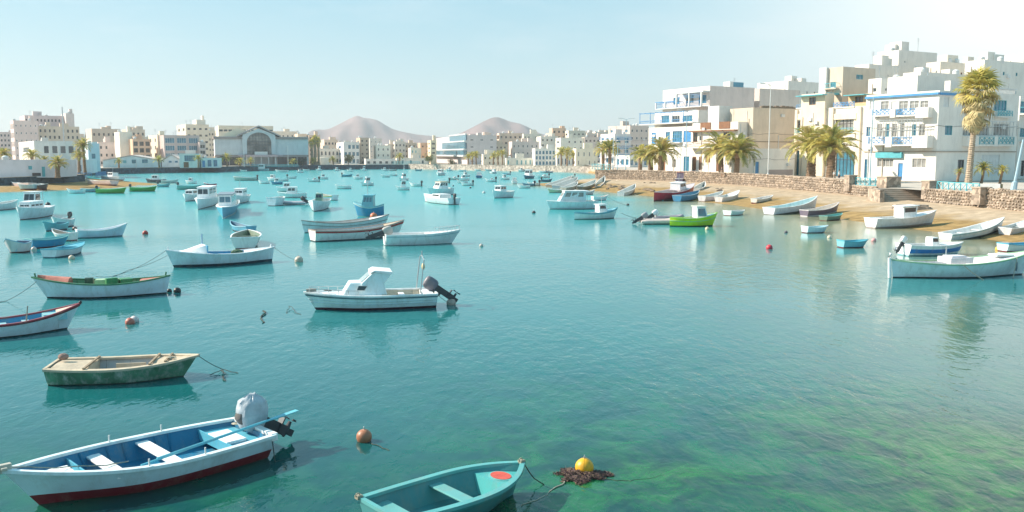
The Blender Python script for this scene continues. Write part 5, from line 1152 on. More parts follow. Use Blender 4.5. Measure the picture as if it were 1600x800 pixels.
def ends(bow, stern, zb=0.0, over_b=0.0, over_s=0.0):
    a, b = at_z(*bow, zb), at_z(*stern, zb); d = (a-b); L = d.length; d.normalize(); a = a+d*over_b; b = b-d*over_s
    c = (a+b)/2; return Vector((c.x, c.y, 0)), math.atan2(d.y, d.x), (a-b).length
def rope(label, pts, m=None, r_=.011, cat='mooring rope', sag=0.0):
    P = []
    rw = random.Random(label)
    for a, b in zip(pts[:-1], pts[1:]):
        a, b = Vector(a), Vector(b); dl = (b-a).length; up = abs(b.z-a.z) > .25; nn = 14; sd = Vector((-(b-a).y, (b-a).x, 0)).normalized() if (b-a).xy.length > .01 else Vector((1, 0, 0)); f1, f2 = rw.uniform(1.5, 3), rw.uniform(4, 7)
        sg = sag or (min(.22, dl*.035) if up else 0)
        for k in range(nn): t = k/nn; P.append(a*(1-t)+b*t - Vector((0, 0, sg*4*t*(1-t))) + (Vector((0, 0, 0)) if up else sd*dl*(.035*math.sin(f1*PI*t)+.012*math.sin(f2*PI*t))))
    P.append(Vector(pts[-1])); o = MB().tube(P, r_, 5).build('mooring_rope', m or M_drope); return tag(o, label, cat, 'mooring ropes')
def buoy(label, px, py, r_, col, z=None, ring=False, belt=None, grp='mooring buoys'):
    p = at_z(px, py, 0); z = r_*.35 if z is None else z; root = empty('buoy', (p.x, p.y, z), random.uniform(0, 6), label, 'buoy', grp)
    MB().sphere((0, 0, 0), r_, 24, 16).build('float', mat('buoy_%s' % '_'.join('%02d' % int(c*99) for c in col), col, .45, .25, 3, .15, 9, dirt=(.08, .05, .03), dscale=.9, damt=.55), root, True)
    mb = MB(); mb.tube([(0, 0, r_*.97), (0, 0, r_*1.18)], r_*.1, 6); mb.tube([(r_*.13*math.cos(a), 0, r_*1.22+r_*.13*math.sin(a)) for a in [2*PI*k/10 for k in range(11)]], r_*.04, 5); mb.build('lifting_eye', M_metal, root)
    if belt: mb = MB().tube([(r_*1.005*math.cos(a), 0, r_*1.005*math.sin(a)) for a in [2*PI*k/32 for k in range(33)]], r_*.022, 5, False); mb.build('mould_seam', paint(belt), root)
    return root
P0 = Vector((0, 0, 0))
CYAN = (0.12, 0.50, 0.56); SKYW = (0.55, 0.70, 0.76)
# ---- 1: blue and white boat with a covered outboard, lower left
pos, hd, L = ends((64, 788), (394, 705), 0.0, .60, 0.1)
r1, pt1, sh1 = boat('white boat with bright blue inside, dark red bottom and a silver covered outboard', pos, hd, L, 2.12, .52, (0.58, 0.70, 0.75), (0.012, 0.17, 0.31), (0.62, 0.70, 0.72), (0.24, 0.025, 0.035), .21, 't', .26, .0, .80, .75, .1,
    (), WHITE, None, None, None, None, None, N=30, floor=.12, fl=2.0, dr=.25, rimw=.07)
Lb = L
def fr(ptf, t, z, ins=.05): return ptf(t, 0, ins, z)
for t in (.42, .63):
    zt = .44; w_ = fr(pt1, t, zt).y; x = -Lb/2+Lb*t; MB().box(x-.13, x+.13, -w_, w_, zt-.04, zt).build('thwart', paint(WHITE), r1, False, .008)
for t in (.175, .735):    # bulkheads under the end decks
    p, q = fr(pt1, t, .24, .22 if t > .5 else .08), fr(pt1, t, sh1(t)-.07, .09 if t > .5 else .06); mb = MB(); x = -Lb/2+Lb*t
    mb.loft([[Vector((x+e, s_*v.y, v.z)) for s_, v in ((1, q), (-1, q), (-1, p), (1, p))] for e in (0, .035)]); mb.build('bulkhead', paint((0.10, 0.40, 0.52)), r1)
for t in (.50, .57, .69, .36, .30):
    mb = MB()
    for sg in (1, -1): mb.tube([Vector((fr(pt1, t, z_).x, sg*(fr(pt1, t, z_).y-.01), z_)) for z_ in (.13, .25, .4, sh1(t)-.05)], .022, 4)
    mb.build('rib', paint((0.012, 0.17, 0.31)), r1)
for nm, ta, tb, zz in (('fore_platform', .74, .95, .43), ('stern_platform', .02, .17, .40)):
    TT = [ta+(tb-ta)*k/6 for k in range(7)]; MB().loft([[fr(pt1, t, zz), fr(pt1, t, zz)*1, ] and [Vector((fr(pt1, t, zz).x, s_*fr(pt1, t, zz).y, z2)) for s_, z2 in ((1, zz), (-1, zz), (-1, zz-.03), (1, zz-.03))] for t in TT]).build(nm, paint((0.10, 0.40, 0.52)), r1)
x = -Lb/2+Lb*.80; MB().box(x-.17, x+.24, -.21, .2, .432, .55).build('white_locker', paint(WHITE), r1, False, .015)
x = -Lb/2+Lb*.13; MB().box(x-.2, x+.24, -.42, .42, .402, .47).build('white_hatch', paint(WHITE), r1, False, .012)
mb = MB(); p = pt1(0, 1); mb.box(p.x-.05, p.x+.10, -p.y*.99, p.y*.99, sh1(0)-.12, sh1(0)+.045); mb.build('transom_cap', paint(WHITE), r1, False, .01)
for t in (.55, .33):
    for sg in (1, -1):
        p = pt1(t, 1); MB().tube([(p.x, sg*(p.y-.03), p.z-.02), (p.x, sg*(p.y-.03), p.z+.16)], .016, 6).build('thole_pin', paint((0.6, 0.6, 0.58)), r1)
mb = MB(); p = pt1(1, 1); mb.box(p.x-.16, p.x+.10, -.05, .05, p.z-.05, p.z+.11); mb.box(p.x-.07, p.x+.03, -.13, .13, p.z+.02, p.z+.07); mb.build('stem_head', paint((0.55, 0.5, 0.42)), r1, False, .01)
outboard(r1, -Lb/2, sh1(0), dict(tilt=1.0, s=1.0, col=(0.06, .06, .07), y=-.05))
# cover over the motor: lumpy bag
cv = MB(); R = []
from mathutils import noise as mnoise
for j in range(27):
    t = j/26; rad = .31*min(1, (4.5*(1-t)+.06))**.55*(.78+.3*math.sin(PI*min(1, t*1.1)))
    ring_ = []
    for a in [2*PI*k/40 for k in range(40)]:
        q = 1/max(abs(math.cos(a)), abs(math.sin(a)))**.45; v = Vector((rad*1.0*math.cos(a)*q, rad*.74*math.sin(a)*q, .74*t+.02*math.cos(2*a)))
        n_ = mnoise.noise(v*4.2+Vector((3, 1, 7)))*.07+abs(mnoise.noise(Vector((math.cos(a)*3, math.sin(a)*3, t*1.6))*1.6))*.11; v *= (1-n_*1.1) if t < .97 else 1
        ring_.append(v + Vector((-Lb/2+.07-.05*t, -.05, sh1(0)-.02)))
    R.append(ring_)
cv.loft(R).build('motor_cover', mat('silver_tarpaulin', (0.42, 0.46, 0.50), .34, .2, 5, .5, 7), r1, True)
def local(root_pos, hd, v): c, s_ = math.cos(hd), math.sin(hd); return Vector((root_pos.x+v.x*c-v.y*s_, root_pos.y+v.x*s_+v.y*c, v.z))
for k, (ya, yb, xa) in enumerate(((-.42, -.16, .30), (-.50, -.30, -.02))):
    A = local(pos, hd, Vector((-Lb/2+Lb*.5+xa, .74-.05*k, sh1(.5)+.0+.04*k))); Bq = local(pos, hd, Vector((-Lb/2-.55, -yb+.1-.02*k, sh1(0)+.20+.05*k)))
    d = (A-Bq).normalized(); mb = MB().tube([Bq+d*.5, A], .024, 8); side = Vector((-d.y, d.x, 0))
    mb.loft([[Bq+side*s_*w_+Vector((0, 0, z_))+d*q for s_, z_ in ((1, .008), (-1, .008), (-1, -.008), (1, -.008))] for q, w_ in ((-.25, .06), (.1, .07), (.5, .03))])
    tag(mb.build('oar', paint((0.14, 0.50, 0.60))), ('upper' if k == 0 else 'lower')+' pale blue oar lying along the near side of the blue inside boat', 'oar', 'oars in the blue inside boat')
mb = MB(); 
anc = at_z(85, 714, 0); 
rope('thin rope lying from the bow over the locker to the forward thwart', [local(pos, hd, Vector((Lb/2-.1, 0, sh1(1)+.04))), local(pos, hd, Vector((Lb*.30, .02, .60))), local(pos, hd, Vector((-Lb/2+Lb*.63, .1, .47))), local(pos, hd, Vector((-Lb/2+Lb*.56, .12, .46)))], M_rope, .012)
g = MB(); c0 = local(pos, hd, Vector((Lb*.385, .05, .47)))
for k in range(3): a = k*2.1; g.tube([c0-Vector((math.cos(a)*.12, math.sin(a)*.12, 0)), c0+Vector((0, 0, .03)), c0+Vector((math.cos(a)*.12, math.sin(a)*.12, .02))], .014, 5)
tag(g.build('grapnel_anchor', M_black), 'small dark grapnel anchor on the fore platform of the blue inside boat', 'anchor')
p = pt1(0.02, 1); a = local(pos, hd, Vector((p.x, p.y, p.z-.1))); rope('dark mooring line from the stern of the blue inside boat', [a, at_z(430, 722, .0), at_z(520, 704, -.02)], None, .011)
# ---- 2: teal dinghy, bottom centre
TD = (0.065, 0.25, 0.255)
pos, hd, L = Vector((-1.0, 15.2, 0)), math.radians(40), 3.15
r2, pt2, sh2 = boat('rounded teal fibreglass dinghy with a red lidded bow locker', pos, hd, L, 1.45, .46, TD, (0.06, 0.23, 0.24), (0.11, 0.37, 0.37), TD, .05, 't', .10, .02, .86, .3, 0.05, (), None, N=30, floor=.07, fl=2.9, dr=.12, rimw=.075, group='boats moored in the lagoon')
def twt(root, ptf, t, z_, w2, m, nm='thwart'):
    LL = 3.15; w_ = fr(ptf, t, z_).y; x = fr(ptf, t, z_).x; return MB().box(x-w2/2, x+w2/2, -w_, w_, z_-.035, z_).build(nm, m, root, False, .012)
M_td = paint((0.14, 0.39, 0.38)); twt(r2, pt2, .50, .36, .26, M_td)
st = MB(); TT = [.02, .08, .16]; st.loft([[Vector((fr(pt2, t, .33).x, s_*fr(pt2, t, z2).y, z2)) for s_, z2 in ((1, .33), (-1, .33), (-1, .08), (1, .08))] for t in TT]); st.build('stern_seat', M_td, r2, False, .012)
lk = MB(); TT = [.76+.22*k/8 for k in range(9)]
lk.loft([[Vector((pt2(t, 0, .05, z2).x, s_*pt2(t, 0, .05, z2).y, z2)) for s_, z2 in ((1, .42), (-1, .42), (-1, .09), (1, .09))] for t in TT]); bl = lk.build('bow_locker', paint((0.08, 0.38, 0.38)), r2)
xx = pt2(.855, 1).x-.08
def disc(r_, z0, z1, m, nm, par, cx, sx=1.0): return MB().loft([[Vector((cx+r_*sx*math.cos(a), r_*math.sin(a), z_)) for a in [2*PI*k/28 for k in range(28)]] for z_ in (z0, z1)]).build(nm, m, par)
disc(.27, .421, .432, paint((0.12, 0.45, 0.45)), 'locker_ring', bl, xx, .75); disc(.225, .433, .44, mat('red_lid', (0.62, 0.10, 0.07), .5, .25, 6, .3, 10), 'locker_lid', bl, xx, .75)
for f in (1, -1):
    mb = MB().loft([[Vector((pt2(t, 0, -o, sh2(t)*q).x, f*pt2(t, 0, -o, sh2(t)*q).y, sh2(t)*q)) for q, o in ((.80, .0), (.80, .03), (.90, .03), (.90, .0))] for t in [i/30 for i in range(31)]]); mb.build('rubbing_strake', paint((0.06, 0.30, 0.31)), r2)
sk = MB().loft([[Vector((pt2(t, 0, .2, .075).x, s_*.09, z_)) for s_, z_ in ((1, .072), (-1, .072), (-1, .10), (1, .10))] for t in (.18, .45, .74)]); sk.build('keelson', mat('worn_board', (0.34, 0.36, 0.26), .7, .4, 4, dirt=(.2, .15, .08), dscale=2, damt=.9), r2)
for (t, s_) in ((.99, 0), (.0, 1)):
    p = pt2(t, 1); v = Vector((p.x, s_*(p.y-.02), p.z)); mb = MB(); mb.box(v.x-.06, v.x+.05, v.y-.05, v.y+.05, v.z, v.z+.06); mb.tube([(v.x-.03+.04*math.cos(a), v.y, v.z+.07+.03*math.sin(a)) for a in [2*PI*k/10 for k in range(11)]], .012, 5); mb.build('mooring_cleat', paint((0.35, 0.30, 0.22)), r2)
bw = local(pos, hd, Vector((pt2(1, 1).x, 0, sh2(1)+.02))); rope('short dark painter hanging from the bow of the teal dinghy', [bw, at_z(835, 748, .12), at_z(850, 757, .0)], None, .011)
# ---- 3: weathered green boat
pos, hd, L = ends((290, 588), (84, 596), 0.0, .35, .03)
r3, pt3, sh3 = boat('old flat boat with pale wooden decks and peeling green sides', pos, hd, L, 1.65, .44, (0.16, 0.30, 0.20), (0.42, 0.42, 0.42), (0.50, 0.41, 0.30), (0.04, 0.06, 0.04), .03, 't', .16, .05, .82, .55, 0.05, (), None, (.70, (0.52, 0.41, 0.29)), (.27, (0.55, 0.46, 0.35)), None, N=26, floor=.1, fl=2.5, rimw=.13)
mg = mat('peeling_green_paint', (0.10, 0.27, 0.17), .7, .35, 2.2, .4, 9, dirt=(0.46, 0.50, 0.46), dscale=1.1, damt=.95); [o.data.materials.__setitem__(0, mg) for o in r3.children if o.name.startswith('hull')]
MWD = mat('bare_plywood', (0.55, 0.45, 0.33), .8, .25, 3, .3, 10, dirt=(.4, .36, .3), dscale=1, damt=.6)
for o in r3.children:
    if o.name.split('.')[0] in ('foredeck', 'aft_deck', 'gunwale'): o.data.materials[0] = MWD
for t, nm in ((.70, 'deck_batten'), (.80, 'deck_batten'), (.27, 'deck_batten')):
    p = pt3(t, 1); MB().box(p.x-.03, p.x+.03, -p.y+.03, p.y-.03, p.z+.035, p.z+.075).build(nm, mat('brown_batten', (0.32, 0.24, 0.16), .8, .3, 4), r3)
p = pt3(.5, 1); MB().box(-.35, .45, .36, .40, .14, .36).build('side_board', MWD, r3); MB().box(-.55, -.2, -.5, .5, .13, .17).build('bottom_board', MWD, r3)
lump = MB().sphere(Vector((-L/2+.22, .30, sh3(0)+.14)), .12, 14, 10, (1.2, 1, .8)); tag(lump.build('bundled_rag', mat('rag', (0.3, 0.2, 0.17), .95, .4, 9, 1, 12), None, True), 'brown rag bundle on the aft deck corner of the green boat', 'rag')
ro = [o for o in COL.objects if o.name.startswith('bundled_rag')][0]; ro.location = pos; ro.rotation_euler.z = hd
bw = local(pos, hd, Vector((pt3(1, 1).x, 0, sh3(1)))); rope('dark mooring rope dropping from the bow of the green boat', [bw, at_z(348, 577, .02)], None, .010)
rope('floating tangle of dark rope off the bow of the green boat', [at_z(328, 586, .02), at_z(346, 578, .08), at_z(352, 595, .02), at_z(347, 577, .08), at_z(372, 583, .01)], None, .011)
# ---- 4: white boat with red and green fittings
pos, hd, L = ends((80, 466), (262, 459), 0.0, .72, .15)
r4, pt4, sh4 = boat('long white boat with salmon red ends and a green cluttered middle', pos, hd, L, 1.75, .62, (0.66, 0.70, 0.76), (0.10, 0.26, 0.12), (0.05, 0.20, 0.10), (0.015, 0.02, 0.03), .07, 'd', .34, .22, .8, .7, .25, (.5,), (0.4, .5, .3), (.74, (0.50, 0.13, 0.10)), (.22, (0.55, 0.2, 0.14)), None, N=26, rimw=.06, posts=True, floor=.15)
for q, (t, y, sx, sy, h_, c) in enumerate(((.46, .25, .95, .45, .26, (0.42, 0.58, 0.34)), (.60, -.1, .35, .3, .3, (0.03, 0.08, 0.06)), (.38, -.2, .6, .5, .18, (0.52, 0.56, 0.38)), (.52, -.35, .5, .3, .16, (0.6, 0.58, 0.48)), (.33, .2, .5, .5, .26, (0.05, 0.24, 0.10)), (.42, .55, .5, .2, .34, (0.05, 0.26, 0.10)))):
    x = -L/2+L*t; o = MB().cbox(0, 0, h_/2, sx, sy, h_).build('storage_box', paint(c), None, False, .02); o.location = local(pos, hd, Vector((x, y, .54))); o.rotation_euler.z = hd+.1*q
    tag(o, ('long pale green crate', 'dark upright bin', 'flat khaki box', 'cream low box', 'deep green box', 'tall narrow green box')[q]+' lying inside the red and green boat', 'box', 'gear in the red and green boat')
MB().loft([[Vector((-L/2+L*t, s_*pt4(t, 0, .1, .5).y, sh4(t)+z_)) for s_, z_ in ((1, .0), (.5, .14), (-.5, .14), (-1, .0))] for t in (.73, .8, .9, .96)]).build('red_tarpaulin', mat('salmon_cloth', (0.55, 0.20, 0.15), .85, .2, 3, .5, 6), r4)
p = at_z(277, 457, 0); o = empty('buoy', (p.x, p.y, .05), 0, 'pair of small black floats off the stern of the red and green boat', 'buoy'); MB().sphere((0, 0, .02), .17, 12, 8).build('float', M_black, o, True); MB().sphere((-.4, .1, 0), .12, 12, 8).build('float', M_black, o, True)
# ---- 5: white boat cut by left edge
pos, hd, L = ends((104, 514), (-70, 531), 0.0, .5, .2)
r5, pt5, sh5 = boat('white boat with a dark red rim and blue inside cut by the left picture edge', pos, hd, L, 1.6, .48, (0.62, 0.70, 0.74), (0.06, 0.28, 0.46), (0.28, 0.04, 0.06), (0.015, 0.02, 0.03), .05, 't', .42, 0, .8, .6, 0, (.4, .58), (0.35, 0.6, 0.66), (.82, (0.66, 0.52, 0.42)), None, (DRED, .88, .97), N=24, rimw=.05)
x = -L/2+L*.70; MB().loft([[Vector((x+e, s_*.35, z_)) for s_, z_ in ((1, .42), (-1, .42), (-.8, .62), (.8, .62))] for e in (0, .75)]).build('hatch_box', paint((0.24, 0.52, 0.56)), r5)
for k in range(2): MB().tube([(x-.55, -.1+.2*k, .2), (x-.45, .05, .95)], .02, 6).build('upright_stick', paint((0.3, 0.25, 0.2)), r5)
MB().sphere(Vector((pt5(1, 1).x, 0, sh5(1)+.03)), .06, 10, 8).build('stem_knob', M_black, r5, True)
# ---- 6: cabin boat, centre
pos, hd, L = ends((492, 484), (680, 477), 0.0, .42, .0)
r6, pt6, sh6 = boat('white cabin cruiser with a black outboard and steel arch, in the middle', pos, hd, L, 1.9, .60, (0.66, 0.76, 0.80), (0.62, 0.54, 0.42), (0.78, 0.78, 0.76), (0.07, 0.02, 0.04), .10, 't', .14, .0, .86, .6, .05, (.25,), WHITE, (.42, WHITE), (.10, WHITE), ((0.04, 0.14, 0.20), .80, .87), None, None, N=26, floor=.25, rimw=.06, fl=2.2)
for q in (.42, .60):
    mb = MB()
    for f in (1, -1): mb.loft([[Vector((pt6(t, 0, -o, sh6(t)*qq).x, f*pt6(t, 0, -o, sh6(t)*qq).y, sh6(t)*qq)) for qq, o in ((q, 0), (q+.01, .018), (q+.03, .018), (q+.045, 0))] for t in [i/26 for i in range(27)]])
    mb.build('plank_line', paint((0.50, 0.62, 0.68)), r6)
def cab6(xa, xb, za, zb, wa, wb, tf, ta, nm):   # body with raked front (tf) and rear (ta)
    mb = MB(); mb.loft([[Vector((xa, -wa, za)), Vector((xb, -wb, za)), Vector((xb-tf, -wb*.85, zb)), Vector((xa+ta, -wa*.9, zb))], [Vector((xa, wa, za)), Vector((xb, wb, za)), Vector((xb-tf, wb*.85, zb)), Vector((xa+ta, wa*.9, zb))]]); return mb.build(nm, paint((0.66, 0.75, 0.79)), r6, False, .05)
X = lambda t: -L/2+L*t
c1 = cab6(X(.40), X(.72), .60, 1.12, .62, .52, .32, .0, 'fore_cabin'); 
mb = MB(); W6 = .60
prof = [(X(.38), .60), (X(.57), .60), (X(.575), 1.1), (X(.50), 1.46), (X(.47), 1.54), (X(.365), 1.49), (X(.352), 1.40), (X(.405), 1.08)]
mb.prism(prof, -W6, W6); c2 = mb.build('wheelhouse', paint((0.66, 0.75, 0.79)), r6, False, .03)
MB().loft([[Vector((X(.352)-.06, y, 1.44)), Vector((X(.48), y, 1.56)), Vector((X(.508), y, 1.50)), Vector((X(.503), y, 1.54)), Vector((X(.475), y, 1.62)), Vector((X(.352)-.06, y, 1.54))] for y in (-.66, .66)]).build('wheelhouse_roof', paint(WHITE), r6)
for sg in (-1, 1):
    wq = MB().loft([[Vector((x, sg*(.60+e), z_)) for x, z_ in ((X(.55), .80), (X(.615), .82), (X(.60), 1.03), (X(.525), 1.01))] for e in (.0, .03)]); fr_ = wq.build('window_frame', M_frame, c1); MB().loft([[Vector((x, sg*(.60+e), z_)) for x, z_ in ((X(.553), .83), (X(.607), .845), (X(.594), 1.005), (X(.533), .985))] for e in (.028, .04)]).build('pane', M_glass, fr_)
for k in range(2):
    y0 = -.5+.52*k; n_ = Vector((.85, 0, .53))*.02; A = [Vector((X(.57), y0, 1.13)), Vector((X(.57), y0+.46, 1.13)), Vector((X(.507), y0+.46, 1.42)), Vector((X(.507), y0, 1.42))]
    MB().loft([[v+n_*.2 for v in A], [v+n_*1.6 for v in A]]).build('windscreen_pane', mat('pale_glass', (0.35, 0.45, 0.47), .12, .2, 1), c2)
mb = MB(); pts = [(X(.13), -.72, .66), (X(.10), -.66, 2.0), (X(.10), 0, 2.12), (X(.10), .66, 2.0), (X(.13), .72, .66)]; mb.tube(pts, .026, 6); mb.tube([(X(.10), .0, 2.1), (X(.10), .0, 2.3)], .03, 6); mb.build('steel_arch', M_metal, r6)
MB().sphere((X(.10)+.02, .55, 1.72), .14, 10, 8, (.5, 1, 1)).build('life_ring_light', paint((0.6, 0.45, 0.2)), r6, True)
mb = MB()
for sg in (1, -1):
    pp = []
    for k in range(6):
        t = .60+.36*k/5; p = pt6(t, 1); q = Vector((p.x, sg*p.y*.88, p.z+.20)); pp.append(q); mb.tube([(p.x, sg*p.y*.88, p.z), q], .012, 4)
    mb.tube(pp, .014, 5)
mb.build('bow_rail', M_metal, r6)
mb = MB(); mb.box(L/2-.5, L/2-.1, -.08, .08, sh6(1)+.02, sh6(1)+.12); mb.build('anchor_roller', paint((0.3, 0.28, 0.25)), r6)
outboard(r6, -L/2+.05, sh6(0)+.02, dict(tilt=.95, s=1.12, col=(0.16, 0.15, 0.19)))
buoy('pale buoy tied off the stern of the cabin cruiser in the middle', 705, 476, .20, (0.52, 0.42, 0.36)); st_ = local(pos, hd, Vector((-L/2, .3, .55))); rope('mooring rope from the cabin cruiser stern to its pale buoy', [st_, at_z(704, 475, .2)], None, .010)
# ---- 7: white boat with a blue open middle
pos, hd, L = ends((272, 418), (424, 408), 0.0, .42, .2)
r7, pt7, sh7 = boat('white double ended boat with a blue inside and a white spray hood', pos, hd, L, 1.9, .66, (0.66, 0.72, 0.76), (0.07, 0.33, 0.55), (0.70, 0.72, 0.74), (0.02, 0.05, 0.08), .14, 'd', .34, .18, .8, .5, .2, (.38, .52), (0.12, 0.42, 0.66), (.72, WHITE), (.26, WHITE), None, N=26, rimw=.06, posts=True)
mb = MB(); x0 = X7 = -L/2+L*.66
mb.loft([[Vector((x0, y, z_)) for y, z_ in ((.7, .70), (.5, 1.2), (-.5, 1.2), (-.7, .70))], [Vector((x0+.9, y, z_)) for y, z_ in ((.62, .74), (.3, .95), (-.3, .95), (-.62, .74))], [Vector((x0+1.5, y, z_)) for y, z_ in ((.4, .82), (.2, .84), (-.2, .84), (-.4, .82))]]); mb.build('spray_hood', paint(WHITE), r7, True)
MB().tube([(x0-.05, -.6, .6), (x0-.05, -.6, 1.75)], .04, 6).build('short_mast', paint((0.3, 0.45, 0.6)), r7)
MB().box(x0-.06, x0, -.68, .68, .62, 1.18).build('hood_bulkhead', paint((0.10, 0.42, 0.66)), r7)
MB().sphere((-L/2+L*.36, 0, .66), .3, 10, 7, (1.2, .8, .5)).build('net_heap', mat('green_net', (0.08, 0.14, 0.08), .95, .5, 9, 1, 10), r7, True)
buoy('pale brown buoy off the stern of the white double ended boat', 467, 409, .25, (0.62, 0.52, 0.42)); rope('mooring rope from the white double ended boat to its buoy', [local(pos, hd, Vector((-L/2, 0, .8))), at_z(466, 408, .2)], None, .010)
rope('mooring rope running left from the bow of the white double ended boat', [local(pos, hd, Vector((L/2, 0, .95))), at_z(178, 432, .0)], None, .010)
# ---- 8, 9, 10: the trio
pos, hd, L = ends((598, 358), (474, 364), 0.0, .6, .15); boat('long white boat with brown rims lying behind the red striped one', pos, hd, L, 2.0, .72, (0.68, 0.70, 0.72), (0.5, 0.48, 0.46), (0.28, 0.22, 0.2), GREYD, .05, 'd', .5, .3, .8, .6, .3, (.3, .5), WHITE, (.8, WHITE), (.15, WHITE), ((0.25, .25, .24), .62, .68), N=22)
buoy('orange float resting at the bow of the brown rimmed white boat', 584, 351, .32, (0.7, 0.2, 0.09), .75)
pos, hd, L = ends((618, 370), (490, 377), 0.0, .75, .1); boat('white boat with a dark red stripe in the middle of the group of three', pos, hd, L, 1.9, .72, (0.74, 0.72, 0.70), (0.45, 0.5, 0.52), (0.42, 0.30, 0.25), (0.05, 0.03, 0.04), .07, 't', .55, .1, .8, .7, .05, (.3, .5, .66), WHITE, (.8, (0.6, 0.48, 0.36)), None, (RED, .78, .92), N=22)
pos, hd, L = ends((706, 380), (601, 383), 0.0, .65, 0.0); r10, pt10, sh10 = boat('clean white fibreglass boat with a raised bow and a tilted outboard', pos, hd, L, 1.9, .74, (0.74, 0.77, 0.78), (0.66, 0.66, 0.64), WHITE, (0.20, 0.30, 0.30), .03, 't', .22, .0, .88, .8, .0, (.3,), WHITE, (.55, WHITE), None, ((0.45, 0.55, 0.62), .78, .84), None, dict(tilt=1.25, s=1.3, col=(0.5, 0.46, 0.42)), N=22)
mb = MB(); pp = [[], []]
for sg in (0, 1):
    for k in range(6): t = .68+.3*k/5; p = pt10(t, 1); q = Vector((p.x, (1, -1)[sg]*p.y*.9, p.z+.3)); pp[sg].append(q); mb.tube([(q.x, q.y, p.z), q], .014, 4)
    mb.tube(pp[sg], .018, 5)
mb.build('bow_rail', M_metal, r10)
# ---- remaining named boats given by bow and stern pixels on the water
def B2(label, bow, stern, B, ob=.3, os_=.1, **k):
    p, h, L = ends(bow, stern, k.pop('zb', 0.0), ob, os_); return boat(label, p, h, L, B, **k)
WH = (0.72, 0.74, 0.75)
B2('white open boat cut by the left edge, farther one by the white cabin boat', (26, 326), (-40, 331), 1.9, F=.7, hull=WH)
B2('white cabin fishing boat with round portholes near the left edge', (31, 344), (72, 337), 2.2, .4, .2, F=.95, hull=(0.70, 0.74, 0.76), rb=.3, fore=(.5, WHITE), aft=(.2, WHITE), cab=dict(t0=.35, t1=.78, h=.75, nw=3, v=(.4, .62), w=.7, roof=False, rail=1), typ='t')
B2('white topped launch canopy boat just behind the porthole boat', (34, 338), (64, 334), 1.9, .2, .1, F=.8, hull=WH, cab=dict(t0=.3, t1=.62, h=1.6, nw=1, roofback=.6, rail=0))
B2('plain blue grey rowing boat with empty interior, long and low', (185, 369), (122, 372), 1.5, .7, .1, F=.55, hull=(0.55, 0.66, 0.74), inner=(0.55, 0.6, 0.66), rb=.45, typ='t', bottom=(0.1, .2, .25))
B2('bright blue painted wooden rowing boat with a pale rim', (106, 383), (50, 388), 1.3, .1, .2, F=.55, hull=(0.03, 0.30, 0.52), inner=(0.2, 0.45, 0.5), rim=(0.2, 0.5, 0.5), rb=.12)
B2('small white boat with turquoise decks nearest of the left cluster', (128, 394), (78, 403), 1.4, .3, .1, F=.45, hull=(0.66, 0.68, 0.7), inner=(0.1, 0.4, 0.5), rim=(0.12, 0.46, 0.58), fore=(.62, (0.12, 0.46, 0.58)), aft=(.2, (0.12, .46, .58)), bottom=(0.05, .1, .15), rb=.2)
B2('small turquoise rimmed round dinghy at the back of the left cluster', (70, 362), (98, 358), 1.3, .2, .1, F=.5, hull=(0.2, 0.5, 0.56), inner=(0.15, 0.3, 0.36), rim=(0.15, 0.5, 0.58))
B2('white stubby dinghy behind the turquoise rimmed one', (84, 356), (108, 353), 1.4, .1, .1, F=.6, hull=WH, motor=dict(s=.9))
B2('small white dinghy with cream inside squeezed behind the blue rowing boat', (84, 375), (114, 376), 1.2, .1, .1, F=.5, hull=(0.75, 0.73, 0.68), inner=(0.6, 0.45, 0.34))
B2('grey and white dinghy with a dark blue cover at the left edge', (12, 396), (36, 393), 1.5, .1, .2, F=.6, hull=(0.62, 0.56, 0.56), inner=NAVY, rim=(0.3, 0.5, 0.6), seats=(), fore=(.7, (0.3, .5, .6)))
B2('white cabin boat seen bow on with two big square windows', (309, 328), (336, 316), 2.3, .3, .2, F=1.0, hull=(0.72, 0.76, 0.76), rb=.25, fore=(.5, WHITE), cab=dict(t0=.3, t1=.7, h=1.35, nw=2, v=(.45, .88), w=.75, rake=.1))
B2('blue hulled cabin boat seen bow on with two framed windows', (348, 342), (362, 326), 2.2, .3, .2, F=.9, hull=(0.06, 0.38, 0.56), rim=WHITE, bottom=WHITE, rb=.25, fore=(.5, WHITE), cab=dict(t0=.35, t1=.72, h=1.25, nw=2, v=(.4, .85), w=.78, rake=.05, glass='b', rcol=(0.2, .25, .3)))
B2('small white launch left of the big windowed white cabin boat', (289, 315), (310, 311), 1.8, .2, .1, F=.7, hull=WH, fore=(.5, WHITE), cab=dict(t0=.35, t1=.7, h=.7, nw=1))
B2('white launch with a brown window strip right of the blue hulled cabin boat', (368, 319), (383, 314), 1.9, .2, .1, F=.8, hull=WH, fore=(.5, WHITE), cab=dict(t0=.3, t1=.68, h=1.0, nw=1, v=(.55, .8), mast=1.2))
B2('small light blue dinghy with a dark red fender at its stern', (362, 359), (392, 363), 1.2, .2, .1, F=.42, hull=(0.16, 0.46, 0.62), inner=(0.08, 0.2, 0.3), rim=(0.3, .55, .65))
B2('stubby white boat with dark green seats seen from astern', (388, 376), (383, 389), 2.0, .2, .1, F=.7, hull=(0.74, 0.7, 0.66), inner=(0.14, 0.2, 0.14), rim=WHITE, seats=(.3, .5, .7), rb=.1, tw=.9)
B2('white square sterned open boat beside a grey inflatable', (442, 320), (424, 322), 1.8, .2, 0, F=.95, hull=(0.70, 0.72, 0.76), rb=.1)
B2('white flared bow fishing boat with a green box amidships', (490, 331), (506, 324), 2.2, .4, .1, F=.95, hull=WH, rb=.3, cab=dict(t0=.35, t1=.5, h=.9, nw=1, w=.35, col=(0.12, .26, .2), roof=False))
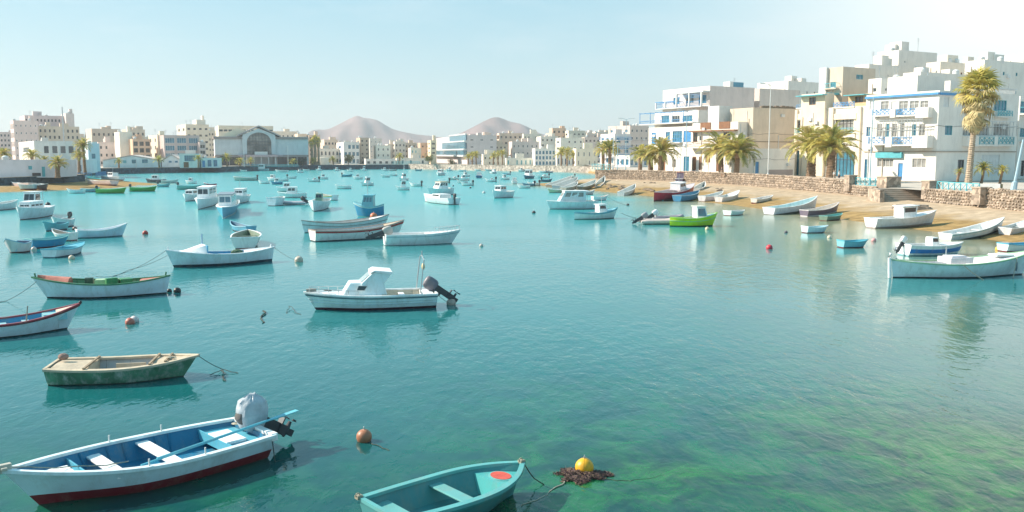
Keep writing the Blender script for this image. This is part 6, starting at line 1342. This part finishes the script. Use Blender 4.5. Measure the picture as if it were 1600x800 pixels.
B2('white boat with a yellow stripe and cream inside', (497, 312), (523, 313), 1.7, .2, .1, F=.62, hull=WH, inner=(0.7, 0.55, 0.3), strake=((0.7, .5, .12), .75, .95), fore=(.65, (0.7, .6, .4)))
B2('blue fishing boat with a white cabin front and turquoise wheelhouse', (557, 338), (597, 338), 2.6, .3, .2, F=1.0, hull=(0.04, 0.26, 0.46), rim=(0.15, 0.45, 0.52), inner=(.2, .45, .5), bottom=(0.3, .5, .5), rb=.5, typ='d', rs=.25, fore=(.6, (0.3, .55, .6)), strake=((0.5, .6, .6), .86, .95), cab=dict(t0=.32, t1=.72, h=1.15, nw=3, v=(.45, .85), w=.7, glass='b', col=(0.2, .48, .55), rcol=(0.12, .42, .52), mast=1.4))
B2('sleek white motor boat with a low streamlined cabin left of centre gap', (664, 315), (710, 320), 2.3, .3, 0, F=.72, hull=WH, rb=.35, fore=(.5, WHITE), cab=dict(t0=.28, t1=.6, h=.55, nw=1, rake=.9, w=.75, roof=False), motor=dict(s=1))
B2('white cruiser with an orange canvas roof behind the sleek motor boat', (671, 305), (704, 304), 2.5, .3, .1, F=.95, hull=WH, rb=.2, fore=(.5, WHITE), cab=dict(t0=.25, t1=.68, h=1.05, nw=3, rake=.5, w=.8, rcol=(0.72, 0.42, 0.22)))
B2('white fishing boat with a small raised cabin alone in the right middle water', (771, 310), (796, 308), 2.0, .2, .2, F=.85, hull=WH, rb=.3, fore=(.5, WHITE), cab=dict(t0=.45, t1=.75, h=.85, nw=2, mast=1.3))
B2('large white launch with an awning and dome, left of the blue trimmed boat', (858, 327), (930, 326), 2.4, .3, .1, F=.85, hull=(0.68, 0.74, 0.76), rb=.15, fore=(.72, WHITE), cab=dict(t0=.25, t1=.78, h=1.25, nw=3, w=.72, rake=.6, glass='w', col=(.6, .66, .68), roofback=.2))
B2('white boat with turquoise trim and a small cabin nearest the promontory', (958, 341), (899, 343), 1.8, .5, .1, F=.6, hull=(0.72, 0.72, 0.70), inner=(.5, .55, .55), rim=(0.1, 0.4, 0.5), rb=.45, typ='d', rs=.15, strake=((0.1, .4, .5), .82, .92), bottom=(0.12, .08, .06), fore=(.72, (0.25, .55, .62)), cab=dict(t0=.52, t1=.72, h=.75, nw=1, w=.5, roof=True, mast=.8))
B2('lime green fishing boat with a small white wheelhouse', (1112, 353), (1048, 354), 1.9, .5, .1, F=.72, hull=(0.60, 0.78, 0.02), inner=(.6, .62, .5), rim=(0.35, 0.68, 0.08), bottom=(0.02, .1, .02), stripe=.1, rb=.45, typ='d', rs=.1, strake=((0.45, .7, .3), .6, .7), fore=(.72, WH), aft=(.15, WH), cab=dict(t0=.52, t1=.76, h=.95, nw=1, w=.62, v=(.15, .85), glass='b', rcol=(0.7, .68, .58)))
B2('upturned looking white and teal dinghy on shallow water right of the green boat', (1162, 335), (1136, 337), 1.2, .15, 0, F=.42, hull=(0.6, 0.72, 0.7), inner=(.5, .5, .45), rb=.05, tw=.9)
B2('blue and white striped motor boat with a white console', (1492, 397), (1413, 399), 1.8, .55, .1, F=.62, hull=(0.72, 0.75, 0.78), inner=(.6, .6, .58), rb=.14, tw=.9, strake=((0.03, .22, .6), .28, .66), bottom=(0.2, .4, .45), fore=(.6, WHITE), seats=(.2,), cab=dict(t0=.42, t1=.55, h=.55, nw=1, w=.4, roof=False), motor=dict(s=.8, tilt=.5, col=(0.75, .72, .7)))
B2('small turquoise and white dinghy near the pink buoy on the right', (1354, 386), (1313, 387), 1.15, .1, 0, F=.42, hull=(0.20, 0.50, 0.60), inner=(0.06, 0.38, 0.5), rim=(0.08, 0.42, 0.52), rb=.1, tw=.85, seats=(.3, .6))
B2('small pale blue dinghy with a white transom farther left of the turquoise one', (1292, 363), (1257, 364), 1.2, .1, 0, F=.45, hull=(0.5, 0.66, 0.72), inner=(0.3, 0.55, 0.62), rim=(.6, .68, .7), rb=.12, tw=.85, seats=(.3, .6))
B2('turquoise edged dinghy with a yellow fender at the right picture edge', (1625, 391), (1566, 393), 1.3, .1, 0, F=.45, hull=(0.6, 0.72, 0.76), inner=(0.1, 0.4, 0.55), rim=(0.1, 0.42, 0.6), rb=.1)
# big boat at right edge
p_, h_, L_ = ends((1590, 429), (1400, 434), 0.0, .85, .3)
rR, ptR, shR = boat('big pale turquoise boat with a green rim and white decks at the right edge', p_, h_, L_, 2.2, .72, (0.74, 0.78, 0.78), (0.70, 0.70, 0.70), (0.30, 0.50, 0.30), (0.05, 0.025, 0.04), .06, 'd', .55, .22, .8, .7, .15, (.25, .48), (0.72, 0.66, 0.66), (.6, WHITE), (.14, WHITE), None, N=28, rimw=.07, floor=.2)
MB().tube([(-L_/2-.06, 0, .02), (-L_/2-.12, 0, 1.05), (-L_/2-.06, 0, 1.28)], [.09, .08, .09], 8).build('stern_post', paint(WHITE), rR, True)
x = -L_/2+L_*.36
MB().box(x, x+1.3, -.6, .5, .72, 1.02).build('engine_box', paint((0.66, 0.60, 0.62)), rR, False, .03); MB().box(x+.15, x+1.0, -.45, .3, 1.023, 1.1).build('engine_hatch', paint((0.6, .6, .64)), rR, False, .02)
MB().box(-L_/2+L_*.7, -L_/2+L_*.7+1.0, -.4, .3, 1.02, 1.12).build('fore_hatch', paint((0.7, .7, .7)), rR, False, .02); MB().tube([(x+.35, .3, .8), (x+.35, .3, 1.5)], .03, 6).build('short_post', M_metal, rR)
for t, dx in ((.40, 24), (.80, -12)):
    p = ptR(t, 1); a = local(p_, h_, Vector((p.x, -p.y-.06, p.z))); q = local(p_, h_, Vector((p.x+dx*.04, -p.y-.45, -.05))); rope(('rope slanting down the middle side', 'knotted rope hanging by the bow')[t > .5]+' of the big pale turquoise boat', [a, q], M_rope, .025)
MB().sphere((ptR(.80, 1).x, -ptR(.80, 1).y-.06, .55), .07, 8, 6, (1, .6, 4)).build('fender', paint((0.1, .14, .18)), rR, True)
# ---- beached boats on the right
G2 = 'boats drawn up on the right beach'
def BB(label, bow, stern, B, zb=.15, pitch=-.05, roll=.05, ob=.4, **k):
    p, h, L = ends(bow, stern, zb, ob, .1); return boat(label, p, h, L, B, z=zb+.02, tilt=(roll, pitch), group=G2, **k)
BB('white cabin boat half afloat at the edge of the golden sand', (1455, 352), (1362, 354), 2.2, .12, -.045, .0, .5, F=.75, hull=(0.66, 0.66, 0.70), inner=(.66, .66, .64), bottom=(0.36, .3, .3), stripe=.1, rb=.4, fore=(.62, WHITE), aft=(.12, WHITE), cab=dict(t0=.42, t1=.62, h=.95, nw=1, w=.6, rake=-.2, roof=True), typ='t', tw=.85)
BB('white and grey boat with a turquoise line resting on the sand at right', (1562, 366), (1478, 372), 1.5, .1, -.085, .04, .5, F=.55, hull=(0.64, 0.66, 0.68), inner=(.66, .66, .64), bottom=(0.05, .06, .07), stripe=.12, rb=.45, strake=((0.25, .5, .56), .82, .95), fore=(.7, WHITE), motor=None)
BB('low grey white boat behind the turquoise lined one near the right edge', (1612, 360), (1570, 366), 1.3, .25, -.04, .05, .3, F=.5, hull=(0.66, 0.62, 0.62), fore=(.6, WHITE))
BB('long white open boat with a high bow on the wet sand', (1272, 329), (1202, 334), 1.9, .1, -.05, .02, .6, F=.75, hull=(0.66, 0.66, 0.72), inner=(.5, .62, .62), bottom=(0.10, .09, .09), stripe=.15, rb=.6, tw=.82)
BB('dark purple and white striped boat right of the long white one', (1308, 334), (1257, 337), 1.5, .08, -.05, .02, .3, F=.6, hull=(0.16, 0.13, 0.19), inner=(.66, .58, .5), rim=(0.62, .58, .58), bottom=(0.6, .55, .58), stripe=.13, rb=.45)
BB('small green boat with a yellow transom under the striped boat', (1315, 342), (1287, 345), 1.15, .0, -.02, .0, .1, F=.4, hull=(0.18, 0.26, 0.20), inner=(0.15, .4, .36), rim=(0.2, .45, .42), rb=.1)
BB('small plain white dinghy high on the open sand', (1207, 313), (1178, 316), 1.1, .35, -.04, .05, .1, F=.42, hull=(0.72, 0.68, 0.62), inner=(.6, .55, .5), rb=.12)
BB('red fishing boat with a grey white deck house on the sand', (1082, 307), (1022, 312), 2.6, .25, -.05, .05, .5, F=1.0, hull=(0.50, 0.03, 0.06), inner=(.5, .45, .45), rim=(0.6, .5, .5), bottom=(0.2, .04, .05), stripe=.2, rb=.6, typ='d', rs=.3, fore=(.66, (0.6, .5, .5)), cab=dict(t0=.5, t1=.68, h=1.0, nw=2, w=.6, mast=1.2, col=(.66, .62, .64)))
BB('blue boat with a pale blue transom below the red fishing boat', (1090, 311), (1058, 314), 1.8, .08, -.04, .02, .5, F=.75, hull=(0.06, 0.26, 0.46), inner=(0.1, .3, .42), rim=(0.35, .5, .6), bottom=(0.02, .05, .1), rb=.3)
BB('grey white boat left one of the pair right of the blue boat', (1128, 312), (1097, 314), 1.6, .1, -.05, .03, .3, F=.65, hull=(0.6, 0.56, 0.58), bottom=(.2, .17, .17), stripe=.1, rb=.4)
BB('white boat right one of the pair right of the blue boat', (1153, 312), (1123, 315), 1.5, .12, -.05, .03, .4, F=.65, hull=(0.68, 0.64, 0.64), bottom=(.2, .17, .17), stripe=.1, rb=.45, fore=(.6, WHITE))
BB('small white boat behind the bow of the red fishing boat', (1100, 295), (1087, 299), 1.4, .5, -.04, .1, .3, F=.6, hull=(0.7, 0.68, 0.68), rb=.4)
BB('dark boat under a maroon awning behind the red fishing boat', (1086, 284), (1061, 286), 2.0, .9, -.02, .0, .2, F=.8, hull=(0.10, 0.09, 0.14), rb=.3, cab=dict(t0=.08, t1=.95, h=1.2, nw=3, w=.85, col=(0.16, .13, .2), rcol=(0.3, .06, .08), rake=-.3))
BB('white boat left end of the stony patch with raised bow', (992, 301), (970, 305), 1.5, .1, -.06, .03, .3, F=.65, hull=(0.66, 0.66, 0.68), rb=.45)
for lab, bw, stn, c, Bm in (
 ('blue grey long boat with a white transom on the promontory shore', (902, 288), (869, 292), (0.3, 0.42, 0.5), 2.2), ('brown white long boat, first from the left on the promontory shore', (893, 286), (858, 290), (0.5, 0.36, 0.28), 1.9),
 ('olive grey boat just right of the blue grey long one', (930, 292), (905, 295), (0.36, 0.34, 0.28), 1.7), ('white slim boat with tall bow, left one on the promontory slope', (944, 287), (932, 292), (0.72, 0.7, 0.68), 1.4),
 ('grey white boat pointing up the promontory slope in the middle', (972, 283), (938, 291), (0.56, 0.48, 0.46), 1.6), ('white slim boat with tall bow, right one on the promontory slope', (982, 285), (953, 290), (0.72, 0.68, 0.66), 1.5),
 ('flat beige boat low beside the water left of the olive boat', (901, 295), (880, 297), (0.55, 0.46, 0.38), 1.6)):
    BB(lab, bw, stn, Bm, .25, -.06, .05, .4, F=.6, hull=c, rb=.45, seats=(.4,), N=12)
# ---- beached boats on the left
for lab, bw, stn, c, Bm, kk in (
 ('pinkish white boat at the left end of the left beach', (18, 292), (50, 294), (0.66, 0.54, 0.54), 1.8, {}), ('small pale turquoise boat lying before the pinkish one', (30, 296), (54, 296), (0.4, 0.6, 0.66), 1.5, {}),
 ('dark boat at the right end of the left beach row', (74, 296), (58, 295), (0.08, 0.08, 0.1), 1.8, {}), ('boat covered by a long lavender tarpaulin against the black wall', (25, 286), (70, 287), (0.42, 0.42, 0.5), 2.2, dict(cab=dict(t0=.1, t1=.9, h=.8, nw=0, w=.9, rake=1.2, col=(0.5, .5, .58), roof=False))),
 ('large pinkish boat with a dark wheel hatch on the left spit', (137, 288), (178, 290), (0.68, 0.56, 0.56), 2.3, dict(seats=(.4, .6), bottom=(0.2, .08, .08))), ('white launch with a raised mast behind the pinkish boat on the spit', (158, 281), (190, 282), (0.7, 0.66, 0.68), 2.1, dict(cab=dict(t0=.3, t1=.55, h=1.0, nw=2, mast=1.6)))):
    p, h, L = ends(bw, stn, .2, .2, .2); boat(lab, p, h, L, Bm, z=.25, F=.7, hull=c, rb=.3, N=12, group='boats drawn up on the left beach', tilt=(.06, .02), **kk)
# ---- small far boats: (label, px, py, length px, heading deg, kind, colour)
W_ = (0.74, 0.75, 0.75)
FAR = [
 ('bright green boat left one of the two green boats by the left spit', 175, 302, 42, 3, 'o', (0.12, 0.4, 0.08)), ('bright green boat right one of the two green boats by the left spit', 225, 299, 37, 2, 'o', (0.06, 0.34, 0.08)),
 ('flat turquoise and white dinghy left of the green boats', 118, 302, 24, 178, 'o', (0.55, 0.7, 0.72)), ('long teal grey boat left of the first green boat', 142, 300, 26, 2, 'o', (0.25, 0.42, 0.48)),
 ('dark hulled boat with a pale deck at the tip of the left spit', 243, 285, 27, 175, 'c', (0.1, 0.1, 0.13)), ('thin pale boat right of the dark hulled spit boat', 266, 286, 24, 0, 'o', (0.5, 0.62, 0.62)),
 ('tiny teal tender between the spit and the long teal boat', 257, 292, 6, 0, 'o', (0.2, 0.45, 0.5)), ('long low green and white boat above the windowed cabin boat', 301, 296, 42, 3, 'o', (0.2, 0.45, 0.42)),
 ('dark red sterned boat right of the long low green one', 328, 291, 17, 178, 'o', (0.4, 0.05, 0.1)), ('white boat with a small cabin above the long green one', 298, 287, 16, 180, 'c', W_),
 ('long grey green boat with a white bow in the left middle water', 383, 282, 36, 178, 'o', (0.45, 0.52, 0.48)), ('slim white boat left of the big far cluster', 412, 287, 17, 180, 'o', W_),
 ('white boat with red touches left in the far cluster', 426, 282, 18, 170, 'c', W_), ('small cabin boat with a dark blue hull in the far cluster', 432, 288, 18, 200, 'c', (0.1, 0.3, 0.45)), ('pale boat with a long deck right in the far cluster', 444, 283, 17, 5, 'o', W_), ('white low boat farthest right of the far cluster', 457, 279, 14, 0, 'o', W_),
 ('white long cabin cruiser behind the white fishing boat', 448, 299, 32, 195, 'c', W_), ('white fishing boat with a green windowed cabin and dark motor', 456, 309, 44, 182, 'c', W_),
 ('white rounded motor boat left of the small white cruiser', 489, 284, 18, 190, 'm', W_), ('small white cruiser with a flying bridge', 505, 280, 14, 200, 'c', W_), ('white open motor boat with a tilted motor above the yellow striped one', 536, 295, 25, 182, 'o', W_),
 ('deep blue low rowing boat in the far centre', 543, 276, 16, 2, 'o', (0.04, 0.32, 0.42)), ('white square boat left of the flying bridge launch', 559, 280, 13, 190, 'c', W_), ('white launch with a flying bridge roof in the far centre', 573, 290, 20, 200, 'f', W_),
 ('white dinghy with a teal motor box in the far centre', 602, 277, 9, 190, 'o', (0.6, 0.68, 0.68)), ('small round white tender right of the teal motor box dinghy', 614, 275, 5, 200, 'o', W_), ('white twin decked launch, farther one of the stacked pair', 630, 282, 13, 200, 'f', W_), ('white twin decked launch, nearer one of the stacked pair', 629, 297, 17, 195, 'f', W_),
 ('slim white boat with a black motor right of the stacked pair', 649, 291, 14, 172, 'o', W_), ('white cabin boat seen bow on below the pale quay', 688, 274, 12, 250, 'c', W_), ('grey white covered boat left of the white far right cluster', 708, 281, 11, 200, 'm', (0.6, 0.6, 0.58)), ('tiny teal white dinghy above the orange roofed cruiser', 693, 286, 10, 180, 'o', (0.5, 0.65, 0.65)),
 ('white cabin boat with mast, top one of the far right cluster', 727, 276, 14, 200, 'c', W_), ('white cruiser, middle one of the far right cluster', 724, 282, 18, 190, 'c', W_), ('low white boat, bottom one of the far right cluster', 722, 286, 16, 185, 'o', W_), ('tiny white dinghy under the far right cluster', 729, 290, 10, 180, 'o', W_),
 ('dark blue cabin boat seen astern', 749, 278, 11, 80, 'c', (0.03, 0.16, 0.3)), ('small white covered boat right of the dark blue one', 766, 284, 11, 185, 'm', W_), ('small dark windowed boat near the pale quay', 772, 271, 8, 60, 'c', (0.5, 0.6, 0.6)), ('white and blue small boat in the right far water', 791, 273, 10, 190, 'o', (0.4, 0.6, 0.68)),
 ('small boat with a dark roof below the white and blue one', 788, 281, 9, 195, 'c', W_), ('boxy white boat with dark windows in the right far water', 804, 287, 9, 90, 'c', W_), ('big white cabin boat above a dark hull in the right far water', 825, 279, 14, 250, 'f', (0.08, 0.2, 0.3)), ('white open boat right end beyond the dark hulled cabin boat', 848, 278, 19, 185, 'm', W_),
 ('small dark boat right of the white open one', 855, 284, 8, 0, 'o', (0.08, 0.14, 0.2)), ('dark blue and white boat before the promontory boats', 825, 291, 16, 188, 'o', (0.1, 0.24, 0.34)), ('small white boat left of the dark blue and white one', 818, 294, 10, 180, 'o', W_), ('white dinghy right of the dark blue and white one', 833, 290, 9, 185, 'm', W_),
 ('low white passenger boat moored under the mall railing', 407, 267, 24, 180, 'f', (0.3, 0.55, 0.6)), ('tiny white launch left below the mall railing', 380, 268, 5, 180, 'o', W_), ('thin white boat right of the passenger boat', 440, 269, 20, 182, 'o', (0.6, 0.65, 0.66)), ('tiny dark windowed launch beyond the far cluster', 468, 270, 5, 200, 'c', W_),
 ('small low white dinghy right of the tiny dark windowed launch', 478, 267, 8, 180, 'o', W_), ('white cabin launch close to the dark quay', 498, 267, 9, 200, 'f', W_), ('small white launch close to the dark quay, right of centre', 526, 267, 6, 200, 'c', W_), ('small grey white launch near the quay before the olive trees', 547, 268, 7, 190, 'c', W_), ('white cabin launch near the quay joint', 568, 267, 8, 200, 'f', W_), ('white larger launch near the quay joint with yellow deck', 601, 267, 11, 200, 'c', W_), ('low dark boat right of the yellow decked launch', 613, 267, 11, 185, 'o', (0.4, 0.45, 0.45)),
 ('tiny blue tender in the far centre right', 655, 267, 5, 0, 'o', (0.08, 0.36, 0.46)), ('white tender near the start of the pale quay', 677, 264, 6, 190, 'c', W_), ('white launch with a cabin hugging the pale quay', 702, 267, 10, 195, 'c', W_), ('thin white boat hugging the pale quay', 722, 268, 12, 180, 'o', (0.55, 0.68, 0.7)), ('tiny white boat by the quay with a dark end', 746, 267, 8, 180, 'o', W_), ('white tiny boat by the pale quay left of the quay steps', 762, 267, 9, 185, 'o', W_),
 ('long brown boat lying along the foot of the pale quay', 801, 267, 13, 180, 'o', (0.14, 0.1, 0.09)), ('white launch at the foot of the quay steps', 814, 268, 8, 200, 'c', W_), ('small white boat in the narrow water by the promontory', 891, 278, 8, 190, 'o', (0.7, 0.7, 0.6)), ('tiny dark boat right under the quay near the promontory', 858, 270, 7, 185, 'o', (0.3, 0.3, 0.34)), ('small white boat between the promontory and the quay', 847, 270, 7, 185, 'o', W_),
 ('small yellow white boat behind the large white launch', 866, 301, 13, 185, 'o', (0.62, 0.6, 0.4)), ('pale boat just behind the large white launch with a pink bow', 918, 304, 12, 5, 'o', (0.6, 0.52, 0.54)), ('white motor boat tucked behind the turquoise trimmed boat', 938, 313, 20, 20, 'o', W_)]
for lab, px, py, lp, hdg, kind, c in FAR:
    p = at_z(px, py, 0); h = math.radians(hdg); view = math.atan2(p.y, p.x) - PI/2
    L = max(2.4, lp*p.y/F_PX/max(abs(math.cos(h-view)), .45)); L = min(L, 9); Bm = min(2.3, .36*L+.3); Fh = .28+.075*L; kk = {}
    if kind == 'c': kk = dict(fore=(.5, WHITE), cab=dict(t0=.34, t1=.68, h=.5+.11*L, nw=2, w=.72))
    if kind == 'f': kk = dict(fore=(.5, WHITE), cab=dict(t0=.25, t1=.66, h=.9+.14*L, nw=2, w=.75, mast=.6), F=Fh)
    if kind == 'm': kk = dict(fore=(.45, WHITE), cab=dict(t0=.25, t1=.55, h=.3+.05*L, nw=1, w=.8, rake=.9, roof=False), motor=dict(s=1))
    kk.setdefault('F', Fh); kk['seats'] = (.35, .6) if kind == 'o' else (.15,)
    r = random.Random(px); kk['inner'] = [(0.5, 0.5, 0.48), (0.4, 0.5, 0.52), (0.55, 0.45, 0.36)][px % 3]
    if kind == 'o' and px % 2: kk['motor'] = dict(s=.9)
    boat(lab, p, h + r.uniform(-.15, .15), L, Bm, hull=c, rim=WHITE if c[0] > .3 else tuple(min(.8, q*1.8+.05) for q in c), rb=.3, N=10, **kk)
# ---- inflatables
def rib_boat(label, px, py, L, hd, col, mcol):
    p = at_z(px, py, 0); root = empty('inflatable_boat', (p.x, p.y, .05), hd, label, 'inflatable boat', 'inflatable boats')
    pts = [(-L/2, .62, .2)] + [(-L/2+L*.7*k/5, .62, .2) for k in range(1, 6)] + [(L*.38, .45, .27), (L*.48, .2, .34), (L*.5, 0, .36), (L*.48, -.2, .34), (L*.38, -.45, .27)] + [(-L/2+L*.7*(5-k)/5, -.62, .2) for k in range(0, 6)]
    MB().tube(pts, [.12]+[.2]*(len(pts)-2)+[.12], 10).build('tube', paint(col), root, True); MB().box(-L/2+.3, L*.36, -.5, .5, .02, .08).build('floor', paint((.3, .3, .3)), root)
    MB().box(-L/2+.32, -L/2+.4, -.5, .5, .08, .5).build('transom', paint((.4, .4, .4)), root); outboard(root, -L/2+.32, .45, dict(tilt=1.0, s=1.1, col=mcol)); return root
rib_boat('grey inflatable with a tilted motor behind the white square sterned boat', 457, 320, 3.6, 3.1, (0.42, 0.43, 0.48), (0.05, .05, .06))
rib_boat('cream inflatable with grey motor at the stern of the lime green boat', 1030, 350, 3.6, .1, (0.62, 0.5, 0.46), (0.3, .3, .33)); rib_boat('dark striped inflatable squeezed between the cream one and the lime green boat', 1041, 345, 3.2, .25, (0.24, 0.22, 0.25), (0.7, .7, .7))
# ---- buoys
p = at_z(569, 687, 0); buoy('large rusty brown buoy afloat left of the teal dinghy', 569, 689, .172, (0.42, 0.17, 0.09), .095)
rope('dark chain trailing from the rusty brown buoy', [at_z(572, 690, .0), at_z(590, 696, .012), at_z(608, 704, .004)], None, .010)
buoy('bright yellow buoy wrapped in weed', 913, 740, .185, (0.85, 0.42, 0.015), .13, belt=(0.75, .36, .02))
buoy('white half of the joined pair of buoys', 210, 503, .17, (0.68, 0.62, 0.6)); buoy('reddish half of the joined pair of buoys', 203, 506, .17, (0.55, 0.16, 0.12))
for lab, x_, y_, r_, c in (('red round buoy alone in the right middle water', 1202, 389, .22, (0.65, .04, .07)), ('pink buoy right of the turquoise dinghy', 1365, 377, .18, (0.7, .35, .35)), ('small cream buoy above the turquoise dinghy', 1296, 372, .16, (0.75, .65, .5)), ('tiny dark buoy left of the pale blue dinghy', 1228, 364, .14, (0.1, .1, .12)),
  ('small cream buoy below the lime green boat', 1105, 359, .18, (0.75, .68, .4)), ('red conical looking buoy right of the long blue grey boat', 227, 366, .22, (0.5, .06, .05)), ('small pale buoy by the stern of the bright blue rowing boat', 53, 391, .17, (0.7, .6, .55)), ('cream buoy below the turquoise decked boat', 112, 405, .18, (0.7, .55, .4)),
  ('small pale buoy right of the trio of boats', 752, 385, .14, (0.6, .55, .5)), ('dark small float left of the large white launch', 834, 333, .2, (0.05, .06, .07)), ('dark red fender float beside the light blue dinghy', 393, 360, .24, (0.25, .03, .06)), ('yellow fender float beside the dinghy at the right edge', 1560, 391, .2, (0.8, .5, .08)),
  ('pair leading black float right of the porthole boat', 75, 321, .3, (0.02, .02, .03)), ('small brown float above the long blue grey boat', 117, 359, .2, (0.2, .1, .08)), ('turquoise float beside the red fishing boat', 1033, 314, .35, (0.25, .6, .58)), ('tiny dark float right of the large white launch', 981, 321, .18, (0.03, .03, .04)),
  ('tiny float left of the lone right middle fishing boat', 756, 302, .25, (0.6, .6, .6)), ('tiny dark float below the far right cluster', 735, 294, .2, (0.05, .05, .06)), ('tiny float above the orange roofed cruiser', 708, 291, .2, (0.1, .2, .25))): buoy(lab, x_, y_, r_, c)
# ---- weed clump round the yellow buoy
c = at_z(908, 745, 0); rr = random.Random(6)
for mi, (cc, nq) in enumerate((((0.09, 0.045, 0.045), 1900), ((0.16, 0.10, 0.06), 800))):
    mb = MB()
    for k in range(nq):
        a = rr.uniform(0, 2*PI); q = math.sqrt(rr.random())*(1+.28*math.sin(3*a+1)+.2*math.sin(7*a)+.12*math.sin(11*a+2)); x = c.x+.02+math.cos(a)*q*.46; y = c.y+.03+math.sin(a)*q*.34; z = rr.uniform(-.01, .13)*max(.1, 1-q*.7)+.01
        d = Vector((rr.gauss(0, 1), rr.gauss(0, 1), rr.gauss(0, .5))).normalized()*rr.uniform(.03, .08); e = d.orthogonal().normalized()*rr.uniform(.004, .011); P = Vector((x, y, z)); mb.quad(P-d, P+e, P+d, P-e)
    if mi == 0: w0 = empty('seaweed_clump', c, 0, 'tangled dark brown weed clump around the yellow buoy', 'seaweed')
    o = mb.build('fronds', mat('weed_%d' % mi, cc, .7, .4, 9), None); o.parent = w0; o.location = -c; o['kind'] = 'stuff'
rope('weedy rope from the weed clump towards the teal dinghy', [at_z(882, 752, .02), at_z(850, 775, -.0), at_z(815, 790, .01)], M_rope, .011)
rope('dark weedy rope trailing right from the weed clump', [at_z(940, 748, .006), at_z(985, 752, .0), at_z(1040, 743, -.006)], None, .008)
rope('thin rope stub with a knot sticking out of the water', [at_z(410, 500, 0), at_z(411, 485, .06), at_z(410, 505, .01)], None, .02)
rope('short rope hanging in the water left of the cabin cruiser', [at_z(449, 490, 0), at_z(451, 478, .1), at_z(470, 492, 0)], None, .011)
rope('long thin mooring rope crossing the water beyond the red and green boat', [at_z(150, 432, .3), at_z(200, 422, .05), at_z(262, 399, .6)], None, .010)
rope('mooring rope from the turquoise trimmed boat to the right', [at_z(971, 333, .7), at_z(1003, 341, .0)], None, .02)
rope('mooring rope from the large white launch to the dark float', [at_z(950, 308, .9), at_z(981, 321, .0)], None, .02)
rope('thin rope leading left from the salmon bow', [at_z(57, 440, .9), at_z(10, 470, .02), at_z(-20, 475, .0)], None, .010)

# ---- loose gear in the boats
def coil(label, px, py, z, r_, m):
    p = at_z(px, py, z); o = MB().tube([(r_*(1-.012*k)*math.cos(k*.55), r_*.9*(1-.012*k)*math.sin(k*.55), .012+.004*(k % 11)) for k in range(50)], .012, 5).build('rope_coil', m); o.location = p; tag(o, label, 'rope coil', 'rope coils')
coil('pale rope coil on the stern platform of the blue inside boat', 372, 664, .50, .14, M_rope); coil('small rope coil on the bare foredeck of the green boat', 268, 560, .58, .13, M_rope); coil('dark rope coil on the foredeck of the white cabin cruiser', 512, 455, .78, .16, M_drope)
# ------------------------------------------------------------------ haze
def build_haze():
    m = bpy.data.materials.new('haze_air'); m.use_nodes = True; t = m.node_tree; t.nodes.clear()
    o = t.nodes.new('ShaderNodeOutputMaterial'); v = t.nodes.new('ShaderNodeVolumePrincipled'); t.links.new(v.outputs[0], o.inputs['Volume'])
    v.inputs['Color'].default_value = (0.93, 0.97, 1.0, 1); v.inputs['Density'].default_value = HAZE; v.inputs['Anisotropy'].default_value = 0.2
    h = MB().box(-2600, 2600, -80, 3300, -1.6, 135).build('haze', m); tag(h, 'thin pale sea haze over the lagoon and town', None, None, 'stuff')
HAZE = 0.00026
build_haze()
